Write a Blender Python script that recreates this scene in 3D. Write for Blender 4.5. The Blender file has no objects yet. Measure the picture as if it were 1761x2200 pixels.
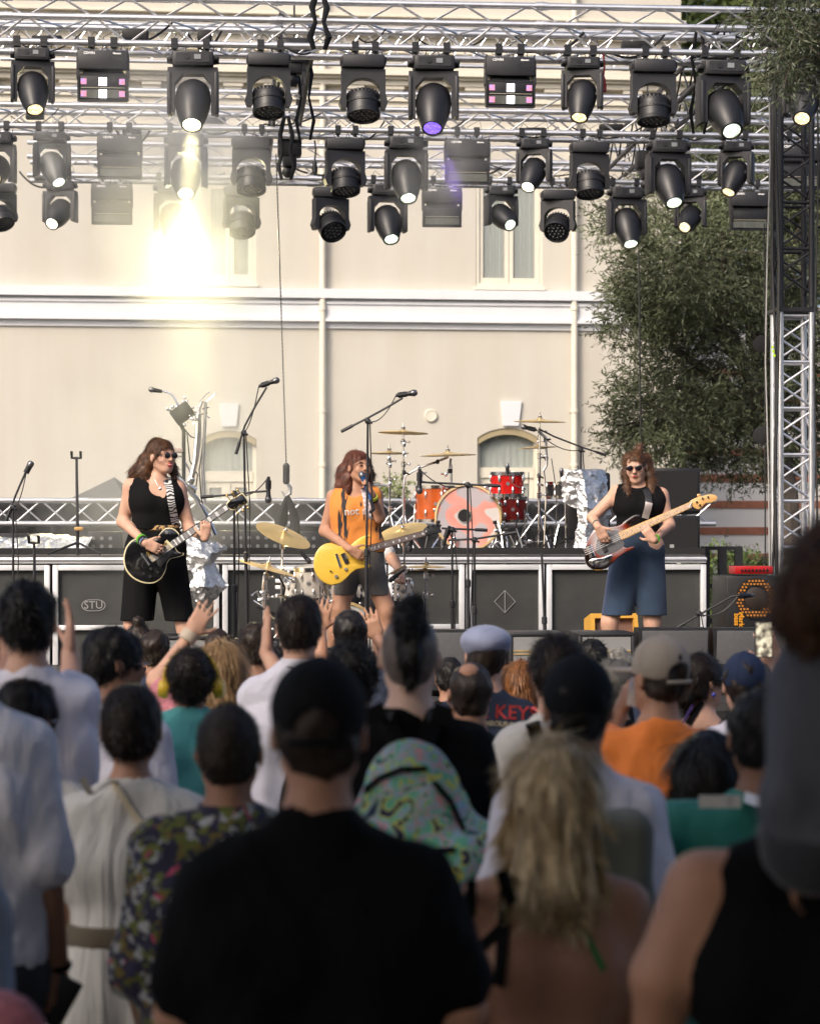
import bpy, bmesh, math, random
import numpy as np
from mathutils import Vector, Matrix, Euler
from mathutils.bvhtree import BVHTree
from mathutils.geometry import tessellate_polygon
R = math.radians
random.seed(7); RNG = np.random.default_rng(7)
SC = bpy.context.scene
COL = SC.collection
# ---------------------------------------------------------------- camera
F = 5000.0; CX, CY, HOR = 880.5, 1100.0, 1150.0; EYE = 2.0
cam = bpy.data.cameras.new('camera'); co = bpy.data.objects.new('camera', cam); COL.objects.link(co)
cam.sensor_fit = 'VERTICAL'; cam.sensor_height = 36; cam.sensor_width = 36
cam.lens = F / 2200 * 36; cam.shift_y = (HOR - CY) / 2200
cam.clip_start = .1; cam.clip_end = 500
co.location = (0, 0, EYE); co.rotation_euler = (R(90), 0, 0)
cam.dof.use_dof = True; cam.dof.focus_distance = 16.6; cam.dof.aperture_fstop = 3.6
SC.camera = co
# ---------------------------------------------------------------- sky and sun
SUN_EL, SUN_AZ = 38.0, 215.0          # azimuth clockwise from +Y: behind the camera, to its left
w = bpy.data.worlds.new('World'); SC.world = w; w.use_nodes = True
nt = w.node_tree; bg = nt.nodes['Background']; sky = nt.nodes.new('ShaderNodeTexSky')
sky.sky_type = 'NISHITA'; sky.sun_disc = False; sky.sun_elevation = R(SUN_EL); sky.sun_rotation = R(SUN_AZ)
sky.air_density = .7; sky.dust_density = 6.0; sky.ozone_density = 1.0
nt.links.new(sky.outputs[0], bg.inputs[0]); bg.inputs[1].default_value = .15
sl = bpy.data.lights.new('sun', 'SUN'); sl.energy = 1.15; sl.angle = R(14); sl.color = (1, .90, .76)
so = bpy.data.objects.new('sun', sl); COL.objects.link(so)
sdir = Vector((math.sin(R(SUN_AZ)) * math.cos(R(SUN_EL)), math.cos(R(SUN_AZ)) * math.cos(R(SUN_EL)), math.sin(R(SUN_EL))))
so.rotation_euler = sdir.to_track_quat('Z', 'Y').to_euler()
SC.view_settings.view_transform = 'Standard'; SC.view_settings.look = 'None'
SC.view_settings.exposure = .62; SC.view_settings.gamma = 1
SC.render.engine = 'CYCLES'
SC.cycles.volume_bounces = 1; SC.cycles.max_bounces = 6; SC.cycles.use_denoising = True
SC.cycles.volume_max_steps = 64; SC.cycles.volume_step_rate = 3
SC.cycles.sample_clamp_indirect = 4

# ---------------------------------------------------------------- pixel -> world at a real distance
TS = math.tan(R(4.5)); TW = math.tan(R(6))
def W(px, py, d): return Vector(((px - CX) / F * d, d, EYE - (py - HOR) / F * d))
def dd(px, d0, t=TS): return d0 / (1 - t * (px - CX) / F)
def S(px, py, d0): return W(px, py, dd(px, d0))
def WL(px, py, d0=36.0, t=TW):
    d = dd(px, d0, t); return ((px - CX) / F * d / math.cos(math.atan(t)), EYE - (py - HOR) / F * d)

# ---------------------------------------------------------------- materials
MC = {}
def mat(name, col, rough=.6, metal=0., var=.12, vscale=8., bump=0., bscale=40., spec=.5, emit=None, es=0., coat=0., sheen=0., sss=0., trans=0., alpha=1., aniso=None, col2=None):
    if name in MC: return MC[name]
    m = bpy.data.materials.new(name); m.use_nodes = True; N = m.node_tree.nodes; L = m.node_tree.links
    b = N['Principled BSDF']
    b.inputs['Roughness'].default_value = rough; b.inputs['Metallic'].default_value = metal
    b.inputs['Specular IOR Level'].default_value = spec; b.inputs['Coat Weight'].default_value = coat
    b.inputs['Sheen Weight'].default_value = sheen; b.inputs['Transmission Weight'].default_value = trans
    b.inputs['Alpha'].default_value = alpha
    if sss: b.inputs['Subsurface Weight'].default_value = sss; b.inputs['Subsurface Radius'].default_value = (.02, .008, .004); b.inputs['Subsurface Scale'].default_value = .5
    c = (*col, 1)
    if var > 0 or col2:
        tc = N.new('ShaderNodeTexCoord'); mp = N.new('ShaderNodeMapping'); L.new(tc.outputs['Object'], mp.inputs[0])
        if aniso: mp.inputs['Scale'].default_value = aniso
        n = N.new('ShaderNodeTexNoise'); n.inputs['Scale'].default_value = vscale; n.inputs['Detail'].default_value = 6
        n.inputs['Roughness'].default_value = .65
        L.new(mp.outputs[0], n.inputs['Vector'])
        r = N.new('ShaderNodeValToRGB'); L.new(n.outputs[0], r.inputs[0])
        e = r.color_ramp.elements; e[0].position = .3; e[1].position = .7
        c2 = col2 or col
        e[0].color = (*[max(0, x * (1 - var)) for x in col], 1); e[1].color = (*[min(1, x * (1 + var)) for x in c2], 1)
        L.new(r.outputs[0], b.inputs['Base Color'])
        rr = N.new('ShaderNodeMapRange'); rr.inputs['To Min'].default_value = max(.02, rough - .08); rr.inputs['To Max'].default_value = min(1, rough + .1)
        L.new(n.outputs[0], rr.inputs[0]); L.new(rr.outputs[0], b.inputs['Roughness'])
    else: b.inputs['Base Color'].default_value = c
    if bump:
        tc2 = N.new('ShaderNodeTexCoord'); n2 = N.new('ShaderNodeTexNoise'); n2.inputs['Scale'].default_value = bscale; n2.inputs['Detail'].default_value = 5
        L.new(tc2.outputs['Object'], n2.inputs['Vector'])
        bp = N.new('ShaderNodeBump'); bp.inputs['Strength'].default_value = 1; bp.inputs['Distance'].default_value = bump
        L.new(n2.outputs[0], bp.inputs['Height']); L.new(bp.outputs[0], b.inputs['Normal'])
    if emit: b.inputs['Emission Color'].default_value = (*emit, 1); b.inputs['Emission Strength'].default_value = es
    MC[name] = m; return m
def nodes(m): return m.node_tree.nodes, m.node_tree.links, m.node_tree.nodes['Principled BSDF']

M_ALU = mat('aluminium_tube', (.74, .74, .75), .34, .9, .10, 5, bump=.0006, bscale=60)
M_BLK = mat('black_plastic', (.010, .010, .012), .42, 0, .3, 12, bump=.0004, bscale=200)
M_BLK2 = mat('black_powder_coat', (.015, .015, .018), .5, 0, .25, 9, bump=.0005, bscale=150)
M_MATT = mat('matt_black_fabric', (.012, .012, .013), .9, 0, .3, 14)
M_CHROME = mat('chrome', (.85, .85, .86), .09, 1, .04, 6)
M_STEEL = mat('dull_steel', (.42, .42, .43), .35, .9, .2, 20)
M_BRASS = mat('cymbal_bronze', (.78, .56, .22), .30, .55, .14, 3, bump=.0004, bscale=90, aniso=(1, 1, 1))
M_WHITE = mat('white_print', (.8, .8, .8), .5, var=0)
M_CABLE = mat('cable_rubber', (.012, .012, .012), .5, var=0)
M_FOIL = mat('silver_foil', (.74, .74, .74), .30, .92, .12, 6, bump=.02, bscale=26)

# ---------------------------------------------------------------- objects
MW = {}
def thing(name, label, cat, loc=(0, 0, 0), rz=0., group=None):
    o = bpy.data.objects.new(name, None); COL.objects.link(o); o.empty_display_size = .1
    o.location = loc; o.rotation_euler = (0, 0, rz); o['label'] = label; o['category'] = cat
    if group: o['group'] = group
    MW[o.name] = Matrix.Translation(loc) @ Matrix.Rotation(rz, 4, 'Z'); return o
def tag(o, label, cat, group=None):
    o['label'] = label; o['category'] = cat
    if group: o['group'] = group
    return o
def finish(me, smooth=True, ang=.6):
    if smooth:
        me.shade_smooth()
        if ang: me.set_sharp_from_angle(angle=ang)
def link(name, me, m, parent=None, kind=None):
    o = bpy.data.objects.new(name, me); COL.objects.link(o)
    if m is not None:
        me.materials.clear(); me.materials.append(m)
    if parent is not None: o.parent = parent
    if kind: o['kind'] = kind
    MW[o.name] = MW[parent.name] if parent is not None else Matrix()
    return o
class MB:
    def __init__(s): s.v = []; s.f = []
    def add(s, vs, fs):
        n = len(s.v); s.v += [tuple(v) for v in vs]; s.f += [tuple(i + n for i in f) for f in fs]; return s
    def box(s, c, sz, rot=None, taper=1.):
        x, y, z = [a / 2 for a in sz]; c = Vector(c)
        P = [Vector((a * x * (taper if k > 0 else 1), b * y * (taper if k > 0 else 1), k * z)) for k in (-1, 1) for b in (-1, 1) for a in (-1, 1)]
        if rot is not None: P = [rot @ p for p in P]
        return s.add([c + p for p in P], [(0, 2, 3, 1), (4, 5, 7, 6), (0, 1, 5, 4), (2, 6, 7, 3), (0, 4, 6, 2), (1, 3, 7, 5)])
    def rbox(s, c, sz, r=.01, rot=None):            # box with chamfered edges
        bm = bmesh.new(); bmesh.ops.create_cube(bm, size=1)
        for v in bm.verts: v.co = Vector([v.co[i] * sz[i] for i in range(3)])
        bmesh.ops.bevel(bm, geom=bm.edges[:], offset=r, segments=2, affect='EDGES', profile=.5)
        c = Vector(c); bm.verts.index_update()
        vs = [c + (rot @ v.co if rot is not None else v.co) for v in bm.verts]
        fs = [[v.index for v in f.verts] for f in bm.faces]; bm.free(); return s.add(vs, fs)
    def cyl(s, a, b, r0, r1=None, n=10, caps=True):
        a = Vector(a); b = Vector(b); r1 = r0 if r1 is None else r1
        d = (b - a).normalized(); u = d.orthogonal().normalized(); v = d.cross(u)
        vs = [a + (u * math.cos(t) + v * math.sin(t)) * r0 for t in [2 * math.pi * i / n for i in range(n)]]
        vs += [b + (u * math.cos(t) + v * math.sin(t)) * r1 for t in [2 * math.pi * i / n for i in range(n)]]
        fs = [(i, (i + 1) % n, n + (i + 1) % n, n + i) for i in range(n)]
        if caps: fs += [tuple(range(n - 1, -1, -1)), tuple(range(n, 2 * n))]
        return s.add(vs, fs)
    def tube(s, pts, r, n=8, flat=1.):
        pts = [Vector(p) for p in pts]; rs = r if isinstance(r, (list, tuple)) else [r] * len(pts)
        u = None; vs = []; fs = []
        for i, p in enumerate(pts):
            d = (pts[min(i + 1, len(pts) - 1)] - pts[max(i - 1, 0)]).normalized()
            u = (d.orthogonal() if u is None else (u - d * u.dot(d))).normalized(); v = d.cross(u)
            vs += [p + (u * math.cos(t) + v * math.sin(t) * flat) * rs[i] for t in [2 * math.pi * k / n for k in range(n)]]
        for i in range(len(pts) - 1):
            for k in range(n): fs.append((i * n + k, i * n + (k + 1) % n, (i + 1) * n + (k + 1) % n, (i + 1) * n + k))
        fs += [tuple(range(n - 1, -1, -1)), tuple(range((len(pts) - 1) * n, len(pts) * n))]
        return s.add(vs, fs)
    def lathe(s, prof, o, axis, n=24, start=0., cap=True):      # prof: (radius, height along axis)
        o = Vector(o); d = Vector(axis).normalized(); u = d.orthogonal().normalized(); v = d.cross(u); vs = []; fs = []
        for r, h in prof: vs += [o + d * h + (u * math.cos(t) + v * math.sin(t)) * r for t in [2 * math.pi * k / n for k in range(n)]]
        for i in range(len(prof) - 1):
            for k in range(n): fs.append((i * n + k, i * n + (k + 1) % n, (i + 1) * n + (k + 1) % n, (i + 1) * n + k))
        if cap: fs += [tuple(range(n - 1, -1, -1)), tuple(range((len(prof) - 1) * n, len(prof) * n))]
        return s.add(vs, fs)
    def prism(s, poly, t, M, holes=()):            # polygon in local xy, thickness t along local z, placed by M
        loops = [[Vector((p[0], p[1], 0)) for p in q] for q in [poly, *holes]]
        tris = tessellate_polygon(loops); flat = [p for q in loops for p in q]; n = len(flat)
        vs = [M @ (p + Vector((0, 0, t / 2))) for p in flat] + [M @ (p - Vector((0, 0, t / 2))) for p in flat]
        fs = []
        for a, b, c in tris:
            if (flat[b] - flat[a]).cross(flat[c] - flat[a]).z < 0: b, c = c, b
            fs += [(a, b, c), (n + a, n + c, n + b)]
        k = 0
        for q in loops:
            m = len(q); area = sum(q[i].x * q[(i + 1) % m].y - q[(i + 1) % m].x * q[i].y for i in range(m))
            hole = k > 0
            for i in range(m):
                a, b = k + i, k + (i + 1) % m
                fs.append((a, n + a, n + b, b) if ((area > 0) != hole) else (b, n + b, n + a, a))
            k += m
        return s.add(vs, fs)
    def sphere(s, c, r, n=10, sc=(1, 1, 1), rot=None):
        c = Vector(c); vs = [Vector((0, 0, r * sc[2]))]; fs = []; m = max(4, n // 2 + 1)
        for i in range(1, m):
            a = math.pi * i / m
            for k in range(n): vs.append(Vector((r * sc[0] * math.sin(a) * math.cos(2 * math.pi * k / n), r * sc[1] * math.sin(a) * math.sin(2 * math.pi * k / n), r * sc[2] * math.cos(a))))
        vs.append(Vector((0, 0, -r * sc[2])))
        for k in range(n): fs.append((0, 1 + k, 1 + (k + 1) % n)); fs.append((len(vs) - 1, len(vs) - 1 - n + (k + 1) % n, len(vs) - 1 - n + k))
        for i in range(m - 2):
            for k in range(n): a = 1 + i * n + k; b = 1 + i * n + (k + 1) % n; fs.append((a, a + n, b + n, b))
        return s.add([c + (rot @ v if rot is not None else v) for v in vs], fs)
    def mesh(s, name, smooth=True, ang=.6, inv=None):
        me = bpy.data.meshes.new(name)
        vs = s.v if inv is None else [inv @ Vector(v) for v in s.v]
        me.from_pydata([tuple(v) for v in vs], [], s.f); me.update(); finish(me, smooth, ang); return me
    def build(s, name, m, parent=None, world=False, smooth=True, ang=.6, kind=None):
        inv = MW[parent.name].inverted() if (world and parent is not None) else None
        return link(name, s.mesh(name, smooth, ang, inv), m, parent, kind)
def npmesh(name, V, Q, smooth=True, ang=None):       # V (n,3) float, Q (m,k) int, all faces with k corners
    me = bpy.data.meshes.new(name); k = Q.shape[1]
    me.vertices.add(len(V)); me.vertices.foreach_set('co', V.astype(np.float32).ravel())
    me.loops.add(Q.size); me.loops.foreach_set('vertex_index', Q.astype(np.int32).ravel())
    me.polygons.add(len(Q)); me.polygons.foreach_set('loop_start', (np.arange(len(Q)) * k).astype(np.int32))
    me.update(calc_edges=True); finish(me, smooth, ang); return me
def structure(o): o['kind'] = 'structure'; return o
def copy_tree(o, parent=None):
    c = o.copy(); COL.objects.link(c); c.parent = parent; MW[c.name] = MW[o.name]
    for ch in list(o.children): copy_tree(ch, c)
    return c
def text_mesh(txt, size, extrude=.002, spacing=1., bold=0.):
    cu = bpy.data.curves.new('lettering', 'FONT'); cu.body = txt; cu.size = size; cu.extrude = extrude; cu.align_x = 'CENTER'; cu.align_y = 'CENTER'
    cu.space_character = spacing; cu.offset = bold; cu.resolution_u = 3
    o = bpy.data.objects.new('lettering', cu); COL.objects.link(o)
    dg = bpy.context.evaluated_depsgraph_get(); me = bpy.data.meshes.new_from_object(o.evaluated_get(dg))
    bpy.data.objects.remove(o); bpy.data.curves.remove(cu); return me
def place_text(me, M, m, parent, name='lettering'):
    me.transform(M); return link(name, me, m, parent)
def catenary(a, b, sag, n=12):
    a = Vector(a); b = Vector(b)
    return [a.lerp(b, t) + Vector((0, 0, -sag * 4 * t * (1 - t))) for t in [i / n for i in range(n + 1)]]
RX90 = Matrix.Rotation(R(90), 4, 'X')      # local xy drawing -> upright, facing -Y

# ---------------------------------------------------------------- implicit surfaces for bodies, clothes, hair
def vnoise(P, sc, seed=0, oct=3):
    r = np.random.default_rng(seed); out = 0; a = 1.
    for o in range(oct):
        for k in range(3):
            d = r.normal(size=3); d /= np.linalg.norm(d); ph = r.uniform(0, 6.28)
            out = out + a / 3 * np.sin((P @ d) * sc * 6.283 + ph + 1.7 * np.sin((P @ np.roll(d, 1)) * sc * 3.1 + ph * 2))
        sc *= 2.03; a *= .5
    return out
class SDF:
    def __init__(s, lo, hi, h):
        s.h = h; s.o = np.array(lo, float); s.n = np.ceil((np.array(hi, float) - s.o) / h).astype(int) + 1
        s.f = np.full(tuple(s.n), .3, np.float32)
    def reg(s, lo, hi, pad):
        i0 = np.clip(np.floor((np.array(lo) - pad - s.o) / s.h).astype(int), 0, s.n - 1); i1 = np.clip(np.ceil((np.array(hi) + pad - s.o) / s.h).astype(int) + 1, 1, s.n)
        sl = tuple(slice(a, b) for a, b in zip(i0, i1))
        ax = [s.o[k] + s.h * np.arange(i0[k], i1[k]) for k in range(3)]
        X, Y, Z = np.meshgrid(*ax, indexing='ij'); return sl, np.stack([X, Y, Z], -1)
    def comb(s, sl, d, k, op):
        a = s.f[sl]
        if op == 'u':
            m = np.minimum(a, d)
            if k > 0: hh = np.maximum(k - np.abs(a - d), 0) / k; m = m - hh * hh * k * .25
        elif op == 's':
            d = -d; m = np.maximum(a, d)
            if k > 0: hh = np.maximum(k - np.abs(a - d), 0) / k; m = m + hh * hh * k * .25
        else: m = np.maximum(a, d)
        s.f[sl] = m
    def cone(s, a, b, ra, rb=None, k=.02, flat=None, q=1., op='u', off=0.):
        a = np.array(a, float); b = np.array(b, float); rb = ra if rb is None else rb; ra = ra + off; rb = rb + off
        rm = max(ra, rb, max(ra, rb) * q); sl, P = s.reg(np.minimum(a, b) - rm, np.maximum(a, b) + rm, k + 3 * s.h)
        if P.size == 0: return s
        ab = b - a; L = max(ab @ ab, 1e-9); t = np.clip(((P - a) @ ab) / L, 0, 1)[..., None]
        v = P - (a + t * ab); g = 1.
        if flat is not None:
            n = np.array(flat, float); n /= np.linalg.norm(n); v = v + n * ((v @ n) * (1 / q - 1))[..., None]; g = min(1, q)
        d = (np.linalg.norm(v, axis=-1) - (ra + (rb - ra) * t[..., 0])) * (g if g == 1 else (.5 + g / 2))
        s.comb(sl, d.astype(np.float32), k, op); return s
    def ell(s, c, r, M=None, k=.02, op='u', off=0.):
        c = np.array(c, float); r = np.array(r, float) + off; m = r.max()
        sl, P = s.reg(c - m, c + m, k + 3 * s.h)
        if P.size == 0: return s
        p = P - c
        if M is not None: p = p @ np.array(M, float)        # columns of M are the axes
        p0 = p / r; k0 = np.linalg.norm(p0, axis=-1); k1 = np.linalg.norm(p0 / r, axis=-1) + 1e-9
        s.comb(sl, (k0 * (k0 - 1) / k1).astype(np.float32), k, op); return s
    def box(s, c, hs, M=None, rd=.01, k=.01, op='u'):
        c = np.array(c, float); hs = np.array(hs, float); m = np.linalg.norm(hs)
        sl, P = s.reg(c - m, c + m, k + 3 * s.h); p = P - c
        if M is not None: p = p @ np.array(M, float)
        q = np.abs(p) - (hs - rd); d = np.linalg.norm(np.maximum(q, 0), axis=-1) + np.minimum(q.max(-1), 0) - rd
        s.comb(sl, d.astype(np.float32), k, op); return s
    def plane(s, p, n):                                       # keep the side n points away from
        n = np.array(n, float); n /= np.linalg.norm(n); p = np.array(p, float)
        ax = [(s.o[k] + s.h * np.arange(s.n[k]) - p[k]) * n[k] for k in range(3)]
        d = ax[0][:, None, None] + ax[1][None, :, None] + ax[2][None, None, :]
        s.f = np.maximum(s.f, d.astype(np.float32)); return s
    def noise(s, amp, sc, seed=0, oct=2, stretch=(1, 1, 1)):
        ii = np.nonzero(np.abs(s.f) < amp * 2 + 2 * s.h)
        P = s.o + np.stack(ii, -1) * s.h
        s.f[ii] += (amp * vnoise(P * np.array(stretch), sc, seed, oct)).astype(np.float32); return s
    def nets(s):
        f = s.f; f[0] = f[-1] = .1; f[:, 0] = f[:, -1] = .1; f[:, :, 0] = f[:, :, -1] = .1
        g = f < 0; nx, ny, nz = np.array(f.shape) - 1
        cnt = np.zeros((nx, ny, nz), np.uint8)
        for a in (0, 1):
            for b in (0, 1):
                for c in (0, 1): cnt += g[a:a + nx, b:b + ny, c:c + nz]
        act = (cnt > 0) & (cnt < 8); idx = np.full((nx, ny, nz), -1, np.int64); I = np.stack(np.nonzero(act), -1)
        idx[act] = np.arange(len(I)); V = np.zeros((len(I), 3)); C = np.zeros(len(I))
        cr = {}
        for a in (0, 1):
            for b in (0, 1):
                for c in (0, 1): cr[a, b, c] = f[I[:, 0] + a, I[:, 1] + b, I[:, 2] + c].astype(float)
        for p in cr:
            for ax in range(3):
                if p[ax]: continue
                q = list(p); q[ax] = 1; A = cr[p]; B = cr[tuple(q)]; m = (A < 0) != (B < 0)
                t = np.where(m, A / np.where(m, A - B, 1), 0); e = np.array(p, float)[None].repeat(len(I), 0); e[:, ax] += t
                V[m] += e[m]; C[m] += 1
        V = s.o + (I + V / C[:, None]) * s.h; Q = []
        for ax in range(3):
            sa = [slice(None)] * 3; sb = [slice(None)] * 3; sa[ax] = slice(0, -1); sb[ax] = slice(1, None)
            m = g[tuple(sa)] != g[tuple(sb)]; E = np.stack(np.nonzero(m), -1); o1, o2 = [(1, 2), (2, 0), (0, 1)][ax]
            E = E[(E[:, o1] > 0) & (E[:, o2] > 0)]
            E = E[(E[:, o1] < (f.shape[o1] - 1)) & (E[:, o2] < (f.shape[o2] - 1))]
            if not len(E): continue
            def cell(da, db):
                e = E.copy(); e[:, o1] -= da; e[:, o2] -= db; return idx[e[:, 0], e[:, 1], e[:, 2]]
            q = np.stack([cell(1, 1), cell(0, 1), cell(0, 0), cell(1, 0)], -1)
            inside = g[E[:, 0], E[:, 1], E[:, 2]]; q[~inside] = q[~inside][:, ::-1]; Q.append(q)
        Q = np.concatenate(Q); Q = Q[(Q >= 0).all(1)]; return V, Q
    def mesh(s, name, m, parent, smooth_it=0):
        V, Q = s.nets()
        for _ in range(smooth_it):
            A = np.zeros_like(V); c = np.zeros(len(V))
            for i in range(4):
                j = (i + 1) % 4; np.add.at(A, Q[:, i], V[Q[:, j]]); np.add.at(A, Q[:, j], V[Q[:, i]]); np.add.at(c, Q[:, i], 1); np.add.at(c, Q[:, j], 1)
            V = V * .5 + .5 * A / c[:, None]
        if parent is not None:
            Mi = np.array(MW[parent.name].inverted()); V = V @ Mi[:3, :3].T + Mi[:3, 3]
        o = link(name, npmesh(name, V, Q), m, parent); return o
# ================================================================ THE SETTING
FLOOR = .98                                    # stage floor height
m_ground = mat('asphalt_ground', (.06, .058, .055), .9, var=.3, vscale=3, bump=.004, bscale=80)
g = MB(); g.box((0, 60, -.05), (240, 300, .1)); structure(g.build('ground', m_ground, smooth=False))
YAW = R(4.5)
MS = Matrix.Translation((0, 16, 0)) @ Matrix.Rotation(YAW, 4, 'Z')       # stage frame
stage = thing('stage', 'black festival stage platform the band stands on', 'stage', (0, 16, 0), YAW)
m_deck = mat('stage_ply', (.035, .033, .032), .55, var=.35, vscale=2.2, bump=.001, bscale=30)
k = 0
for i in range(-6, 7):
    for j in range(6):
        g = MB(); g.box((i * 1.0, -1.1 + j * 1.6, FLOOR - .05), (.994, 1.594, .1))
        if i == -6 and j == 0: deck0 = g.build('deck_panel', m_deck, stage, smooth=False)
        else:
            o = deck0.copy(); COL.objects.link(o); o.parent = stage; o.location = ((i + 6) * 1.0, j * 1.6, 0)
g = MB(); g.box((0, -1.93, FLOOR / 2 - .02), (13.2, .05, FLOOR - .06)); g.build('front_skirt', M_MATT, stage, smooth=False)
g = MB()
for i in range(-6, 8, 2):
    for y in (-1.7, 1.5, 4.5, 7.5): g.cyl((i - .5, y, 0), (i - .5, y, FLOOR - .1), .03)
g.build('stage_legs', M_STEEL, stage)

# ---------------------------------------------------------------- hotel facade
m_wall = mat('cream_render', (.535, .51, .45), .85, var=.04, vscale=.5, bump=.0015, bscale=30)
N_, L_, b_ = nodes(m_wall)                      # faint weathering streaks
tc = N_.new('ShaderNodeTexCoord'); mp = N_.new('ShaderNodeMapping'); mp.inputs['Scale'].default_value = (.9, .9, .12); L_.new(tc.outputs['Object'], mp.inputs[0])
nz = N_.new('ShaderNodeTexNoise'); nz.inputs['Scale'].default_value = 2.2; nz.inputs['Detail'].default_value = 8; L_.new(mp.outputs[0], nz.inputs[0])
mx = N_.new('ShaderNodeMix'); mx.data_type = 'RGBA'; mx.blend_type = 'MULTIPLY'; mx.inputs[0].default_value = 1
rp = N_.new('ShaderNodeValToRGB'); rp.color_ramp.elements[0].position = .3; rp.color_ramp.elements[0].color = (.93, .915, .89, 1); rp.color_ramp.elements[1].position = .6; rp.color_ramp.elements[1].color = (1, 1, 1, 1)
L_.new(nz.outputs[0], rp.inputs[0]); src = b_.inputs['Base Color'].links[0].from_socket
L_.new(src, mx.inputs[6]); L_.new(rp.outputs[0], mx.inputs[7]); L_.new(mx.outputs[2], b_.inputs['Base Color'])
m_mould = mat('white_moulding', (.66, .67, .69), .7, var=.05, vscale=2, bump=.001, bscale=40)
m_wfr = mat('cream_window_paint', (.66, .62, .52), .5, var=.05, vscale=3)
m_curt = mat('grey_green_curtain', (.16, .20, .155), .85, var=.15, vscale=4, aniso=(1, 1, .1))
m_arch = mat('ochre_reveal', (.34, .28, .17), .8, var=.1)
m_glass = mat('window_glass', (.9, .95, .93), .03, var=0, trans=.0, alpha=.16, spec=.8)
WY = R(6)
bld = thing('hotel_building', 'cream hotel facade with white string courses and tall curtained windows', 'building', (0, 36, 0), WY)
def wl(px, py): return WL(px, py)
def pane_rect(x0, x1, z0, z1, parent, y=.12):
    g = MB(); g.box(((x0 + x1) / 2, y, (z0 + z1) / 2), (x1 - x0, .012, z1 - z0)); return g.build('pane', m_glass, parent, smooth=False)
def curtain(x0, x1, z0, z1, parent, y=.2, arch=0):
    g = MB(); n = 60; vs = []; fs = []
    for i in range(n + 1):
        x = x0 + (x1 - x0) * i / n; yy = y + .022 * math.sin(i * .9) + .014 * math.sin(i * 2.3 + 1) + .01 * math.sin(i * .37)
        for z in (z0, z1): vs.append((x, yy, z))
    for i in range(n): fs.append((2 * i, 2 * i + 2, 2 * i + 3, 2 * i + 1))
    g.add(vs, fs); return g.build('curtain', m_curt, parent, ang=None)
def frame_bar(g, x0, x1, z0, z1, y=.09, d=.06): g.box(((x0 + x1) / 2, y, (z0 + z1) / 2), (x1 - x0, d, z1 - z0))
def rect_window(px0, px1, py0, py1):
    x0, z1 = wl(px0, py0); x1, z0 = wl(px1, py1); wd = x1 - x0
    g = MB(); t = .05; c = (x0 + x1) / 2
    frame_bar(g, x0, x0 + t, z0, z1, .05, .07); frame_bar(g, x1 - t, x1, z0, z1, .05, .07); frame_bar(g, x0 + t, x1 - t, z0, z0 + t, .05, .07); frame_bar(g, x0 + t, x1 - t, z1 - t, z1, .05, .07)
    f = g.build('window', m_wfr, bld, smooth=False)
    for a, b in ((x0 + t + .004, c - .004), (c + .004, x1 - t - .004)):
        g = MB(); s = .062; frame_bar(g, a, a + s, z0 + t + .003, z1 - t - .003, .075, .05); frame_bar(g, b - s, b, z0 + t + .003, z1 - t - .003, .075, .05)
        frame_bar(g, a + s, b - s, z0 + t + .003, z0 + t + .09, .075, .05); frame_bar(g, a + s, b - s, z1 - t - .09, z1 - t - .003, .075, .05)
        g.build('sash', m_wfr, f, smooth=False); pane_rect(a + s, b - s, z0 + t + .09, z1 - t - .09, f, .08); curtain(a + s - .03, b - s + .03, z0 + t, z1 - t, f, .2)
    g = MB(); g.box((c, .0, z0 - .03), (wd + .06, .14, .05)); g.build('sill', m_wfr, f, smooth=False)
    g = MB(); g.box((c, .5, (z0 + z1) / 2), (wd + .2, .02, z1 - z0 + .2)); g.build('room_shade', M_MATT, f, smooth=False)
    return [(x0, z0), (x1, z0), (x1, z1), (x0, z1)]
def arch_pts(x0, x1, zs, rise, n=14):
    wd = (x1 - x0) / 2; r = (wd * wd + rise * rise) / (2 * rise); cx = (x0 + x1) / 2; cz = zs + rise - r; a = math.asin(wd / r)
    return [(cx + r * math.sin(t), cz + r * math.cos(t)) for t in [a - 2 * a * i / n for i in range(n + 1)]]
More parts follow.
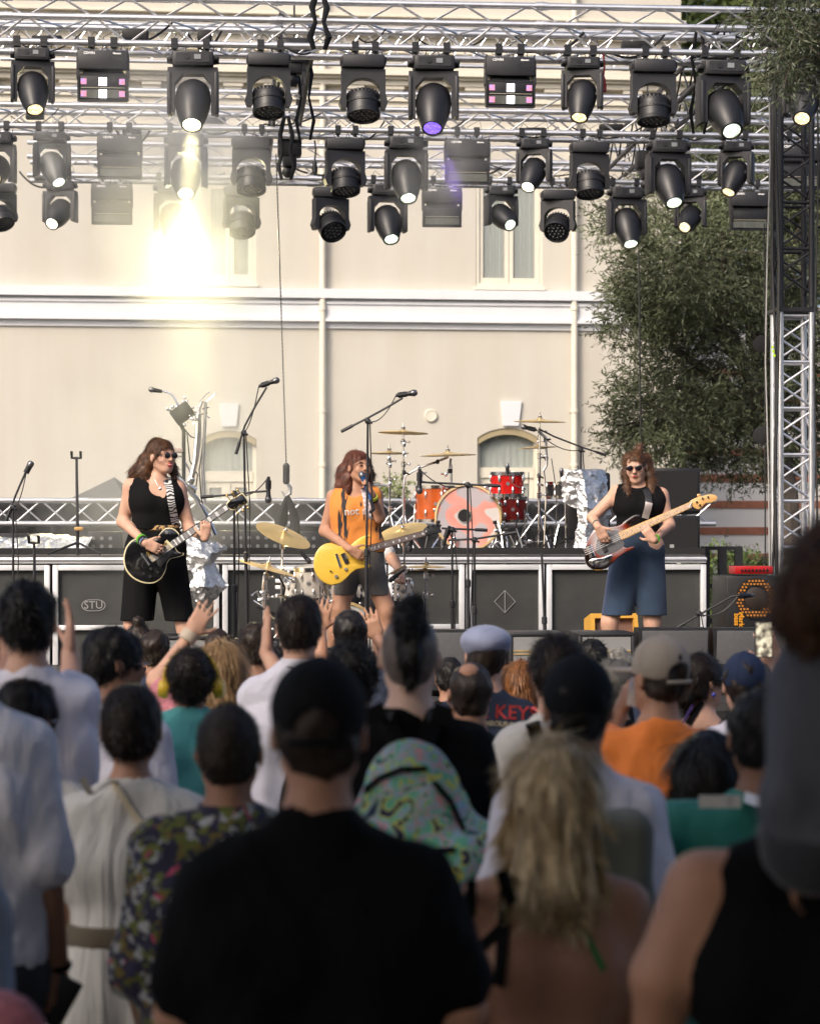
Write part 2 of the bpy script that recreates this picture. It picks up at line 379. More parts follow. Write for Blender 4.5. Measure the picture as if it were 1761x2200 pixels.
def arch_window(px0, px1, pyb, pys, pyt, pym):
    x0, z0 = wl(px0, pyb); x1, _ = wl(px1, pyb); _, zs = wl(px1, pys); _, zt = wl(px1, pyt); _, zm = wl(px0, pym)
    c = (x0 + x1) / 2; hole = [(x0, z0), (x1, z0)] + arch_pts(x0, x1, zs, zt - zs)
    root = MB(); t = .055
    frame_bar(root, x0, x0 + t, z0, zs, .14, .06); frame_bar(root, x1 - t, x1, z0, zs, .14, .06); frame_bar(root, x0 + t, x1 - t, zm - .16, zm, .13, .07)
    f = root.build('window', m_wfr, bld, smooth=False)
    g = MB(); o = arch_pts(x0 + .001, x1 - .001, zs, zt - zs - .002); i_ = arch_pts(x0 + .02, x1 - .02, zs - .1, zt - zs - .0)
    M = Matrix.Translation((0, .10, 0)) @ RX90
    g.prism([*[(a, b) for a, b in o], *[(a, b) for a, b in i_[::-1]]], .16, M); g.build('arch_reveal', m_arch, f, smooth=False)
    curtain(x0 + .02, x1 - .02, z0 + .05, zt, f, .24)
    for a, b in ((x0 + t + .004, c - .03), (c + .03, x1 - t - .004)):
        g = MB(); s = .075; frame_bar(g, a, a + s, z0, zm - .164, .15, .05); frame_bar(g, b - s, b, z0, zm - .164, .15, .05); frame_bar(g, a + s, b - s, z0, z0 + .12, .15, .05); frame_bar(g, a + s, b - s, zm - .25, zm - .164, .15, .05)
        g.build('sash', m_wfr, f, smooth=False); pane_rect(a + s, b - s, z0 + .12, zm - .25, f, .15)
    g = MB(); frame_bar(g, c - .027, c + .027, z0, zm - .164, .14, .06); g.build('mullion', m_wfr, f, smooth=False)
    pane_rect(x0 + t, x1 - t, zm, zs + .05, f, .16)
    g = MB(); g.box((c, .6, (z0 + zt) / 2), (x1 - x0 + .2, .02, zt - z0 + .3)); g.build('room_shade', M_MATT, f, smooth=False)
    return hole
holes = [rect_window(437, 550, 385, 609), rect_window(1022, 1165, 375, 617), rect_window(-150, -30, 380, 606),
         arch_window(432, 551, 1100, 944, 925, 1012), arch_window(1025, 1156, 1100, 941, 920, 1004), arch_window(-160, -40, 1100, 944, 925, 1012)]
xl, xr = -13., wl(1462, 600)[0]; ztop = 14.5
g = MB(); M = Matrix.Translation((0, .25, 0)) @ RX90
g.prism([(xl, 0), (xr, 0), (xr, ztop), (xl, ztop)], .5, M, holes); g.build('wall', m_wall, bld, smooth=False)
g = MB(); g.box(((xl + xr) / 2, 4.5, ztop / 2), (xr - xl - .01, 8, ztop - .02)); g.build('building_mass', m_wall, bld, smooth=False)
def course(py_top, py_bot, depth, name='string_course', m=m_mould):
    _, a = wl(300, py_top); _, b = wl(300, py_bot); g = MB(); g.box(((xl + xr) / 2, -depth / 2 + .003, (a + b) / 2), (xr - xl + .02 + depth, depth, a - b)); g.build(name, m, bld, smooth=False)
# measured at image x = 300
course(618, 638, .16); course(638.2, 644, .05); course(644.2, 650, .10); course(650.2, 681, .075); course(681.2, 688, .13); course(688.2, 702, .04)
for a, b, d in ((148, 158, .30), (158.2, 164, .22), (164.2, 176, .15), (200, 209, .10), (209.2, 224, .05), (262, 268, .06), (96, 104, .1), (60, 66, .12), (20, 26, .1)): course(a, b, d, 'cornice', m_wfr)
_, za = wl(300, 177); _, zb = wl(300, 199)
g = MB(); g.box((0, 0, 0), (.26, .11, za - zb)); g.box((0, -.02, (za - zb) * .32), (.3, .14, (za - zb) * .3)); me = g.mesh('dentil', False)
for i in range(28):
    o = link('dentil', me, m_wfr, bld); o.location = (xl + .35 + i * .62, -.05, (za + zb) / 2)
for px0, px1, py0, py1 in ((471, 513, 867, 916), (1074, 1119, 862, 915)):
    xa, z1 = wl(px0, py0); xb, z0 = wl(px1, py1); t = (xb - xa) * .14
    g = MB(); g.prism([(xa, z1), (xa + t, z0), (xb - t, z0), (xb, z1)], .06, Matrix.Translation((0, -.02, 0)) @ RX90); g.build('keystone', m_mould, bld, smooth=False)
x, z = wl(925, 893); g = MB(); g.lathe([(.10, 0), (.10, .03), (.085, .04), (.08, .03)], (x, 0, z), (0, -1, 0), 24); g.build('round_vent', m_wfr, bld)
for px in (692, 1231):
    x, _ = wl(px, 700); g = MB(); g.cyl((x, -.10, .1), (x, -.10, ztop - .3), .05, n=14)
    p = g.build('drainpipe', m_wfr, bld)
    for py in (665, 884, 1000, 300):
        _, z = wl(px, py); g = MB(); g.lathe([(.05, -.03), (.062, -.025), (.062, .025), (.05, .03)], (x, -.10, z), (0, 0, 1), 14); g.box((x, -.03, z), (.14, .05, .015)); g.build('pipe_collar', m_wfr, p)
# wall return and the striped wing to the right
st = thing('striped_building', 'white building banded with red brick courses behind the big tree', 'building', (0, 40, 0), WY)
m_cream2 = mat('white_render', (.72, .69, .64), .85, var=.07, vscale=.8); m_brick = mat('red_brick_band', (.33, .13, .075), .9, var=.2, vscale=5, bump=.004, bscale=30)
def wl2(px, py): return WL(px, py, 40)
xa, _ = wl2(1475, 1000); g = MB(); g.box((xa + 8, .3, 3), (16, .6, 6)); g.build('wall', m_cream2, st, smooth=False)
for i in range(8):
    _, z1 = wl2(1600, 1189 - i * 56.5); _, z0 = wl2(1600, 1205 - i * 56.5); g = MB(); g.box((xa + 8, -.002, (z1 + z0) / 2), (16.01, .05, z1 - z0)); g.build('brick_band', m_brick, st, smooth=False)
# dark pyramid tent roof behind the rear truss
m_tent = mat('grey_tent_canvas', (.10, .10, .10), .8, var=.15, vscale=3)
tp = thing('tent', 'small dark grey pyramid tent roof beyond the rear truss', 'tent', tuple(W(233, 1418, 30)))
tp.location.z = 0; MW[tp.name] = Matrix.Translation(tp.location)
a = W(225, 1021, 30); b1 = W(150, 1072, 29); b2 = W(268, 1072, 29); g = MB()
base = [b1, b2, b2 + Vector((.05, 2, 0)), b1 + Vector((.05, 2, 0))]
g.add([a + Vector((0, 1, 0)), *base], [(0, 1, 2), (0, 2, 3), (0, 3, 4), (0, 4, 1), (4, 3, 2, 1)]); g.build('canopy', m_tent, tp, world=True, smooth=False)
g = MB()
for p in base: g.cyl((p.x, p.y, 0), p, .02)
g.build('tent_poles', M_STEEL, tp, world=True)

# ---------------------------------------------------------------- trees
def leaves(name, m, parent, centers, sizes, n_twigs, per, leaf, wid, seed, shell=.55, droop=.2):
    rng = np.random.default_rng(seed); C = np.array(centers); Z = np.array(sizes)
    vol = Z.prod(1); pick = rng.choice(len(C), n_twigs, p=vol / vol.sum())
    d = rng.normal(size=(n_twigs, 3)); d /= np.linalg.norm(d, axis=1)[:, None]; rr = rng.uniform(shell ** 3, 1, n_twigs) ** (1 / 3)
    P = C[pick] + d * rr[:, None] * Z[pick]; cl = vnoise(P, .9, seed, 3); keep = cl > -.55; P = P[keep]; d = d[keep]; n = len(P)
    ax = d * np.array([1, 1, .6]) + rng.normal(size=(n, 3)) * .5 + np.array([0, 0, -droop]); ax /= np.linalg.norm(ax, axis=1)[:, None]
    L = leaf * per * .30 * rng.uniform(.6, 1.3, n)
    t = np.tile(np.linspace(0, 1, per), (n, 1)); B = P[:, None] + ax[:, None] * (t * L[:, None])[..., None]
    ld = ax[:, None] * .75 + rng.normal(size=(n, per, 3)) * .55; ld /= np.linalg.norm(ld, axis=2)[..., None]
    sd = np.cross(ld, rng.normal(size=(n, per, 3))); sd /= np.linalg.norm(sd, axis=2)[..., None]
    ll = leaf * rng.uniform(.6, 1.25, (n, per, 1)); ww = wid * rng.uniform(.7, 1.2, (n, per, 1))
    a = B; b = B + ld * ll * .5 + sd * ww; c = B + ld * ll; e = B + ld * ll * .5 - sd * ww
    V = np.stack([a, b, c, e], 2).reshape(-1, 3); Q = np.arange(len(V)).reshape(-1, 4)
    if parent is not None:
        Mi = np.array(MW[parent.name].inverted()); V = V @ Mi[:3, :3].T + Mi[:3, 3]
    o = link(name, npmesh(name, V, Q, smooth=False), m, parent); return o, P, ax, L
m_leaf = mat('olive_leaf', (.045, .056, .026), .5, var=.55, vscale=1.3, col2=(.12, .14, .07))
m_leaf2 = mat('dark_leaf', (.045, .06, .03), .5, var=.5, vscale=1.5, col2=(.08, .10, .05))
m_bark = mat('grey_bark', (.10, .082, .066), .95, var=.35, vscale=6, bump=.01, bscale=14)
def branches(trunk, m, parent, name='branch'):
    g = MB()
    for pts, r0, r1 in trunk:
        n = len(pts); g.tube(pts, [r0 + (r1 - r0) * i / (n - 1) for i in range(n)], 8)
    return g.build(name, m, parent, world=True)
ot = thing('olive_tree', 'large olive tree with a dense grey green crown rising behind the bass player', 'tree', (W(1640, 1150, 27).x, 27, 0))
cent = [(1500, 560, 26.6, 175, 125), (1450, 830, 27, 125, 170), (1580, 780, 27.3, 180, 230), (1650, 520, 27.6, 190, 190), (1580, 950, 27.6, 130, 90), (1400, 900, 26.7, 90, 80), (1440, 600, 26.6, 110, 110), (1350, 690, 26.8, 55, 60),
        (1800, 780, 28, 180, 280), (1650, 300, 28.4, 200, 170), (1500, 400, 28, 120, 110), (1790, 300, 28.4, 200, 260), (1330, 470, 27.2, 62, 40), (1370, 600, 26.9, 70, 80), (1335, 950, 26.9, 36, 50)]
cc = [tuple(W(a, b, c)) for a, b, c, _, _ in cent]; cs = [(p / 185, .75 + p / 500, q / 185) for _, _, _, p, q in cent]
_, P, ax, L = leaves('crown', m_leaf, ot, cc, cs, 17000, 12, .080, .0092, 3, .35)
X0 = W(1705, 1418, 27)
br = [([Vector((X0.x, 27, 0)), W(1700, 1250, 27), W(1690, 1050, 27.1), W(1650, 850, 27.2)], .15, .11)]
rr = random.Random(5)
for i, (c, s) in enumerate(zip(cc, cs)):
    b0 = W(1640, 1000 - 12 * i, 27.1).lerp(W(1640, 850, 27.2), .5); c = Vector(c); mid = b0.lerp(c, .5) + Vector((rr.uniform(-.2, .2), rr.uniform(-.2, .2), .15))
    br.append(([b0, mid, c], .07, .02))
    for k in range(9):
        e = c + Vector((rr.uniform(-1, 1) * s[0], rr.uniform(-1, 1) * s[1], rr.uniform(-1, 1) * s[2])) * .85
        br.append(([mid.lerp(c, .4), c.lerp(e, .4) + Vector((0, 0, .1)), e], .018, .005))
branches(br, m_bark, ot, 'trunk')
g = MB()
for i in range(0, len(P), 5): a = Vector(P[i]); g.cyl(a, a + Vector(ax[i]) * L[i], .003, .0015, 3, False)
g.build('twigs', m_bark, ot, world=True)
# second tree mass, far right behind the tower, and the near drooping branch at top right
ft = thing('background_tree', 'paler tree glimpsed behind the lighting rig at the upper right', 'tree', (W(1560, 1150, 44).x, 44, 0))
m_leaf3 = mat('pale_leaf', (.11, .15, .04), .5, var=.4, vscale=1.2, col2=(.22, .27, .09))
cent3 = [(1480, 10, 190, 150), (1520, 60, 170, 130), (1500, 180, 250, 200), (1640, 320, 160, 220), (1560, 560, 110, 160), (1760, 150, 260, 260)]
leaves('crown', m_leaf3, ft, [tuple(W(a, b, 44)) for a, b, _, _ in cent3], [(p / 114, 1.5, q / 114) for _, _, p, q in cent3], 4200, 10, .24, .045, 13, .2)
branches([([Vector((W(1640, 1, 44).x, 44, 0)), W(1630, 700, 44), W(1600, 250, 44)], .25, .08)], m_bark, ft, 'trunk')
nb = thing('overhanging_tree', 'dark olive tree whose leafy branch hangs into the top right corner above the rig', 'tree', (W(1990, 1150, 14).x, 14.2, 0))
cn = [(1735, 20, 85, 55), (1700, 110, 66, 55), (1790, 100, 100, 90), (1660, 35, 55, 30), (1690, 158, 28, 22), (1640, 20, 22, 14), (1900, 60, 140, 150), (1760, -80, 200, 70), (2050, -60, 200, 200)]
_, P, ax, L = leaves('crown', m_leaf2, nb, [tuple(W(a, b, 14)) for a, b, _, _ in cn], [(p / 357, .35, q / 357) for _, _, p, q in cn], 2600, 12, .055, .0055, 4, .1, .9)
tr = [([Vector((W(1990, 1, 14).x, 14.2, 0)), W(1985, 700, 14.2), W(1960, 250, 14.2), W(1900, 0, 14.1)], .13, .06), ([W(1975, 300, 14.2), W(1870, 120, 14), W(1760, 60, 14), W(1665, 40, 14)], .03, .004),
      ([W(1870, 120, 14), W(1770, 110, 14), W(1700, 140, 14)], .012, .003), ([W(1900, 0, 14.1), W(1780, -30, 14), W(1700, 10, 14)], .02, .004)]
g = MB()
for pts, r0, r1 in tr: g.tube(pts, [r0 + (r1 - r0) * i / (len(pts) - 1) for i in range(len(pts))], 8)
for i in range(0, len(P), 2): a = Vector(P[i]); g.cyl(a, a + Vector(ax[i]) * L[i], .0025, .0012, 3, False)
g.build('trunk', m_bark, nb, world=True)
# unseen trees added to shade the audience: trunks stand left and right of the crowd, crowns meet above it
def added_shade_tree(x, y, cs_, n, seed, label):
    t = thing('added_shade_tree', label, 'tree', (x, y, 0))
    leaves('crown', m_leaf2, t, [c[:3] for c in cs_], [c[3:] for c in cs_], n, 10, .36, .12, seed, .2)
    branches([([Vector((x, y, 0)), Vector((x, y + .1, 2.6)), Vector((x * .8, y, 4.4))], .22, .14)] + [([Vector((x * .8, y, 4.2)), Vector(c[:3])], .1, .03) for c in cs_], m_bark, t, 'trunk'); return t
SHADE = [(-5.2, 1, [(-2.5, .5, 6.6, 3, 3.6, 1.0), (-5.5, -2, 6.3, 3, 3, 1.4)], 1500, 21, 'tree spreading over the audience from the left'),
         (5.4, .5, [(2.5, .8, 6.6, 3, 3.6, 1.0), (5.5, -2, 6.3, 3, 3, 1.4)], 1500, 22, 'tree spreading over the audience from the right')]
SHADE += [(-9, -7, [(-8, -6.5, 5, 4, 2.2, 3.2)], 650, 23, 'tree standing behind the audience on the left'), (.5, -8.5, [(.5, -8, 5, 4, 2.2, 3.2)], 650, 24, 'tree standing behind the middle of the audience'), (9, -7, [(8, -6.5, 5, 4, 2.2, 3.2)], 650, 25, 'tree standing behind the audience on the right')]  # row out of view behind the camera, added to darken the crowd's backs
for a in SHADE: added_shade_tree(*a)
# ivy hedge along the striped wing
hd = thing('hedge', 'leafy hedge growing against the striped building beside the black railing', 'hedge', tuple(W(1560, 1150, 32)))
hd.location.z = 0; MW[hd.name] = Matrix.Translation(hd.location)
m_ivy = mat('ivy_leaf', (.05, .085, .02), .5, var=.4, vscale=3, col2=(.12, .18, .05))
hc = [(1540, 1240, 60, 60), (1600, 1250, 70, 50), (1680, 1260, 80, 60), (1560, 1330, 90, 70), (1680, 1340, 110, 70)]
leaves('foliage', m_ivy, hd, [tuple(W(a, b, 32)) for a, b, _, _ in hc], [(p / 156, .4, q / 156) for _, _, p, q in hc], 1500, 10, .07, .02, 8, .2)
g = MB(); rr = random.Random(9)
for i in range(40):
    x = 1510 + rr.random() * 200; g.tube([W(x, 1300, 32), W(x + rr.uniform(-30, 30), 1240, 32), W(x + rr.uniform(-60, 60), 1165 + rr.random() * 30, 31.9)], [.008, .006, .003], 4)
g.build('stems', m_bark, hd, world=True)
bu = thing('bush', 'light green bush showing behind the rear truss between singer and drums', 'bush', (W(845, 1150, 31).x, 31, 0))
leaves('foliage', m_leaf3, bu, [tuple(W(a, b, 31)) for a, b in ((845, 1050), (860, 1042), (835, 1080), (850, 1100), (850, 1200))], [(.16, .2, .14), (.13, .15, .13), (.2, .2, .2), (.25, .2, .3), (.3, .3, .7)], 700, 10, .05, .012, 12, .2)
g = MB(); g.cyl((W(845, 1, 31).x, 31, 0), W(845, 1080, 31), .04, .02); g.build('stem', m_bark, bu, world=True)

# ================================================================ LIGHTING RIG
ROWH = 3.665                                     # chord height above the eye
ROWD = [17.5, 21.1, 23.98]
def stage_frame(name, label, cat, d0, z=0., group=None): return thing(name, label, cat, (0, d0, z), YAW, group)
def truss_run(d0, label, x0=-3.9, x1=4.3):
    t = stage_frame('truss', label, 'truss', d0, EYE + ROWH, 'aluminium lighting trusses above the stage')
    for y, z in ((0, 0), (.37, 0), (0, .19), (.37, .19), (.02, .335)):
        g = MB(); g.cyl((x0, y, z), (x1, y, z), .025, n=14)
        for xx in np.arange(x0 + .9, x1, 2.0): g.cyl((xx - .045, y, z), (xx + .045, y, z), .031, n=14); g.cyl((xx - .006, y, z), (xx + .006, y, z), .036, n=14)
        g.build('chord', M_ALU, t)
    br = {}
    def brace(a, b, r=.0085):
        a = Vector(a); b = Vector(b); key = tuple(round(c, 4) for c in (b - a))
        if key not in br: g = MB(); g.cyl((0, 0, 0), b - a, r, n=6, caps=False); br[key] = g.mesh('brace')
        o = link('brace', br[key], M_ALU, t); o.location = a
    st = .25; n = int((x1 - x0 - .1) / st)
    for i in range(n):
        a = x0 + .05 + i * st; b = a + st; u, v = (0, 1) if i % 2 else (1, 0)
        brace((a, 0, .19 * u), (b, 0, .19 * v)); brace((a, 0, .19 + .145 * v), (b, .02, .19 + .145 * u)); brace((a, .37 * u, 0), (b, .37 * v, 0)); brace((a, .37, .19 * v), (b, .37, .19 * u)); brace((a, .37 * v, .19), (b, .37 * u, .19))
    return t
truss_run(ROWD[0], 'nearest silver truss, carrying the front row of stage lights')
truss_run(ROWD[1], 'middle silver truss, carrying the second row of stage lights')
truss_run(ROWD[2], 'farthest low silver truss, carrying the third row of stage lights')
def ladder_truss(name, label, d0, pts, x0, x1, step, depth, r=.022, group=None, panel=None):   # pts: chord (z top, z bottom)
    t = stage_frame(name, label, 'truss', d0, 0, group); zt, zb = pts
    for y, z in ((0, zt), (0, zb), (depth, zt), (depth, zb)):
        g = MB(); g.cyl((x0, y, z), (x1, y, z), r, n=12)
        for xx in np.arange(x0 + 1.1, x1, 2.0): g.cyl((xx - .04, y, z), (xx + .04, y, z), r * 1.25, n=12)
        g.build('chord', M_ALU, t)
    n = int((x1 - x0) / step); me = []
    for u, v in ((0, 1), (1, 0)):
        g = MB(); g.cyl((0, 0, zt if u else zb), (step, 0, zt if v else zb), .009, n=6, caps=False); me.append(g.mesh('brace'))
    for i in range(n):
        for y in (0, depth):
            o = link('brace', me[(i + (y > 0)) % 2], M_ALU, t); o.location = (x0 + i * step, y, 0)
    return t
ladder_truss('truss', 'high truss at the very back of the roof rig, fine lattice seen between the others', 26.3, (EYE + 5.72, EYE + 5.37), -4.6, 5.2, .24, .3, group='aluminium lighting trusses above the stage')
# cross pieces tying the rows together
for i, (px, lab) in enumerate(((645, 'dark truss beam running front to back beside the chain hoists'), (1655, 'dark truss beam running front to back above the tower'))):
    t = thing('truss', lab, 'truss', tuple(S(px, 60, 17.2)), YAW, 'dark beams tying the rig'); 
    for y0, z0 in ((-.12, 0), (.12, 0), (-.12, .26), (.12, .26)):
        g = MB(); g.cyl((y0, .7, z0), (y0, 7.5, z0), .022, n=10); g.build('chord', M_BLK2, t)
    for y0 in (-.12, .12):
        g = MB(); g.tube([(y0, .7 + k * .3, .13 + (.13 if k % 2 else -.13)) for k in range(23)], .009, 6); g.build('lattice', M_BLK2, t)
    

# ---------------------------------------------------------------- fixtures
def lens_mat(name, col, e, dark=(.5, .5, .45)):
    m = mat(name, dark, .15, var=0, emit=col, es=e); N, L, b = nodes(m)
    tc = N.new('ShaderNodeTexCoord'); v = N.new('ShaderNodeTexVoronoi'); v.inputs['Scale'].default_value = 55; L.new(tc.outputs['Object'], v.inputs['Vector'])
    r = N.new('ShaderNodeMapRange'); r.inputs['From Max'].default_value = .6; r.inputs['To Min'].default_value = e * 1.5; r.inputs['To Max'].default_value = e * .35; L.new(v.outputs['Distance'], r.inputs[0]); L.new(r.outputs[0], b.inputs['Emission Strength']); return m
LENS = {'warm': lens_mat('lens_warm', (1, .80, .45), 1.7), 'white': lens_mat('lens_white', (.85, 1, .86), 1.7), 'blaze': lens_mat('lens_blazing', (1, .93, .55), 30), 'blue': lens_mat('lens_blue', (.12, .05, 1), 3.),
        'glow': lens_mat('lens_glow', (1, .95, .7), 6), 'dim': lens_mat('lens_dim', (.9, .85, .6), .55)}
m_ring = mat('lens_ring', (.5, .42, .2), .25, .8, var=0)
m_disp = mat('grey_display', (.22, .23, .24), .2, var=0)
def clamps(t, w, top, xs):
    for x in xs:
        g = MB(); g.box((x, 0, .0), (.05 * w, .075, .075)); g.cyl((x, 0, -.03), (x, 0, top), .013, n=8); g.box((x, -.0385, .004), (.034, .003, .034)); c = g.build('clamp', M_BLK, t)
        g = MB(); g.cyl((x - .022, 0, top + .008), (x + .022, 0, top + .008), .016, n=8); g.build('clamp_bolt', M_STEEL, c)
    g = MB(); g.tube([(xs[0], .02, top), (xs[0] - .05, .03, -.02), (xs[0] + .02, .03, .09), (xs[0] + .1, .03, .02), (xs[0] + .07, .02, top)], .0035, 5)
    g.tube([(xs[1] - .05, .02, top + .01), (xs[1] - .08, .03, .05), (xs[1] + .03, .03, .11), (xs[1] + .06, .03, .0), (xs[1] + .05, .0, top + .01)], .003, 5); g.build('safety_cable', M_CABLE, t)
FIX = 'stage lights hung in rows from the trusses'
def beam_head(row, cx, wpx, lens, kind, label, dytop=17):
    d0 = ROWD[row]; yc = 1150 - ROWH * F / dd(cx, d0); loc = S(cx, yc, d0); s = F / loc.y; k = wpx / s / .40     # scale of this lamp
    t = thing('moving_head', label, 'stage light', tuple(loc), YAW, FIX); top = -(dytop / s); clamps(t, 1, top, (-.14 * k, .10 * k))
    Mt = Matrix.Translation((0, 0, top)) @ Matrix.Scale(k, 4); piv = Vector((0, 0, top - .345 * k))
    lx = (lens[0] - cx) / s; lz = EYE - (lens[1] - HOR) / s - (loc.z + piv.z); Lf = .275 * k
    h2 = Lf * Lf - lx * lx - lz * lz; sc = 1.
    if h2 < .004: sc = Lf * .985 / math.sqrt(lx * lx + lz * lz); lx *= sc; lz *= sc; h2 = Lf * Lf - lx * lx - lz * lz
    D = Vector((lx, -math.sqrt(h2), lz)).normalized(); D = Matrix.Rotation(-YAW, 3, 'Z') @ D
    pan = max(-.45, min(.45, math.atan2(D.x, -D.y) * .55)); Rp = Matrix.Rotation(pan, 3, 'Z')
    def tr(g): g.v = [tuple(Mt @ Vector(v)) for v in g.v]; return g
    g = MB(); g.rbox((0, 0, -.055), (.31, .22, .11), .016); g.box((0, -.112, -.05), (.25, .006, .07)); tr(g).build('base', M_BLK2, t)
    for sx in (-1, 1): g = MB(); g.cyl((sx * .15, 0, -.058), (sx * .198, 0, -.058), .028, .02, 10); g.rbox((sx * .172, 0, -.045), (.05, .12, .035), .008); tr(g).build('end_handle', M_BLK, t)
    g = MB(); g.box((.035, -.117, -.045), (.05, .006, .036)); tr(g).build('display', m_disp, t)
    g = MB(); g.cyl((-.045, -.115, -.045), (-.045, -.121, -.045), .02, n=14); tr(g).build('control_knob', M_BLK, t)
    out = [(-.19, -.115), (.19, -.115), (.19, -.42), (.175, -.46), (.138, -.46), (.138, -.235), (.075, -.165), (-.075, -.165), (-.138, -.235), (-.138, -.46), (-.175, -.46), (-.19, -.42)]
    g = MB(); g.prism(out, .13, RX90)
    for sx in (-1, 1): g.rbox((sx * .178, 0, -.31), (.032, .16, .32), .01)
    g.v = [tuple(Rp @ Vector(v)) for v in g.v]; tr(g).build('yoke', M_BLK2, t)
    prof = [(.0, -.135), (.055, -.132), (.098, -.115), (.124, -.08), (.134, -.03), (.136, .03), (.130, .09), (.118, .15), (.102, .205), (.086, .250), (.083, .268), (.075, .268), (.071, .258)]
    g = MB(); g.lathe([(r * k, h * k) for r, h in prof], piv, D, 28, cap=False); hd = g.build('head', M_BLK, t)
    g = MB(); side = D.cross(Vector((0, 0, 1))).normalized()
    for q in (-1, 1): g.box(piv + D * (-.095 * k) + side * (q * .045 * k) + D.cross(side) * (.085 * k) * (1 if D.cross(side).y < 0 else -1), (.045 * k, .03 * k, .012 * k))
    g.cyl(piv - side * .15 * k, piv + side * .15 * k, .03 * k, n=12); g.build('vent_slot', M_BLK2, hd)
    g = MB(); g.lathe([(.0, .263), (.035, .2665), (.066, .260)], Vector(), D, 24, cap=False); g.v = [tuple(piv + Vector(v) * k) for v in g.v]; ln = g.build('lens', LENS[kind], t)
    g = MB(); g.lathe([(.066, .259), (.066, .264), (.0715, .264), (.0715, .259)], Vector(), D, 24, cap=False); g.v = [tuple(piv + Vector(v) * k) for v in g.v]; g.build('lens_ring', m_ring, t)
    Dw = Matrix.Rotation(YAW, 3, 'Z') @ D; return t, loc + Matrix.Rotation(YAW, 3, 'Z') @ (piv + D * .28 * k), Dw
m_cell = mat('dark_lens_cell', (.04, .04, .042), .08, var=0, spec=1)
def wash_head(row, cx, wpx, label, pan=0., tilt=.30, dytop=20):
    d0 = ROWD[row]; yc = 1150 - ROWH * F / dd(cx, d0); loc = S(cx, yc, d0); s = F / loc.y; k = wpx / s / .36
    t = thing('wash_light', label, 'stage light', tuple(loc), YAW, FIX); top = -(dytop / s); clamps(t, 1, top, (-.06 * k, .09 * k)); Mt = Matrix.Translation((0, 0, top)) @ Matrix.Scale(k, 4)
    def tr(g): g.v = [tuple(Mt @ Vector(v)) for v in g.v]; return g
    g = MB(); g.rbox((0, 0, -.05), (.325, .2, .1), .022); g.rbox((0, -.004, -.04), (.345, .15, .06), .015); tr(g).build('base', M_BLK2, t)
    o = [(-.165, -.105), (.165, -.105), (.165, -.29), (.183, -.35), (.165, -.40), (.128, -.40), (.128, -.30)]
    arc = [(.128 * math.cos(a), -.27 + .10 * math.sin(a)) for a in [math.pi * i / 12 for i in range(13)]]
    o += arc[0:] + [(-.128, -.30), (-.128, -.40), (-.165, -.40), (-.183, -.35), (-.165, -.29)]
    Rp = Matrix.Rotation(pan, 3, 'Z'); g = MB(); g.prism(o, .12, RX90)
    for sx in (-1, 1): g.lathe([(.03, 0), (.045, .01), (.045, .035), (.03, .045)], (sx * .125, 0, -.345), (sx, 0, 0), 16)
    g.v = [tuple(Rp @ Vector(v)) for v in g.v]; tr(g).build('yoke', M_BLK2, t)
    D = Rp @ Vector((0, -math.sin(tilt), -math.cos(tilt))); p = Vector((0, 0, -.345))
    g = MB(); g.lathe([(0, -.085), (.08, -.083), (.112, -.06), (.122, -.035), (.122, .0), (.127, .004), (.127, .03), (.122, .034), (.122, .09), (.128, .094), (.124, .12), (.112, .12), (.108, .105), (0, .103)], p, D, 32, cap=False); tr(g); hd = g.build('head', M_BLK, t)
    g = MB(); sd = Rp @ Vector((1, 0, 0)); up = D.cross(sd)
    for i in range(26):
        a = 2 * math.pi * i / 26; r = sd * math.cos(a) + up * math.sin(a); rot = Matrix((r, D, r.cross(D))).transposed()
        g.box(p + r * .1165 + D * -.048, (.016, .030, .012), rot); g.box(p + r * .127 + D * .017, (.006, .01, .02), rot)
    tr(g).build('cooling_fins', M_BLK2, hd)
    pts = [(0, 0)] + [(.04 * math.cos(a), .04 * math.sin(a)) for a in [i * math.pi / 3 for i in range(6)]] + [(.078 * math.cos(a), .078 * math.sin(a)) for a in [i * math.pi / 6 for i in range(12)]]
    for a, b in pts: 
        g = MB(); g.lathe([(0, .112), (.012, .110), (.017, .104)], p + sd * a + up * b, D, 10, cap=False); tr(g); g.build('lens_cell', m_cell, hd)
    return t
m_led = {'white': mat('led_white', (.9, .9, .9), .3, var=0, emit=(.96, .93, 1), es=5), 'rgb': mat('led_rgb', (.4, .2, .3), .3, var=0, emit=(.5, .28, .5), es=.55)}
N_, L_, b_ = nodes(m_led['rgb']); tc = N_.new('ShaderNodeTexCoord'); v_ = N_.new('ShaderNodeTexVoronoi'); v_.inputs['Scale'].default_value = 110; L_.new(tc.outputs['Object'], v_.inputs['Vector'])
r_ = N_.new('ShaderNodeValToRGB'); r_.color_ramp.interpolation = 'CONSTANT'; r_.color_ramp.elements[0].color = (.9, .22, .18, 1); r_.color_ramp.elements[1].position = .5; r_.color_ramp.elements[1].color = (.35, .28, .9, 1)
L_.new(v_.outputs['Color'], r_.inputs[0]); L_.new(r_.outputs[0], b_.inputs['Emission Color'])
m_refl = mat('strobe_reflector', (.20, .21, .19), .22, .5, var=.2, vscale=9, aniso=(3, 1, 1)); m_line = mat('strobe_tube', (.5, .47, .36), .3, .2, var=0)
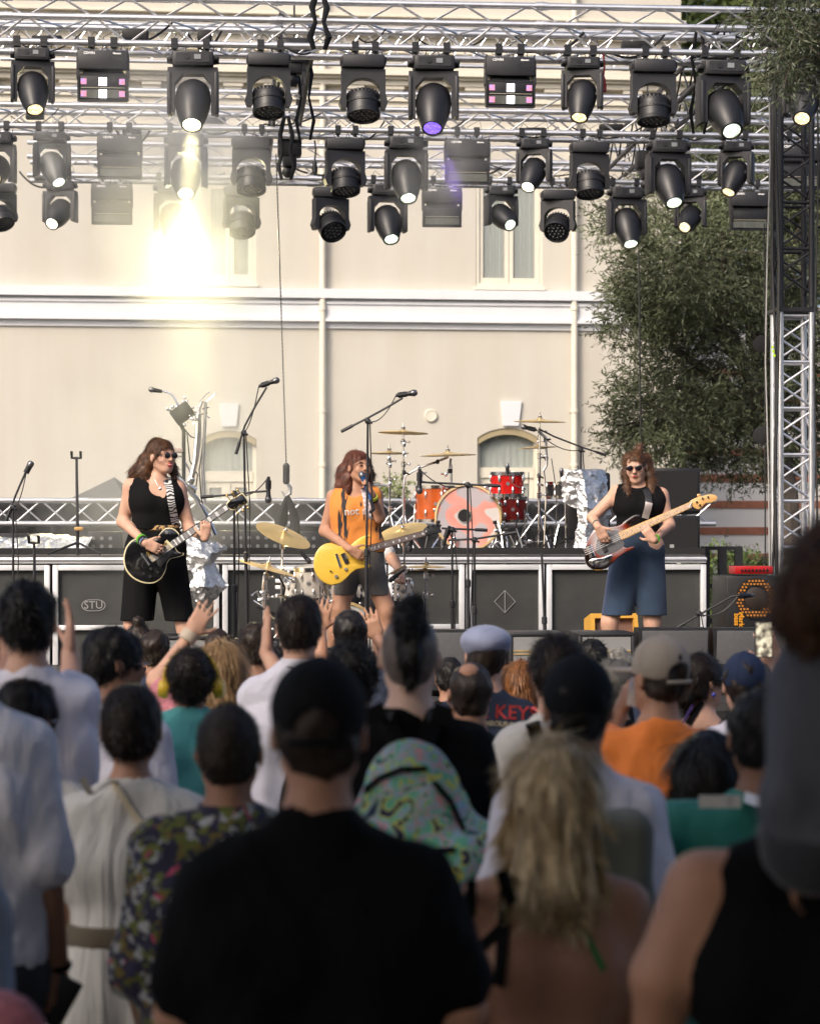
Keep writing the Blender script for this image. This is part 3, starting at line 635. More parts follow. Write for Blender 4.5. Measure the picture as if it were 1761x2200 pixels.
def strobe(row, cx, wpx, label, lit=False, dytop=18):
    d0 = ROWD[row]; yc = 1150 - ROWH * F / dd(cx, d0); loc = S(cx, yc, d0); s = F / loc.y; k = wpx / s / .385
    t = thing('strobe_light', label, 'stage light', tuple(loc), YAW, FIX); top = -(dytop / s); clamps(t, 1, top, (-.085 * k, .08 * k)); Mt = Matrix.Translation((0, 0, top)) @ Matrix.Scale(k, 4)
    def tr(g): g.v = [tuple(Mt @ Vector(v)) for v in g.v]; return g
    g = MB(); g.rbox((0, 0, -.075), (.37, .13, .14), .008); tr(g).build('body', M_BLK2, t)
    for sx in (-1, 1): g = MB(); g.prism([(sx * .1925, -.05), (sx * .1925, -.21), (sx * .170, -.21), (sx * .170, .0), (sx * .182, .02)][::sx], .10, RX90); tr(g).build('side_bracket', M_BLK2, t)
    g = MB(); rot = Matrix.Rotation(.12, 3, 'X'); g.rbox((0, .0, -.275), (.375, .07, .20), .01, rot); g.rbox((0, .02, -.17), (.30, .06, .05), .012, rot); hd = tr(g).build('lamp_housing', M_BLK, t)
    fr = MB()
    for z, h in ((-.182, .006), (-.373, .006)): fr.box((0, -.043, z), (.372, .012, .012), rot)
    for sx in (-1, 1): fr.box((sx * .18, -.043, -.275), (.012, .012, .18), rot)
    tr(fr).build('housing_rim', M_BLK2, hd)
    for zz in (-.232, -.322):
        g = MB(); g.box((0, -.036, zz), (.33, .006, .062), rot); tr(g).build('reflector', m_refl, hd)
        if lit:
            g = MB(); g.box((0, -.041, zz), (.056, .006, .058), rot); tr(g).build('led_block', m_led['white'], hd)
            for sx in (-1, 1): g = MB(); g.box((sx * .14, -.041, zz), (.042, .006, .042), rot); tr(g).build('led_corner', m_led['rgb'], hd)
    g = MB(); g.box((0, -.040, -.277), (.32, .006, .004), rot); tr(g).build('strobe_tube', m_line, hd)
    for sx, r in ((.07, .009),):
        g = MB()
        for a in range(4): g.cyl((sx + .018 * math.cos(a * 1.57), -.0655, -.065 + .018 * math.sin(a * 1.57)), (sx + .018 * math.cos(a * 1.57), -.069, -.065 + .018 * math.sin(a * 1.57)), .006, n=8)
        g.box((.12, -.066, -.065), (.055, .003, .04)); tr(g).build('control_keys', M_BLK, t)
    for tx, x, sz in (('CEWIN', -.098, .026), ('Maxxum', .105, .018)):
        me = text_mesh(tx, sz, .001, .95, .0008); place_text(me, Mt @ Matrix.Translation((x, -.0668, -.028)) @ RX90, M_WHITE, t, 'lettering')
    return t
B, Wh, St = beam_head, wash_head, strobe
heads = {}
heads['a'] = B(0, 71, 96, (82, 244), 'warm', 'leftmost long beam light in the front row, lens faintly lit')
St(0, 222, 112, 'rectangular strobe left of the blazing beam with lit white and coloured squares', True)
heads['blaze'] = B(0, 415, 113, (416, 278), 'blaze', 'front row beam light throwing the blazing yellow white beam', 20)
Wh(0, 577, 100, 'round wash light beside the chain hoist, right of the blazing beam', .05)
Wh(0, 780, 103, 'round wash light between the chain hoist and the blue lens')
heads['blue'] = B(0, 931, 112, (928, 285), 'blue', 'front row beam light with the glowing blue violet lens', 20)
St(0, 1095, 110, 'rectangular strobe right of the blue lens with lit white and coloured squares', True)
heads['b'] = B(0, 1250, 92, (1241, 260), 'warm', 'small front row beam light between the lit strobe and a wash light')
Wh(0, 1402, 103, 'round wash light of the front row with sparkling lens cells, nearest the tree', 0, .2)
heads['c'] = B(0, 1552, 115, (1565, 292), 'white', 'big front row beam light with white lens at the upper right', 20)
heads['d'] = B(0, 1726, 96, (1714, 264), 'warm', 'front row beam light half hidden under the olive branch')
B(1, -8, 90, (-4, 392), 'warm', 'second row beam light cut by the left edge')
heads['e'] = B(1, 112, 80, (132, 398), 'white', 'second row beam light below the leftmost one, crossed by its pale beam', 15)
St(1, 258, 97, 'unlit strobe of the second row, left of the blazing beam')
heads['glow'] = B(1, 400, 96, (403, 424), 'glow', 'second row beam light swallowed by the yellow glow', 15)
Wh(1, 540, 90, 'second row wash light just right of the yellow glow')
Wh(1, 741, 90, 'second row wash light right of the hanging chain', .15)
B(1, 872, 95, (877, 433), 'white', 'second row beam light hanging under the blue lens, pale green lens', 15)
St(1, 1003, 98, 'unlit strobe of the second row tinged violet by the blue beam')
B(1, 1147, 78, (1131, 408), 'glow', 'small second row beam light tilted left in front of the tall window', 15)
Wh(1, 1265, 88, 'second row wash light above the bass side of the stage', .1)
B(1, 1434, 97, (1444, 443), 'white', 'second row beam light with white lens in front of the olive tree', 15)
B(1, 1580, 78, (1560, 418), 'warm', 'slim second row beam light tilted left beside the tower', 15)
St(1, 1714, 98, 'unlit strobe hung right in front of the black tower')
Wh(2, 2, 72, 'third row wash light cut by the left edge', .6, .6)
B(2, 130, 75, (117, 487), 'glow', 'third row beam light at the far left with glowing lens', 13)
St(2, 241, 89, 'unlit strobe of the third row, lowest on the left')
heads['glow2'] = B(2, 373, 88, (378, 517), 'glow', 'third row beam light low in the yellow glow', 13)
Wh(2, 519, 80, 'third row wash light in the smoke right of the glow', .25, .4)
Wh(2, 710, 82, 'third row wash light over the singer with lens cells showing', .3, .8)
B(2, 832, 86, (841, 520), 'white', 'third row beam light right of the singer\'s microphone, bright white lens', 13)
St(2, 949, 86, 'unlit strobe of the third row under the violet tinged one')
B(2, 1076, 72, (1095, 489), 'white', 'small third row beam light tilted right in front of the tall window', 13)
Wh(2, 1198, 78, 'third row wash light turned left beside the tall window', -.35, .8)
B(2, 1345, 86, (1352, 530), 'white', 'third row beam light in front of the left edge of the olive tree', 13)
B(2, 1482, 70, (1465, 494), 'warm', 'small third row beam light turned left within the tree foliage', 13)
St(2, 1608, 85, 'unlit strobe of the third row left of the tower, before the tree')

# ---------------------------------------------------------------- hoists, slings, cables on the rig
def hoist(px, py, d0, label, h=.34, mark=False):
    t = thing('chain_hoist', label, 'hoist', tuple(S(px, py, d0)), YAW, 'black chain hoists on the rig')
    g = MB(); g.rbox((0, 0, 0), (.22, .18, h * .5), .02); g.rbox((0, 0, -.12), (.13, .14, .12), .02); g.build('motor', M_BLK2, t)
    g = MB(); g.cyl((.0, 0, .05), (.0, 0, .8), .008, n=6); g.build('chain', M_BLK, t)
    g = MB(); g.lathe([(.02, 0), (.05, .02), (.05, .05), (.02, .07)], (-.02, -.06, -.23), (0, 1, 0), 16); g.tube([(0, 0, -.17), (.03, 0, -.22), (.01, 0, -.27), (-.03, 0, -.25)], .012, 8); g.build('hook', M_BLK, t)
    if mark: me = text_mesh('ARMAS', .035, .001); place_text(me, Matrix.Translation((.0, -.091, .03)) @ RX90, M_WHITE, t); return t
hoist(632, 112, 18.4, 'chain hoist beside the front row wash light', .4, True); hoist(622, 318, 21.6, 'chain hoist hanging at the second truss'); hoist(1480, 400, 24.3, 'chain hoist hung before the tree'); hoist(1390, 345, 21.6, 'chain hoist behind the wash light near the tree')
def sling(px, y0, y1, d0, label, w_=.05):
    t = thing('round_sling', label, 'sling', tuple(S(px, y0, d0)), YAW, 'black round slings')
    L = (y1 - y0) / F * d0
    for sx in (-1, 1):
        g = MB(); g.tube([(sx * .015, 0, 0), (sx * .055, -.02, -L * .3), (sx * .03, -.03, -L * .55), (sx * .07, -.03, -L * .8), (sx * .04, 0, -L)], [w_ * .8, w_, w_ * .6, w_, w_ * .7], 8, .35); g.build('sling_band', M_MATT, t)
sling(686, -20, 106, 17.3, 'black sling wrapped over the front truss at top centre', .036); sling(655, 100, 300, 18.6, 'black sling behind the front row, right of the hoist', .022); sling(615, 250, 385, 20.8, 'black sling round the second truss at the chain', .03); sling(1500, 60, 290, 17.8, 'black sling beside the big right beam light', .025)
ORD = ['leftmost','second from the left','third from the left','fourth from the left','fifth','sixth','seventh','eighth','ninth','rightmost']
rr = random.Random(3)
for row in range(3):
    for i, px in enumerate(range(40, 1650, 175)):
        d0 = ROWD[row] + .2; y = 1150 - (ROWH + rr.uniform(.02, .22)) * F / dd(px, d0); y2 = 1150 - (ROWH + rr.uniform(0, .2)) * F / dd(px + 120, d0)
        a = S(px + rr.uniform(-40, 40), y, d0); b = S(px + rr.uniform(80, 170), y2, d0); g = MB(); g.tube(catenary(a, b, rr.uniform(.05, .16)), rr.uniform(.005, .012), 6)
        if rr.random() < .45: m = a.lerp(b, .5); g.rbox(m + Vector((0, 0, -.03)), (rr.uniform(.1, .25), .08, rr.uniform(.04, .09)), .01)
        tag(g.build('cable', M_CABLE), 'black power cable looped through the %s truss, %s along it' % (['front', 'middle', 'rear'][row], ORD[i]), 'cable', 'cables looped through truss %s' % ['one', 'two', 'three'][row])
for px, y, d0, lab in ((1295, 165, 17.6, 'red and black plug dangling from the front truss'), (676, 345, 20.9, 'black plug dangling left of the hoist chain')):
    g = MB(); p = S(px, y, d0); g.tube([p + Vector((0, 0, .18)), p + Vector((.01, 0, .08)), p], .008, 6); g.lathe([(.012, 0), (.02, -.02), (.02, -.05), (.026, -.055), (.026, -.11), (.018, -.12)], p, (0, 0, 1), 12)
    tag(g.build('power_plug', mat('red_plug', (.35, .02, .015), .4, var=0) if px > 1000 else M_CABLE), lab, 'plug')
# hanging chain with hook and bag, left of the singer
t = thing('hanging_chain', 'long black hoist chain hanging down to a hook between guitarist and singer', 'chain', tuple(S(590, 385, 20)))
p0 = S(593, 330, 20); p1 = S(615, 1000, 20); g = MB(); n = 170
for i in range(n):
    a = p0.lerp(p1, i / n); b = p0.lerp(p1, (i + .9) / n); g.cyl(a, b, .0075 if i % 2 else .0045, n=5)
ch = g.build('chain_links', M_BLK, t, world=True); ch['kind'] = 'stuff'
g = MB(); g.lathe([(.015, .02), (.03, 0), (.03, -.14), (.02, -.16)], p1, (0, 0, 1), 12); g.build('chain_stop', M_BLK2, t, world=True)
p = p1 + Vector((0, 0, -.17)); g = MB(); g.tube([p + Vector((0, 0, .03)), p + Vector((.035, 0, -.02)), p + Vector((.03, 0, -.07)), p + Vector((-.01, 0, -.09)), p + Vector((-.04, 0, -.05))], [.014, .016, .02, .016, .006], 8); g.build('hook', M_STEEL, t, world=True)
g = MB(); q = p + Vector((.01, 0, -.08)); g.tube([q, q + Vector((-.02, 0, -.08)), q + Vector((-.055, 0, -.22)), q + Vector((-.05, 0, -.34))], [.012, .035, .07, .05], 8, .7); g.tube([q, q + Vector((.03, 0, -.08)), q + Vector((.065, 0, -.22)), q + Vector((.06, 0, -.34))], [.012, .03, .05, .05], 8, .7); tag(g.build('sling_bag', M_MATT), 'black sling hanging from the chain hook', 'sling')

# ---------------------------------------------------------------- tower at the right
tw = thing('truss_tower', 'square truss tower at the right edge, black above and silver below', 'tower', tuple(S(1709, 1150, 18.6)), YAW); zc = EYE
tw.location.z = 0; MW[tw.name] = Matrix.Translation(tw.location) @ Matrix.Rotation(YAW, 4, 'Z')
zj = EYE + (1150 - 664) / F * 18.8; hw = .127
for m, z0, z1 in ((M_ALU, .05, zj - .02), (M_BLK2, zj + .02, 6.6)):
    for sx in (-1, 1):
        for y in (0, 2 * hw): g = MB(); g.cyl((sx * hw, y, z0), (sx * hw, y, z1), .025, n=14); g.build('tower_chord', m, tw)
    n = int((z1 - z0) / .375); cache = {}
    for i in range(n):
        za = z1 - .03 - i * .375
        for key, a, b in (('h', (-hw, 0, 0), (hw, 0, 0)), ('h2', (-hw, 2 * hw, 0), (hw, 2 * hw, 0)), ('d1', (-hw, 0, -.19), (hw, 0, -.02)), ('d2', (-hw, 0, -.19), (hw, 0, -.36)), ('s1', (-hw, 0, 0), (-hw, 2 * hw, -.19)), ('s2', (-hw, 2 * hw, -.19), (-hw, 0, -.37)), ('r1', (hw, 2 * hw, 0), (hw, 0, -.19)), ('r2', (hw, 0, -.19), (hw, 2 * hw, -.37)), ('b1', (-hw, 2 * hw, -.02), (hw, 2 * hw, -.19)), ('b2', (hw, 2 * hw, -.19), (-hw, 2 * hw, -.36))):
            if key not in cache: g = MB(); g.cyl(a, b, .014 if key[0] == 'h' else .010, n=8, caps=False); cache[key] = g.mesh('tower_brace')
            o = link('tower_brace', cache[key], m, tw); o.location = (0, 0, za)
g = MB(); g.box((0, hw, zj), (2 * hw + .08, 2 * hw + .08, .03)); g.build('joint_plate', M_BLK2, tw)
g = MB(); g.box((0, hw, .03), (.7, .7, .03)); g.build('base_plate', M_STEEL, tw)
for i, (px, r) in enumerate(((1648, .006), (1662, .01), (1668, .014), (1752, .008))):
    g = MB(); zz = [6.2, 5, 4.2, 3.4, 2.4, 1.6, .9]; pts = [Vector((S(px + 5 * math.sin(i * 2 + j * 1.7), 0, 18.45).x, dd(px, 18.45), z)) for j, z in enumerate(zz)]; g.tube(pts, r, 6)
    tag(g.build('cable', mat('grey_cable', (.35, .34, .32), .5, var=0) if i == 0 else M_CABLE), 'pale grey cable running down the left side of the tower' if i == 0 else 'black cable strapped along the tower, ' + ['', 'thin one just left of it', 'thick one just left of its front post', 'the one right of it'][i], 'cable', None if i == 0 else 'black cables on the tower')
g = MB()
for k in range(3): g.box(S(1660 + k * 2 - 2, 746 + k * 9, 18.4), (.018, .01, .02))
tag(g.build('warning_tape', mat('yellow_tape', (.45, .75, .02), .4, var=0)), 'yellow green tape tabs on the cable by the tower top joint', 'tape')
# thin drop wires before the tree, lamp on the wall tree
g = MB(); g.cyl(S(1371, 540, 23.8), S(1376, 955, 23.8), .009, n=6); tag(g.build('steel_wire', M_CABLE), 'thin dark wire dropping from the rear truss above the bass player', 'wire')
g = MB(); g.cyl(S(1641, 480, 22), S(1643, 1240, 22), .007, n=6); tag(g.build('steel_wire', M_CABLE), 'thin dark wire dropping just left of the silver tower', 'wire')
for py, lab in ((740, 'upper black flood lamp in the foliage left of the tower'), (935, 'lower black flood lamp in the foliage left of the tower')):
    p = S(1636, py, 19.2); t = thing('flood_lamp', lab, 'lamp', tuple(p), YAW, 'flood lamps by the tower')
    g = MB(); g.lathe([(.02, .09), (.05, .07), (.07, .02), (.075, -.03), (.06, -.04)], (0, 0, 0), (.3, 1, 0), 20); g.build('lamp_shade', M_MATT, t); g = MB(); g.cyl((0, 0, 0), (.22, 0, 0), .015); g.box((.1, 0, .05), (.05, .05, .1)); g.build('arm', M_BLK2, t)
# ---------------------------------------------------------------- beams and smoke
def spot(key, e, col, ang, aim=None, off=.03):
    t, p, D = heads[key]; l = bpy.data.lights.new('beam', 'SPOT'); l.energy = e; l.color = col; l.spot_size = R(ang); l.spot_blend = 1; l.shadow_soft_size = .06
    o = bpy.data.objects.new('beam_lamp', l); COL.objects.link(o); d = (aim - p).normalized() if aim is not None else D
    Mw = Matrix.Translation(p + d * off) @ d.to_track_quat('-Z', 'Y').to_matrix().to_4x4(); o.parent = t; o.matrix_parent_inverse = MW[t.name].inverted(); o.matrix_basis = Mw
spot('blaze', 2700, (1, .90, .48), 19, W(404, 700, 16.9)); spot('glow', 230, (1, .88, .45), 70, W(410, 900, 20.0)); spot('glow2', 400, (1, .88, .45), 80, W(396, 640, 21.5))
spot('a', 700, (1, .95, .85), 9, W(128, 420, 16.9)); spot('blue', 500, (.30, .12, 1), 12, W(985, 420, 17.2))
def smoke_mat(name, dens, noise=0., aniso=.3, col=(1, 1, .98)):
    m = bpy.data.materials.new(name); m.use_nodes = True; N, L = m.node_tree.nodes, m.node_tree.links; N.remove(N['Principled BSDF']); v = N.new('ShaderNodeVolumePrincipled'); v.inputs['Color'].default_value = (*col, 1); v.inputs['Density'].default_value = dens; v.inputs['Anisotropy'].default_value = aniso
    L.new(v.outputs[0], N['Material Output'].inputs['Volume'])
    if noise:
        tc = N.new('ShaderNodeTexCoord'); n = N.new('ShaderNodeTexNoise'); n.inputs['Scale'].default_value = noise; n.inputs['Detail'].default_value = 3; n.inputs['Distortion'].default_value = .6; L.new(tc.outputs['Object'], n.inputs[0])
        r = N.new('ShaderNodeMapRange'); r.inputs['From Min'].default_value = .42; r.inputs['From Max'].default_value = .68; r.inputs['To Min'].default_value = 0; r.inputs['To Max'].default_value = dens * 2.2; L.new(n.outputs[0], r.inputs[0])
        g_ = N.new('ShaderNodeTexGradient'); g_.gradient_type = 'SPHERICAL'; mp = N.new('ShaderNodeMapping'); L.new(tc.outputs['Object'], mp.inputs[0]); L.new(mp.outputs[0], g_.inputs[0]); m['mp'] = 1
        mu = N.new('ShaderNodeMath'); mu.operation = 'MULTIPLY'; L.new(r.outputs[0], mu.inputs[0]); L.new(g_.outputs[0], mu.inputs[1]); L.new(mu.outputs[0], v.inputs['Density'])
    return m
def blob(name, c, rad, m, label):
    g = MB(); g.sphere((0, 0, 0), 1, 24, rad); o = g.build(name, m, None); o.location = c; MW[o.name] = Matrix.Translation(c); o['kind'] = 'stuff'; o['label'] = label
    for n in m.node_tree.nodes:
        if n.type == 'MAPPING': n.inputs['Scale'].default_value = [1 / q for q in rad]
blob('smoke', W(398, 450, 20.2), (.95, 4.6, 1.15), smoke_mat('dense_smoke', .5, 1.1, .35), 'bright smoke hanging in the yellow beam among the left stage lights')
blob('smoke', W(430, 960, 18.6), (1.5, 2.2, 1.9), smoke_mat('thin_smoke', .27, .8, .3), 'thin smoke drifting down behind the guitarist')
blob('smoke', W(960, 380, 17.5), (.5, .9, .6), smoke_mat('violet_beam_smoke', .4, 2.4, .35), 'light smoke showing the violet beam')
blob('smoke', W(110, 350, 17.4), (.55, .9, .7), smoke_mat('pale_beam_smoke', .30, 2.4, .35), 'light smoke showing the pale beam at the far left')
# ================================================================ RISER, CASES AND BACKLINE
m_case = mat('case_panel', (.034, .035, .034), .7, var=.25, vscale=4, bump=.0008, bscale=300)
m_wht = mat('white_case_edge', (.66, .67, .69), .42, .15, var=.08, vscale=5)
m_dirt = mat('grey_print', (.30, .30, .30), .5, var=0)
D0 = 18.5; sR = F / D0
def sx(px, d0=D0): return (px - CX) / F * dd(px, d0) / math.cos(YAW)      # local x in the yawed frame for a pixel column
def sz(py, d=D0): return EYE - (py - HOR) / F * d
RZ = sz(1192)
ztop, zbot = sz(1213), FLOOR + .002
edges = [(-66, 108), (114, 288), (293, 471), (478, 652), (657, 830), (834, 997), (1001, 1168), (1173, 1340), (1345, 1515)]
marks = {1: ('STU', .062), 6: ('diamond', 0)}
labs = ['at the left edge behind the microphone stand', 'printed STU', 'behind the black guitar', 'behind the tilted gold cymbal', 'behind the yellow guitar', 'right of the singer with the hi-hat before it', 'marked with a diamond', 'left of the yellow amplifier', 'at the right end under the black speakers']
for i, (a, b) in enumerate(edges):
    xa, xb = sx(a), sx(b); c = (xa + xb) / 2; w_ = xb - xa; h = ztop - zbot
    loc = MS.to_3x3() @ Vector((c, 0, 0)); t = thing('flight_case', 'white edged dark case under the riser, ' + labs[i], 'case', (loc.x, D0 + loc.y, zbot), YAW, 'white edged cases in a row')
    g = MB(); g.box((0, .32, h / 2), (w_ - .02, .6, h - .01)); g.build('panel', m_case, t, smooth=False)
    e = .043
    for cc_, s_ in (((-w_ / 2 + e / 2, 0, h / 2), (e, .05, h)), ((w_ / 2 - e / 2, 0, h / 2), (e, .05, h)), ((0, 0, h - e / 2), (w_ - 2 * e, .05, e)), ((0, 0, .27 + e / 2), (w_ - 2 * e, .045, e * .9))):
        if cc_[2] == .27 + e / 2 and i not in (1, 5): continue
        g = MB(); g.rbox(cc_, s_, .005); g.build('edge_profile', m_wht, t)
    if i in marks and marks[i][0] == 'STU':
        place_text(text_mesh('STU', .085, .001), Matrix.Translation((0, .012, sz(1299) - zbot)) @ RX90, m_dirt, t)
        o = [(.066 * math.cos(q) + (.028 if math.cos(q) > 0 else -.028), .046 * math.sin(q)) for q in [2 * math.pi * k / 28 for k in range(28)]]; o2 = [(x * .93, y * .9) for x, y in o]
        g = MB(); g.prism(o, .006, Matrix.Translation((0, .014, sz(1299) - zbot)) @ RX90, [o2]); g.build('logo_outline', m_dirt, t, smooth=False)
    if i in marks and marks[i][0] == 'diamond':
        o = [(-.087, 0), (0, -.092), (.087, 0), (0, .092)]; g = MB(); M = Matrix.Translation((0, .014, sz(1293) - zbot)) @ RX90
        g.prism(o, .006, M, [[(x * .94, y * .94) for x, y in o]]); g.prism([(-.0025, -.085), (.0025, -.085), (.0025, .085), (-.0025, .085)], .006, M); g.build('logo_outline', m_dirt, t, smooth=False)
    g = MB()
    for sgn in (-1, 1): g.box((sgn * w_ * .32, .3, -.0), (.02, .02, .001))
# riser on top of the cases
rs = thing('drum_riser', 'long low platform with white edge rail carrying the red drum kit', 'riser', (0, D0, 0), YAW)
xa, xb = sx(-70), sx(1515)
g = MB(); g.box(((xa + xb) / 2, 2.0, (RZ + ztop) / 2 + .006), (xb - xa, 3.96, RZ - ztop - .014)); g.build('deck', mat('riser_deck', (.05, .05, .055), .5, var=.2, vscale=2), rs, smooth=False)
g = MB(); g.rbox(((xa + xb) / 2, -.01, (sz(1197) + sz(1210)) / 2), (xb - xa, .05, sz(1197) - sz(1210)), .006); g.build('edge_rail', m_wht, rs)
g = MB(); g.cyl((xa, -.045, sz(1202)), (xb, -.045, sz(1202)), .009, n=8); g.build('rail_tube', M_ALU, rs)
g = MB(); g.box(((xa + xb) / 2, .03, sz(1184)), (xb - xa, .03, .05)); g.build('edge_board', M_MATT, rs, smooth=False)
g = MB()
for x in np.linspace(xa + .1, xb - .1, 9):
    for y in (1.0, 3.8): g.cyl((x, y, FLOOR), (x, y, ztop), .024)
g.build('riser_legs', M_STEEL, rs)
# rear low truss and black drape behind it
D2 = 21.6; xq0, xq1 = (-70 - CX) / F * D2, (1545 - CX) / F * D2
ladder_truss('truss', 'low horizontal silver truss running behind the drums', D2, (sz(1076, D2), sz(1125, D2)), xq0, xq1, .24, .25, .024)
t = thing('drape', 'dark grey drape and gear hanging behind the low rear truss', 'drape', (0, D2, 0), YAW)
g = MB(); n = 160; vs = []; fs = []
for i in range(n + 1):
    x = xq0 + (xq1 - xq0 - .3) * i / n
    for z in (FLOOR, sz(1079, D2)): vs.append((x, .34 + .015 * math.sin(i * .8) + .01 * math.sin(i * 2.1), z))
for i in range(n): fs.append((2 * i, 2 * i + 2, 2 * i + 3, 2 * i + 1))
g.add(vs, fs); g.build('cloth', mat('grey_drape', (.055, .055, .058), .9, var=.3, vscale=2), t, ang=None)
# row of dark gear racks with knobs standing along the back of the riser
m_knob = mat('grey_connector', (.3, .3, .31), .35, .6, var=0)
for i, (a, b, y0, y1, lab) in enumerate(((-60, 60, 1146, 1192, 'at the far left'), (190, 262, 1142, 1192, 'behind the black guitar, left half'), (268, 430, 1140, 1192, 'behind the guitarist'), (470, 640, 1140, 1192, 'behind the tilted cymbal'), (645, 690, 1142, 1192, 'left of the singer'))):
    xa_, xb_ = sx(a, 19.2), sx(b, 19.2); loc = MS.to_3x3() @ Vector(((xa_ + xb_) / 2, 0, 0)); t = thing('stage_box', 'dark connector box with rows of round sockets ' + lab, 'stage box', (loc.x, 19.2 + loc.y, RZ), YAW, 'dark connector boxes on the riser')
    h = sz(y0, 19.2) - RZ; w_ = xb_ - xa_; g = MB(); g.rbox((0, .12, h / 2), (w_, .24, h), .008); g.build('housing', M_BLK2, t)
    g = MB()
    for k in range(int(w_ / .07)):
        for z in (h * .35, h * .7): g.cyl((-w_ / 2 + .04 + k * .07, 0, z), (-w_ / 2 + .04 + k * .07, -.012, z), .016, n=8)
    g.build('sockets', m_knob, t)
# crumpled foil sheets
def foil(name, label, pts_rows, m=M_FOIL, amp=.02, seed=0, group=None, sub=4):
    rows = [[Vector(p) for p in r] for r in pts_rows]; nu = len(rows[0]); A = np.array([[tuple(p) for p in r] for r in rows])
    def up(A, ax):
        for _ in range(sub):
            A = np.moveaxis(A, ax, 0); mid = (A[:-1] + A[1:]) / 2; B = np.empty((len(A) * 2 - 1, *A.shape[1:])); B[0::2] = A; B[1::2] = mid; A = np.moveaxis(B, 0, ax)
        return A
    A = up(up(A, 0), 1); sh = A.shape; P = A.reshape(-1, 3); rng = np.random.default_rng(seed)
    for sc, a in ((4, 1), (9, .6), (20, .35)):
        for k in range(3): 
            n1 = vnoise(P, sc, seed * 31 + k, 1); P[:, k] += amp * a * (np.abs(n1) - .4)
    V = P; idx = np.arange(len(V)).reshape(sh[0], sh[1]); Q = np.stack([idx[:-1, :-1], idx[:-1, 1:], idx[1:, 1:], idx[1:, :-1]], -1).reshape(-1, 4)
    o = link(name, npmesh(name, V, Q, smooth=False), m); return tag(o, label, 'foil sheet', group)
foil('foil_sheet', 'crumpled silver foil over gear at the left edge of the riser', [[S(-20, 1178, 19.0), S(40, 1182, 19.0), S(100, 1180, 19.0), S(150, 1188, 19.0), S(182, 1186, 19.0)], [S(-20, 1150, 19.15), S(30, 1156, 19.1), S(90, 1150, 19.2), S(150, 1160, 19.1), S(200, 1152, 19.1)], [S(-20, 1152, 19.5), S(40, 1148, 19.5), S(100, 1146, 19.5), S(150, 1150, 19.5), S(190, 1160, 19.4)], [S(-20, 1180, 19.9), S(40, 1180, 19.9), S(100, 1180, 19.9), S(150, 1180, 19.9), S(190, 1180, 19.9)]], seed=1, amp=.014)
foil('foil_sheet', 'silver foil tangle hanging behind the guitarist\'s right side', [[S(395, 1150, 18.0), S(430, 1148, 18.0), S(470, 1165, 18.0)], [S(400, 1190, 17.9), S(445, 1200, 17.85), S(492, 1178, 18.1)], [S(412, 1235, 17.9), S(440, 1215, 17.9), S(462, 1208, 18.1)], [S(405, 1262, 17.85), S(440, 1262, 17.8), S(490, 1262, 18.0)], [S(420, 1290, 17.9), S(440, 1300, 17.9), S(460, 1290, 18.0)]], seed=2, amp=.028)
foil('foil_sheet', 'silver foil draped over the keyboard left of the bass player', [[S(1212, 1080, 18.9), S(1250, 1100, 18.9), S(1250, 1180, 18.8), S(1240, 1185, 18.8)], [S(1206, 1030, 18.9), S(1238, 1050, 18.85), S(1240, 1110, 18.8), S(1232, 1180, 18.8)], [S(1210, 1008, 18.9), S(1250, 1010, 18.8), S(1262, 1090, 18.75), S(1255, 1182, 18.75)], [S(1260, 1007, 19.0), S(1285, 1010, 18.9), S(1290, 1100, 18.8), S(1275, 1178, 18.8)], [S(1296, 1008, 19.1), S(1303, 1030, 19.0), S(1312, 1110, 18.9), S(1300, 1170, 18.9)]], seed=3, amp=.022)
t = thing('keyboard', 'black keyboard on edge mostly wrapped in silver foil', 'keyboard', tuple(S(1262, 1100, 19.15)), YAW); g = MB(); g.rbox((0, 0, .05), (.36, .12, .55), .02); g.build('case', M_BLK, t); g = MB(); g.cyl((0, .03, -.2), (0, .03, RZ - S(1262, 1100, 19.15).z), .02); g.box((0, .03, RZ - S(1262, 1100, 19.15).z + .01), (.4, .3, .02)); g.build('stand', M_BLK2, t)
# black loudspeakers at the right end
for i, (y0, y1, lab) in enumerate(((1004, 1104, 'upper black loudspeaker cabinet behind the bass player'), (1107, 1195, 'lower black loudspeaker cabinet behind the bass player, logo plate at its foot'))):
    d = 19.2; xa_, xb_ = sx(1395, d), sx(1503, d); loc = MS.to_3x3() @ Vector(((xa_ + xb_) / 2, 0, 0)); zb = sz(y1, d) if i == 0 else RZ + .002; h = sz(y0, d) - zb
    t = thing('loudspeaker', lab, 'loudspeaker', (loc.x, d + loc.y, zb), YAW, 'stacked black loudspeakers'); w_ = xb_ - xa_
    g = MB(); g.rbox((0, .25, h / 2), (w_, .5, h - .004), .008); g.build('cabinet', M_BLK, t); g = MB(); g.box((0, -.006, h / 2), (w_ - .04, .014, h - .05)); g.build('grille', mat('speaker_grille', (.006, .006, .007), .8, var=.3, vscale=60), t, smooth=False)
    if i: g = MB(); g.box((-.03, -.018, .06), (.035, .006, .035)); g.build('badge', m_dirt, t, smooth=False)
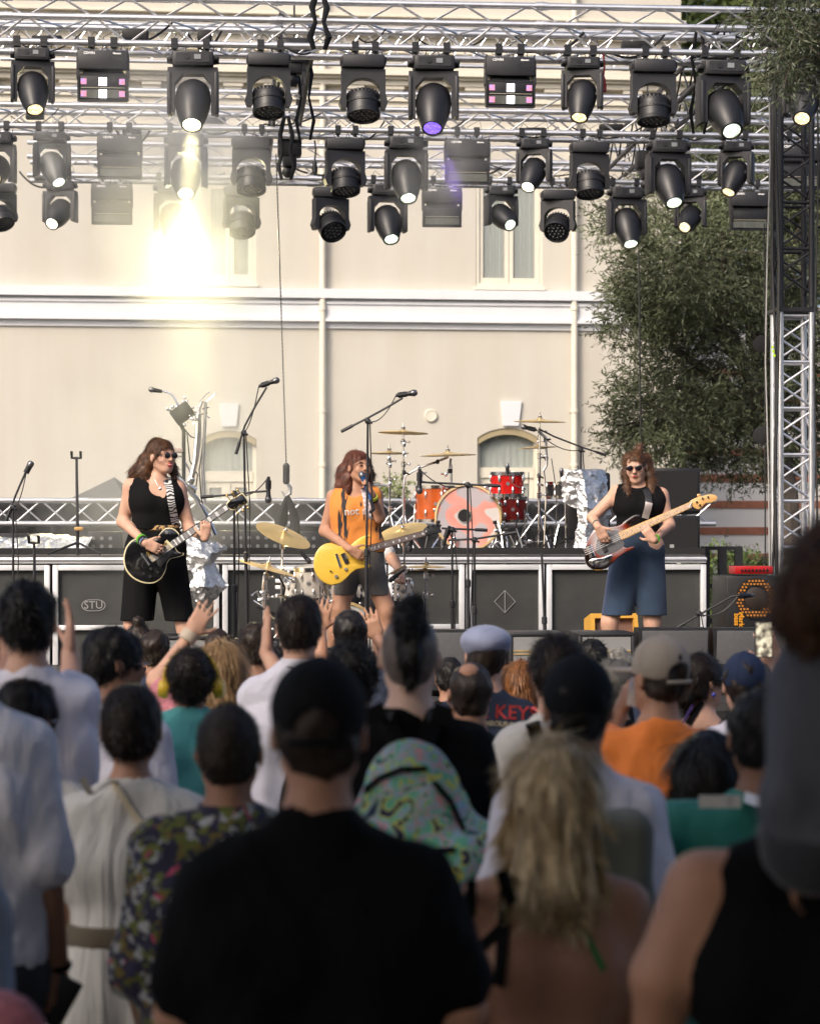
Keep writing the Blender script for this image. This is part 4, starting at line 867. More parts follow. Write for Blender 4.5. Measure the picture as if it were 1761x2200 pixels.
# ---------------------------------------------------------------- front line: wedges and fills
m_wedge = mat('monitor_grille', (.085, .085, .09), .75, var=.12, vscale=40, bump=.0012, bscale=500); m_gold = mat('gold_stripe', (.62, .45, .20), .35, .5, var=0); m_gcloth = mat('grey_grille_cloth', (.22, .22, .22), .7, var=.3, vscale=120, aniso=(1, 1, 12))
def wedge(px0, px1, ytop, label, d=14.75):
    c = (px0 + px1) / 2; p = S(c, ytop, d); w_ = (px1 - px0) / F * d; h = p.z - FLOOR; t = thing('floor_monitor', label, 'monitor', (p.x, p.y, FLOOR), YAW, 'wedge monitors along the stage front')
    Ms = Matrix(((0, 0, 1, 0), (-1, 0, 0, 0), (0, 1, 0, 0), (0, 0, 0, 1)))
    g = MB(); g.prism([(.0, 0), (.08, h * .1), (.02, h), (-.14, h), (-.42, .12), (-.42, 0)], w_, Ms); g.build('cabinet', M_BLK, t, smooth=False)
    n_ = Vector((0, -h * .9, -.06)).normalized(); rot = Matrix.Rotation(math.atan2(.06, h * .9), 3, 'X')
    g = MB(); g.rbox((0, -.055, h * .55), (w_ - .03, .012, h * .84), .004, rot); g.build('grille', m_wedge, t)
    g = MB(); g.cyl((0, -.05, h * .87), (0, -.075, h * .87), .008, n=8); g.build('bolt', M_BLK, t)
    return t
def fill(px0, px1, ytop, label, d=14.6):
    c = (px0 + px1) / 2; p = S(c, ytop, d); w_ = (px1 - px0) / F * d; h = p.z - FLOOR; t = thing('fill_speaker', label, 'speaker', (p.x, p.y, FLOOR), YAW, 'low fill speakers with gold stripes')
    g = MB(); g.rbox((0, .2, h / 2), (w_, .4, h), .01); g.build('cabinet', M_BLK, t)
    g = MB(); g.box((0, -.003, h / 2), (w_ - .055, .012, h - .055)); gr = g.build('grille', m_gcloth, t, smooth=False)
    for z in (.135, .115): g = MB(); g.box((0, -.012, h - z), (w_ - .056, .008, .008)); g.build('gold_trim', m_gold, gr, smooth=False)
    g = MB()
    for cc_, s_ in (((0, 0, h - .012), (w_, .03, .02)), ((-w_ / 2 + .012, 0, h / 2), (.022, .03, h - .04)), ((w_ / 2 - .012, 0, h / 2), (.022, .03, h - .04))): g.rbox(cc_, s_, .005)
    g.build('rim', M_BLK2, t)
wedge(505, 600, 1372, 'grey wedge monitor below the left microphone stand'); wedge(925, 1085, 1353, 'grey wedge monitor behind the denim cap')
wedge(1368, 1521, 1349, 'grey wedge monitor in front of the bass player, right of the gold striped speaker'); wedge(1527, 1690, 1349, 'grey wedge monitor nearest the tower'); wedge(640, 780, 1392, 'wedge monitor before the singer')
fill(356, 483, 1366, 'gold striped fill speaker at the guitarist\'s feet'); fill(1092, 1215, 1359, 'gold striped fill speaker left of the bass player'); fill(1240, 1364, 1359, 'gold striped fill speaker at the bass player\'s feet')
# ---------------------------------------------------------------- amps
m_tweed = mat('mustard_tweed', (.62, .33, .045), .7, var=.12, vscale=70, bump=.0006, bscale=300); m_gr = mat('brown_grille_cloth', (.16, .085, .06), .85, var=.2, vscale=120)
t = thing('guitar_amplifier', 'mustard yellow amplifier leaning back behind the bass player', 'amplifier', tuple(S(1323, 1356, 17.2)), YAW + .06); t.location.z = FLOOR + .06; MW[t.name] = Matrix.Translation(t.location) @ Matrix.Rotation(YAW + .06, 4, 'Z')
rot = Matrix.Rotation(-.2, 3, 'X')
g = MB(); g.prism([(-.19, 0), (.19, 0), (.178, .36), (-.178, .36)], .24, Matrix.Translation((0, .12, 0)) @ rot.to_4x4() @ RX90, [[(-.155, .045), (.155, .045), (.148, .325), (-.148, .325)]]); g.build('cabinet', m_tweed, t, smooth=False)
g = MB(); g.prism([(-.16, .04), (.16, .04), (.152, .33), (-.152, .33)], .14, Matrix.Translation((0, .12, 0)) @ rot.to_4x4() @ RX90); g.build('grille', m_gr, t, smooth=False)
g = MB()
for x_ in (-.17, .17): g.box((x_, 0, .02), (.02, .03, .02)); g.box((x_, .2, -.03), (.02, .03, .05))
g.build('foot', M_STEEL, t)
m_or = mat('orange_mesh', (.50, .20, .03), .5, var=.15, vscale=50)
p = S(1622, 1346, 16.2); t = thing('bass_amplifier', 'black bass amplifier with orange honeycomb ring behind the long haired child', 'amplifier', (p.x, p.y, FLOOR), YAW); s_ = F / 16.2
h = S(1600, 1237, 16.2).z - FLOOR; w_ = 165 / s_; g = MB(); g.rbox((.06, .25, h / 2), (w_, .5, h), .012); g.build('cabinet', M_BLK, t)
cz = S(1615, 1285, 16.2).z - FLOOR; cx_ = .0
g = MB(); g.lathe([(.085, .004), (.145, .004), (.145, .012), (.085, .012), (.085, .004)], (cx_, 0, cz), (0, -1, 0), 40, cap=False); rg = g.build('speaker_ring', mat('ring_back', (.02, .01, .006), .8, var=0), t)
me = None
for r_ in range(12):
    for q in range(12):
        x_ = (q - 5.5) * .024 + (.012 if r_ % 2 else 0); z_ = (r_ - 5.5) * .022; rad = math.hypot(x_, z_)
        if .092 < rad < .138:
            if me is None: g = MB(); g.cyl((0, -.012, 0), (0, -.018, 0), .0082, n=6); me = g.mesh('mesh_cell', False)
            o = link('mesh_cell', me, m_or, rg); o.location = (cx_ + x_, 0, cz + z_)
g = MB(); g.lathe([(0, .02), (.05, .018), (.08, .008)], (cx_, 0, cz), (0, -1, 0), 24, cap=False); g.build('speaker_cone', mat('brown_cone', (.03, .02, .015), .5, var=0), t)
for tx, dx in (('Mark', 0.012), ('bass', -.022)): place_text(text_mesh(tx, .05, .002, 1, .0015), Matrix.Translation((-.115 + dx, -.006, cz - .15)) @ RX90 @ Matrix.Rotation(R(-90), 4, 'Z'), m_or if False else mat('orange_print', (.75, .33, .02), .5, var=0), t)
t = thing('amplifier_head', 'small red amplifier head on top of the black bass amplifier', 'amplifier', (p.x - .02, p.y + .1, FLOOR + h + .01), YAW); g = MB(); g.rbox((0, 0, .03), (.27, .22, .055), .006); g.build('case', mat('red_enamel', (.45, .01, .012), .35, var=.05), t)
g = MB()
for i in range(8): g.cyl((-.09 + i * .026, -.11, .028), (-.09 + i * .026, -.124, .028), .009, n=8)
g.build('knobs', M_BLK, t)
# black railing at the right
t = thing('railing', 'black painted steel railing beside the case at the right', 'railing', tuple(S(1550, 1350, 19.6)), YAW); t.location.z = 0; MW[t.name] = Matrix.Translation(t.location) @ Matrix.Rotation(YAW, 4, 'Z'); k_ = 19.6 / F
for a, b in ((1504, 1522), (1542, 1559), (1578, 1594)): g = MB(); g.box((((a + b) / 2 - 1550) * k_, 0, (sz(1174, 19.6)) / 2), ((b - a) * k_, .06, sz(1174, 19.6))); g.build('post', M_BLK2, t, smooth=False)
for a, b in ((1174, 1182), (1255, 1265), (1330, 1342)): g = MB(); g.box((0, .001, sz((a + b) / 2, 19.6)), (88 * k_, .05, (b - a) * k_)); g.build('rail', M_BLK2, t, smooth=False)
# ================================================================ MICROPHONE STANDS, DRUMS, SMALL GEAR
m_mesh = mat('mic_grille', (.16, .16, .17), .3, .8, var=.3, vscale=300)
def mic_geo(parent, a, b, ball=.024, body=.014, col=None, name='microphone'):   # a = grille end, b = tail end
    a = Vector(a); b = Vector(b); L = (b - a).length; g = MB()
    g.lathe([(.012, .03), (ball * .85, .035), (body * 1.15, .06), (body, .09), (body * .8, L)], a, b - a, 16); o = g.build(name, col or M_BLK, parent, world=True)
    g = MB(); g.lathe([(0, 0), (ball * .6, .004), (ball * .95, .017), (ball, .03), (ball * .9, .042)], a, b - a, 16); g.build('mic_grille', m_mesh, o, world=True); return o
def mic_stand(label, d, base, top, boom=None, mic=None, legs=True, grp='microphone stands', mk='ball', cable=True, r=.0095, m=M_BLK2):
    P = lambda q: W(q[0], q[1], d + (q[2] if len(q) > 2 else 0)); pt = P(top); pb = P((base, 0)); pb.z = FLOOR; pb.y = pt.y
    if d > 18.4 and d < 21: pb.z = RZ
    t = thing('microphone_stand', label, 'microphone stand', tuple(pb), 0, grp)
    g = MB(); mid = pb.lerp(pt, .5); g.cyl(pb + Vector((0, 0, .05)), mid, r * 1.35, n=10); g.cyl(mid, pt, r * .85, n=10); g.lathe([(r, -.03), (r * 2, -.02), (r * 2, .02), (r, .03)], mid, pt - pb, 10); g.build('pole', m, t, world=True)
    if legs:
        for k in range(3):
            a = k * 2.094 + .5; g = MB(); g.tube([pb + Vector((0, 0, .22)), pb + Vector((math.cos(a) * .3, math.sin(a) * .3, .015))], .009, 6); g.build('leg', m, t, world=True)
    else: g = MB(); g.lathe([(.13, 0), (.13, .015), (.03, .03), (.012, .06)], pb, (0, 0, 1), 24); g.build('base', m, t, world=True)
    if boom:
        g = MB(); pts = [P(q) for q in boom]; g.tube(pts, .0075, 8); dr = (pts[0] - pts[1]).normalized(); g.cyl(pts[0], pts[0] + dr * .09, .012, n=8); g.build('boom', m, t, world=True)
        g = MB(); g.sphere(pt, .022, 10); g.cyl(pt + Vector((0, -.03, 0)), pt + Vector((.03, -.05, -.015)), .008, n=6); g.build('clutch', m, t, world=True)
    if mic:
        a, b = P(mic[0]), P(mic[1]); mic_geo(t, a, b) if mk == 'ball' else mic_geo(t, a, b, .013, .013)
        g = MB(); c = a.lerp(b, .7); dr = (b - a).normalized(); g.cyl(c - dr * .03, c + dr * .03, .02, n=10); g.build('mic_clip', M_BLK, t, world=True)
        if cable: g = MB(); g.tube(catenary(b, pt, .06)[:-1] + [pt + Vector((.015, -.01, 0)), pt.lerp(pb, .3) + Vector((.035, 0, 0)), pt.lerp(pb, .7) + Vector((.015, 0, 0)), pb + Vector((.04, -.02, .05))], .0042, 6); g.build('cable', M_CABLE, t, world=True)
    return t
mic_stand('black microphone stand at the far left edge with tilted vocal microphone', 15.6, 29, (29, 1090), [(24, 1092), (36, 1060), (49, 1030), (60, 1005)], [(70, 990), (57, 1015)], False)
mic_stand('tall boom stand right of the guitarist reaching up beside the chain', 16.6, 533, (524, 930), [(515, 950), (526, 915), (550, 870), (573, 832)], [(601, 815, -.0), (556, 830)])
mic_stand('boom stand over the guitar headstock with a microphone hanging straight down', 16.0, 505, (503, 1060), [(459, 1066), (510, 1062), (545, 1057), (575, 1055)], [(576.5, 1082), (577, 1024)])
mic_stand('stand between singer and drums whose boom carries a hanging foam tipped microphone', 16.2, 1006, (1004.6, 1042), [(1048, 1043), (1004, 1041), (950, 1038), (905, 1036)], [(900.5, 1062), (901, 1008)])
mic_stand('low boom stand before the big bass drum, boom level with its lower edge', 16.4, 1019, (1019, 1160), [(1083, 1148), (1019, 1158), (962, 1161)], None)
mic_stand('low stand just right of the hi-hat with slim microphone leaning on its boom', 16.6, 972, (971, 1138), [(1020, 1138), (971, 1136), (948, 1135)], [(948, 1184), (965, 1130)], mk='pencil')
mic_stand('black stand with red tape in front of the cases left of the bass player', 15.5, 1175, (1163, 1187), None, None, False)
mic_stand('boom stand behind the foil covered keyboard, microphone reaching left to the cymbals', 19.6, 1247, (1247, 967), [(1280, 971), (1247, 960), (1190, 938), (1160, 923)], [(1118, 916), (1152, 924)])
mic_stand('low boom stand at the right with grey microphone aimed at the bass amplifier', 15.7, 1503, (1500, 1318), [(1471, 1338), (1520, 1310), (1570, 1282), (1588, 1279)], [(1619, 1279, .1), (1585, 1280, .0)], mk='pencil')
# singer's straight stand
mic_stand('boom stand in front of the singer, boom rising right above her head with idle microphone', 15.9, 785, (790, 905), [(757.5, 914.5), (790, 898), (830, 876), (865, 855)], [(897, 843), (850, 850)])
# guitar stands
def guitar_stand(px, ytop, d, label, base_y=None):
    p = W(px, ytop, d); b = Vector((p.x + .01, p.y, FLOOR if d < 18 else RZ)); t = thing('guitar_stand', label, 'guitar stand', tuple(b), 0, 'empty guitar stands'); g = MB(); g.tube([b, b.lerp(p, .55), p], [.014, .012, .010], 8); g.build('pole', M_BLK2, t, world=True)
    g = MB(); g.tube([p + Vector((-.035, -.03, .05)), p + Vector((-.034, -.01, .0)), p, p + Vector((.034, -.01, .0)), p + Vector((.035, -.03, .05))], .011, 8); g.build('yoke', M_BLK, t, world=True)
    for s in (-1, 1): g = MB(); g.tube([b + Vector((0, 0, .1)), b + Vector((s * .2, -.2, .012))], .01, 6); g.build('leg', M_BLK2, t, world=True)
    return t
t = guitar_stand(165, 984, 18.0, 'tall empty guitar stand left of the guitarist with small wooden block')
g = MB(); g.rbox(W(170, 1136, 17.95), (.07, .03, .028), .008); g.build('wood_block', mat('light_wood', (.45, .26, .09), .5, var=.2, vscale=30), t, world=True)
guitar_stand(74, 1166, 16.6, 'short empty guitar stand beside the left microphone stand')
# theremin like rig behind the guitarist
t = thing('keyboard_rig', 'silver rig with tilted black console and bent chrome tubes behind the guitarist', 'instrument rig', tuple(W(405, 1150, 17.6))); d = 17.6; Q = lambda x, y, o=0: W(x, y, d + o)
def part_tube(pts, r, name, m=M_CHROME, n=8): g = MB(); g.tube([Q(*p) for p in pts], r, n); return g.build(name, m, t, world=True)
part_tube([(395, 1190), (395, 1050), (395, 925), (385, 905)], .015, 'pole', M_BLK2)
part_tube([(412, 1040), (425, 980), (430, 930), (428, 880), (434, 862), (442, 866), (441, 905), (436, 1000), (440, 1080)], .012, 'bent_tube', M_STEEL); part_tube([(409, 1042), (420, 990), (425, 930), (426, 890)], .022, 'main_tube', M_CHROME)
part_tube([(372, 1010), (400, 1044), (425, 1075), (444, 1110), (462, 1150)], .020, 'curved_bar', M_CHROME); part_tube([(366, 980), (392, 981), (402, 1000), (414, 1022)], .008, 'thin_bar', M_CHROME)
for i, q in enumerate(([(395, 920), (410, 938), (428, 944)], [(436, 960), (428, 1010), (432, 1060), (436, 1090)], [(402, 930), (408, 990), (425, 1020), (418, 1070)])): part_tube(q, .005, 'cable', M_CABLE)
g = MB(); rot = Matrix.Rotation(-.62, 3, 'Y'); g.rbox(Q(392, 888), (.155, .07, .125), .01, rot); c = g.build('console', M_BLK2, t, world=True)
g = MB(); rr = random.Random(4)
for i in range(22): g.sphere(Q(392, 888) + rot @ Vector((rr.uniform(-.075, .09), rr.uniform(-.05, .0), rr.choice((-.068, .07)) + rr.uniform(-.02, .02))), rr.uniform(.005, .014), 8)
for i in range(16): p = Q(rr.uniform(412, 440), rr.uniform(868, 905)); g.cyl(p, p + Vector((rr.uniform(-.05, .05), 0, rr.uniform(-.05, .05))), .006, n=6)
g.build('console_knobs', M_CHROME, c, world=True)
part_tube([(384, 872), (372, 850), (360, 843), (350, 840)], .008, 'gooseneck', M_CHROME); mic_geo(t, Q(319, 836), Q(349, 841), .022)
g = MB()
for p, q in (((430, 862), (448, 843)), ((445, 862), (463, 846))): g.cyl(Q(*p), Q(*q), .0025, n=5); g.sphere(Q(*q), .008, 8)
g.build('antenna', M_CHROME, t, world=True)
g = MB(); g.rbox(Q(411, 1033, -.03), (.05, .05, .05), .008, Matrix.Rotation(.4, 3, 'Y')); g.cyl(Q(404, 1043, -.03), Q(420, 1055, -.03), .03, n=10); g.build('clamp', M_CHROME, t, world=True)
g = MB(); g.rbox(Q(378, 968), (.11, .1, .035), .005); g.rbox(Q(370, 980), (.12, .12, .01), .003); g.build('small_module', mat('pinkish_metal', (.45, .35, .32), .4, .3, var=.2), t, world=True)
# ---------------------------------------------------------------- drums
DK = 'parts of the red drum kit on the riser'; DW = 'parts of the white drum kit on the stage floor'
def cymbal(px, py, d, rpx, label, tilt=(0, 0), grp=DK, stand_to=None, spx=None, m=M_BRASS):
    c = W(px, py, d); r = rpx / F * d; n = Vector((tilt[0], tilt[1], 1)).normalized(); t = thing('cymbal', label, 'cymbal', tuple(c), 0, grp)
    rings = [(.0, r * .115), (r * .08, r * .11), (r * .14, r * .085), (r * .19, r * .055), (r * .45, r * .035), (r * .75, r * .012), (r, -r * .02)]
    g = MB(); g.lathe(rings + [(r, -r * .02 - .0025)] + [(a, b - .003) for a, b in rings[::-1]], (0, 0, 0), n, 48, cap=False); g.build('bronze_disc', m, t, ang=.9)
    g = MB(); g.cyl(n * -.02, n * (r * .115 + .055), .006, n=8); g.lathe([(.004, 0), (.018, .002), (.02, .02), (.008, .025)], n * (r * .115), n, 12); g.build('wing_nut', M_CHROME, t)
    if stand_to is not None:
        zb = stand_to; b = Vector(((spx if spx else px) and W(spx or px, 1150, d).x, d, zb)); top = c + n * -.02
        k = thing('cymbal_stand', 'chrome stand under the ' + label.split(',')[0], 'cymbal stand', tuple(b), 0, 'chrome drum hardware stands')
        g = MB(); m1 = b.lerp(top, .45); m2 = b.lerp(top, .75); g.cyl(b + Vector((0, 0, .05)), m1, .013, n=10); g.cyl(m1, m2, .0105, n=10); g.cyl(m2, top, .007, n=8); g.build('pole', M_CHROME, k, world=True)
        for q in (m1, m2, top.lerp(m2, .25)): g = MB(); g.lathe([(.013, -.025), (.02, -.02), (.02, .02), (.013, .025)], q, (0, 0, 1), 12); g.cyl(q, q + Vector((.045, -.02, 0)), .006, n=6); g.sphere(q + Vector((.05, -.02, 0)), .012, 8); g.build('clamp', M_CHROME, k, world=True)
        for i in range(3):
            a = i * 2.094 + .9; f = b + Vector((math.cos(a) * .24, math.sin(a) * .24, .012)); g = MB(); g.tube([b + Vector((0, 0, .34)), f], .007, 6); g.tube([b + Vector((0, 0, .10)), b.lerp(f, .55) + Vector((0, 0, .10))], .005, 6); g.sphere(f, .014, 8); g.build('leg', M_CHROME, k, world=True)
    return t
cymbal(866, 929, 20.3, 54, 'highest crash cymbal of the red kit, left of centre', (.03, .02), stand_to=RZ, spx=868)
cymbal(836, 973, 20.5, 42, 'small cymbal just right of the singer\'s head', (0, .02), stand_to=RZ, spx=838)
cymbal(962, 977, 20.1, 60, 'wide cymbal hovering above the big bass drum', (-.03, .0), stand_to=None)
cymbal(1159, 905, 19.7, 56, 'high ride cymbal right of the red tom', (.02, -.02), stand_to=RZ, spx=1157)
cymbal(1155, 961, 20.0, 41, 'lower small cymbal under the high ride cymbal', (-.05, .0), stand_to=None)
cymbal(609, 1149, 16.9, 62, 'tilted gold cymbal between guitarist and singer', (.42, -.30), DW, FLOOR, 603)
cymbal(866, 1142, 16.9, 54, 'gold cymbal behind the singer\'s guitar neck', (-.22, -.35), DW, FLOOR, 874)
cymbal(574, 1219, 16.7, 65, 'cymbal seen edge on, sloping down to the white tom', (.30, -.03), DW, FLOOR, 571)
cymbal(915, 1217, 17.2, 42, 'upper hi-hat cymbal in front of the cases', (0, -.03), DW, FLOOR, 911); cymbal(912, 1224, 17.2, 30, 'lower hi-hat cymbal in front of the cases', (0, 0), DW)
# tilted cymbal arms of the red kit
t = thing('drum_rack', 'chrome boom arms and clamps holding cymbals and microphones over the red kit', 'drum rack', tuple(W(900, 1000, 20.2))); rr = random.Random(8)
for pts in ([(900, 1005, 0), (935, 993, 0), (963, 982, 0)], [(900, 1005, 0), (870, 1022, 0), (866, 1060, 0), (868, 1190, 0)], [(968, 985, 0), (965, 1010, 0), (958, 1022, 0)], [(969, 998, 0), (969, 1040, 0)], [(795, 1003, 0), (800, 1040, 0), (818, 1040, 0)], [(798, 1042, 0), (840, 1043, 0)], [(1157, 925, -.3), (1172, 940, -.3), (1174, 1000, -.3), (1166, 1012, -.3)], [(1157, 962, -.1), (1170, 962, -.1)]):
    g = MB(); g.tube([W(a, b, 20.2 + c) for a, b, c in pts], .010, 8); g.build('arm', M_STEEL, t, world=True)
for x, y in ((868, 955), (868, 975), (868, 1015), (836, 985), (838, 1000), (838, 1040), (900, 1005), (940, 992), (958, 1020), (965, 1012), (968, 1012), (1157, 935), (1157, 950), (1171, 945), (1157, 1040), (1157, 1022), (1173, 985), (905, 1020), (797, 1020)):
    p = W(x, y, 19.95 if x > 1100 else 20.1); g = MB(); g.rbox(p, (.03, .04, .04), .008); g.cyl(p, p + Vector((rr.uniform(-.05, .05), -.02, rr.uniform(-.03, .03))), .008, n=6); g.build('rack_clamp', M_CHROME if rr.random() < .6 else M_BLK2, t, world=True)
m_redsh = mat('red_acrylic', (.55, .012, .01), .12, var=.35, vscale=6, coat=.6, aniso=(3, 3, 1)); m_amb = mat('amber_acrylic', (.50, .10, .02), .15, var=.25, vscale=4, coat=.5); m_whsh = mat('white_pearl_shell', (.62, .58, .52), .2, var=.12, vscale=10, coat=.5, aniso=(1, 1, .2))
m_head = mat('drum_skin', (.55, .53, .50), .45, var=.06, vscale=6); m_wood = mat('maple_hoop', (.55, .40, .20), .35, var=.15, vscale=10, coat=.4)
def drum(px, py, d, wpx, hpx, label, m, tilt=(0, 0), grp=DK, legs=None, mhoop=M_CHROME, mhead=m_head, lugs=8, badge=True):
    c = W(px, py, d); r = wpx / 2 / F * d; h = hpx / F * d; n = Vector((tilt[0], tilt[1], 1)).normalized(); t = thing('drum', label, 'drum', tuple(c), 0, grp)
    g = MB(); g.lathe([(r, -h / 2), (r, h / 2)], (0, 0, 0), n, 40, cap=False); g.build('shell', m, t)
    g = MB(); g.lathe([(0, h / 2 + .004), (r * .99, h / 2 + .004)], (0, 0, 0), n, 40, cap=False); g.lathe([(0, -h / 2 - .004), (r * .99, -h / 2 - .004)], (0, 0, 0), n, 40, cap=False); g.build('skin', mhead, t)
    for s in (-1, 1): g = MB(); g.lathe([(r * 1.0, s * h / 2 - .014), (r * 1.05, s * h / 2 - .014), (r * 1.05, s * h / 2 + .014), (r * .99, s * h / 2 + .014), (r * 1.0, s * h / 2 - .014)], (0, 0, 0), n, 40, cap=False); g.build('hoop', mhoop, t)
    u = n.orthogonal().normalized(); v = n.cross(u)
    for i in range(lugs):
        a = 2 * math.pi * (i + .37) / lugs; q = (u * math.cos(a) + v * math.sin(a)) * r
        g = MB()
        for s in (-1, 1): g.lathe([(.004, -.03), (.010, -.02), (.012, 0), (.010, .02), (.004, .03)], q * 1.04 + n * s * h * .27, n, 8); g.cyl(q * 1.06 + n * s * h * .27, q * 1.06 + n * s * h * .5, .0035, n=6)
        g.build('lug', M_CHROME, t)
    if badge: g = MB(); g.cyl(Vector((.0, -r * .98, 0)), Vector((.0, -r * 1.02, 0)), .016, n=14); g.build('badge', M_STEEL, t)
    if legs is not None:
        for i in range(3):
            a = i * 2.094 + .5; q = (u * math.cos(a) + v * math.sin(a)) * r * 1.05; g = MB(); g.cyl(q, Vector((q.x * 1.15, q.y * 1.15, legs - c.z)), .007, n=8); g.build('leg', M_CHROME, t)
    return t
drum(1089, 1040, 19.5, 72, 46, 'red acrylic rack tom with chrome hoops beside the big bass drum', m_redsh, (0, -.05))
drum(935, 1083, 20.2, 86, 72, 'amber orange floor tom behind the left side of the big bass drum', m_amb, legs=RZ)
drum(1206, 1054, 19.6, 66, 30, 'black snare drum with chrome hoops left of the foil', M_BLK, legs=RZ)
drum(1100, 1095, 20.4, 66, 50, 'dark red floor tom half hidden under the rack tom', mat('dark_red_shell', (.12, .01, .01), .2, var=.2, coat=.5), legs=RZ)
# big bass drum, face to the camera
c = W(1005, 1112, 19.55); r = 71 / F * 19.55; t = thing('bass_drum', 'big bass drum with faded pink and white printed front skin and port hole', 'bass drum', tuple(c), 0, DK); ax = Vector((-.08, -1, .03)).normalized()
g = MB(); g.lathe([(r * .97, -.42), (r * .97, 0)], (0, 0, 0), ax, 56, cap=False); g.build('shell', m_amb, t)
for h_ in (0, -.42): g = MB(); g.lathe([(r * .965, h_ - .02), (r * 1.01, h_ - .02), (r * 1.015, h_ + .018), (r * .95, h_ + .02), (r * .945, h_)], (0, 0, 0), ax, 56, cap=False); g.build('hoop', m_wood, t)
m_pink = mat('faded_print_skin', (.62, .52, .50), .4, var=0); N_, L_, b_ = nodes(m_pink); tc = N_.new('ShaderNodeTexCoord'); mp = N_.new('ShaderNodeMapping'); L_.new(tc.outputs['Object'], mp.inputs[0]); mp.inputs['Location'].default_value = (1.3, 0, .9)
nz = N_.new('ShaderNodeTexNoise'); nz.inputs['Scale'].default_value = 3.4; nz.inputs['Detail'].default_value = 1.2; L_.new(mp.outputs[0], nz.inputs[0]); rp = N_.new('ShaderNodeValToRGB'); rp.color_ramp.interpolation = 'LINEAR'
for p_, c_ in ((.46, (.56, .52, .50, 1)), (.475, (.68, .26, .21, 1)), (.58, (.70, .30, .25, 1)), (.595, (.42, .38, .40, 1))): e = rp.color_ramp.elements.new(p_); e.color = c_
rp.color_ramp.elements[0].color = (.56, .52, .50, 1); rp.color_ramp.elements[-1].color = (.45, .40, .42, 1); L_.new(nz.outputs[0], rp.inputs[0]); L_.new(rp.outputs[0], b_.inputs['Base Color'])
g = MB(); g.lathe([(0, .006), (r * .955, .006)], (0, 0, 0), ax, 56, cap=False); g.build('front_skin', m_pink, t)
g = MB(); g.lathe([(0, .009), (.052, .009)], (-.03, 0, .015), ax, 32, cap=False); g.build('port_hole', M_MATT, t)
g = MB(); g.lathe([(.052, .008), (.052, .014), (.061, .014), (.061, .008)], (-.03, 0, .015), ax, 32, cap=False); g.build('port_ring', M_CHROME, t)
for i in range(10):
    a = 2 * math.pi * (i + .4) / 10; u = ax.orthogonal().normalized(); v = ax.cross(u); q = (u * math.cos(a) + v * math.sin(a)) * r * 1.04
    g = MB(); g.cyl(q + ax * -.02, q + ax * -.4, .005, n=6); g.rbox(q + ax * .0, (.02, .03, .03), .005); g.rbox(q + ax * -.13, (.025, .05, .03), .006); g.build('tension_rod', M_CHROME, t)
for s in (-1, 1): g = MB(); g.cyl(Vector((s * r * .8, .05, -r * .5)), Vector((s * r * 1.2, -.08, -(c.z - RZ))), .009, n=8); g.build('spur', M_CHROME, t)
# clutter of hardware legs, pedals and cables at the foot of the red kit
t = thing('drum_pedals', 'tangle of chrome pedals and braces on the riser below the red kit', 'drum hardware', tuple(W(1080, 1180, 19.4)))
rr = random.Random(11)
for i in range(34):
    x = rr.uniform(900, 1215); p = W(x, 1187, 19.3 + rr.uniform(0, .5)); q = p + Vector((rr.uniform(-.14, .14), rr.uniform(-.1, .1), rr.uniform(.05, .26))); g = MB(); g.tube([p, p.lerp(q, .5) + Vector((rr.uniform(-.03, .03), 0, .01)), q], rr.uniform(.004, .010), 6)
    if rr.random() < .5: g.rbox(q, (.035, .035, .03), .006)
    g.build('brace', M_CHROME if rr.random() < .65 else M_BLK, t, world=True)
for i in range(9):
    p = W(rr.uniform(880, 1260), 1185, 18.8); q = W(rr.uniform(880, 1260), 1190, 19.2); g = MB(); g.tube([p, p.lerp(q, .5) + Vector((0, -.05, .04)), q], .006, 6); tag(g.build('cable', M_CABLE), 'black cable on the riser edge below the drums, %s' % ORD[i], 'cable', 'cables on the riser')
# loose cables hanging off the red kit
for i, (a, b, s) in enumerate((((1135, 1015), (1120, 1150), .02), ((1184, 985), (1190, 1150), .03), ((1168, 1010), (1150, 1160), .05), ((1095, 1010), (1130, 1050), -.05), ((905, 1008), (958, 1038), -.12), ((1240, 1000), (1215, 1020), .05))):
    pa, pb = W(a[0], a[1], 19.3), W(b[0], b[1], 19.2); g = MB(); g.tube([x + Vector((s * math.sin(3.14 * k / 12), 0, 0)) for k, x in enumerate(catenary(pa, pb, .03))], .004, 6); tag(g.build('cable', M_CABLE), 'thin black microphone cable ' + ['right of the red tom', 'right of the ride cymbal stand', 'bowed beside the ride stand', 'curving from the red tom rim', 'arched over the amber tom', 'above the black snare'][i], 'cable', 'thin cables among the drums')
# small microphones clipped at the kits
def clip_mic(a, b, d, label): t = thing('microphone', label, 'microphone', tuple(W(*a, d)), 0, 'drum microphones'); mic_geo(t, W(*a, d), W(*b, d), .019, .013, name='mic_body'); return t
clip_mic((1205, 1005), (1207, 1045), 19.3, 'pencil microphone standing above the black snare'); clip_mic((668, 1210), (645, 1185), 16.4, 'black microphone aimed down at the white tom beside the yellow guitar'); clip_mic((835, 1250), (868, 1222), 16.5, 'black microphone angled at the white snare under the drummer\'s hand')
clip_mic((1089, 995), (1090, 1018), 19.3, 'chrome clip microphone on the red tom rim'); clip_mic((880, 1186), (882, 1170), 16.7, 'small microphone near the gold cymbal stand')
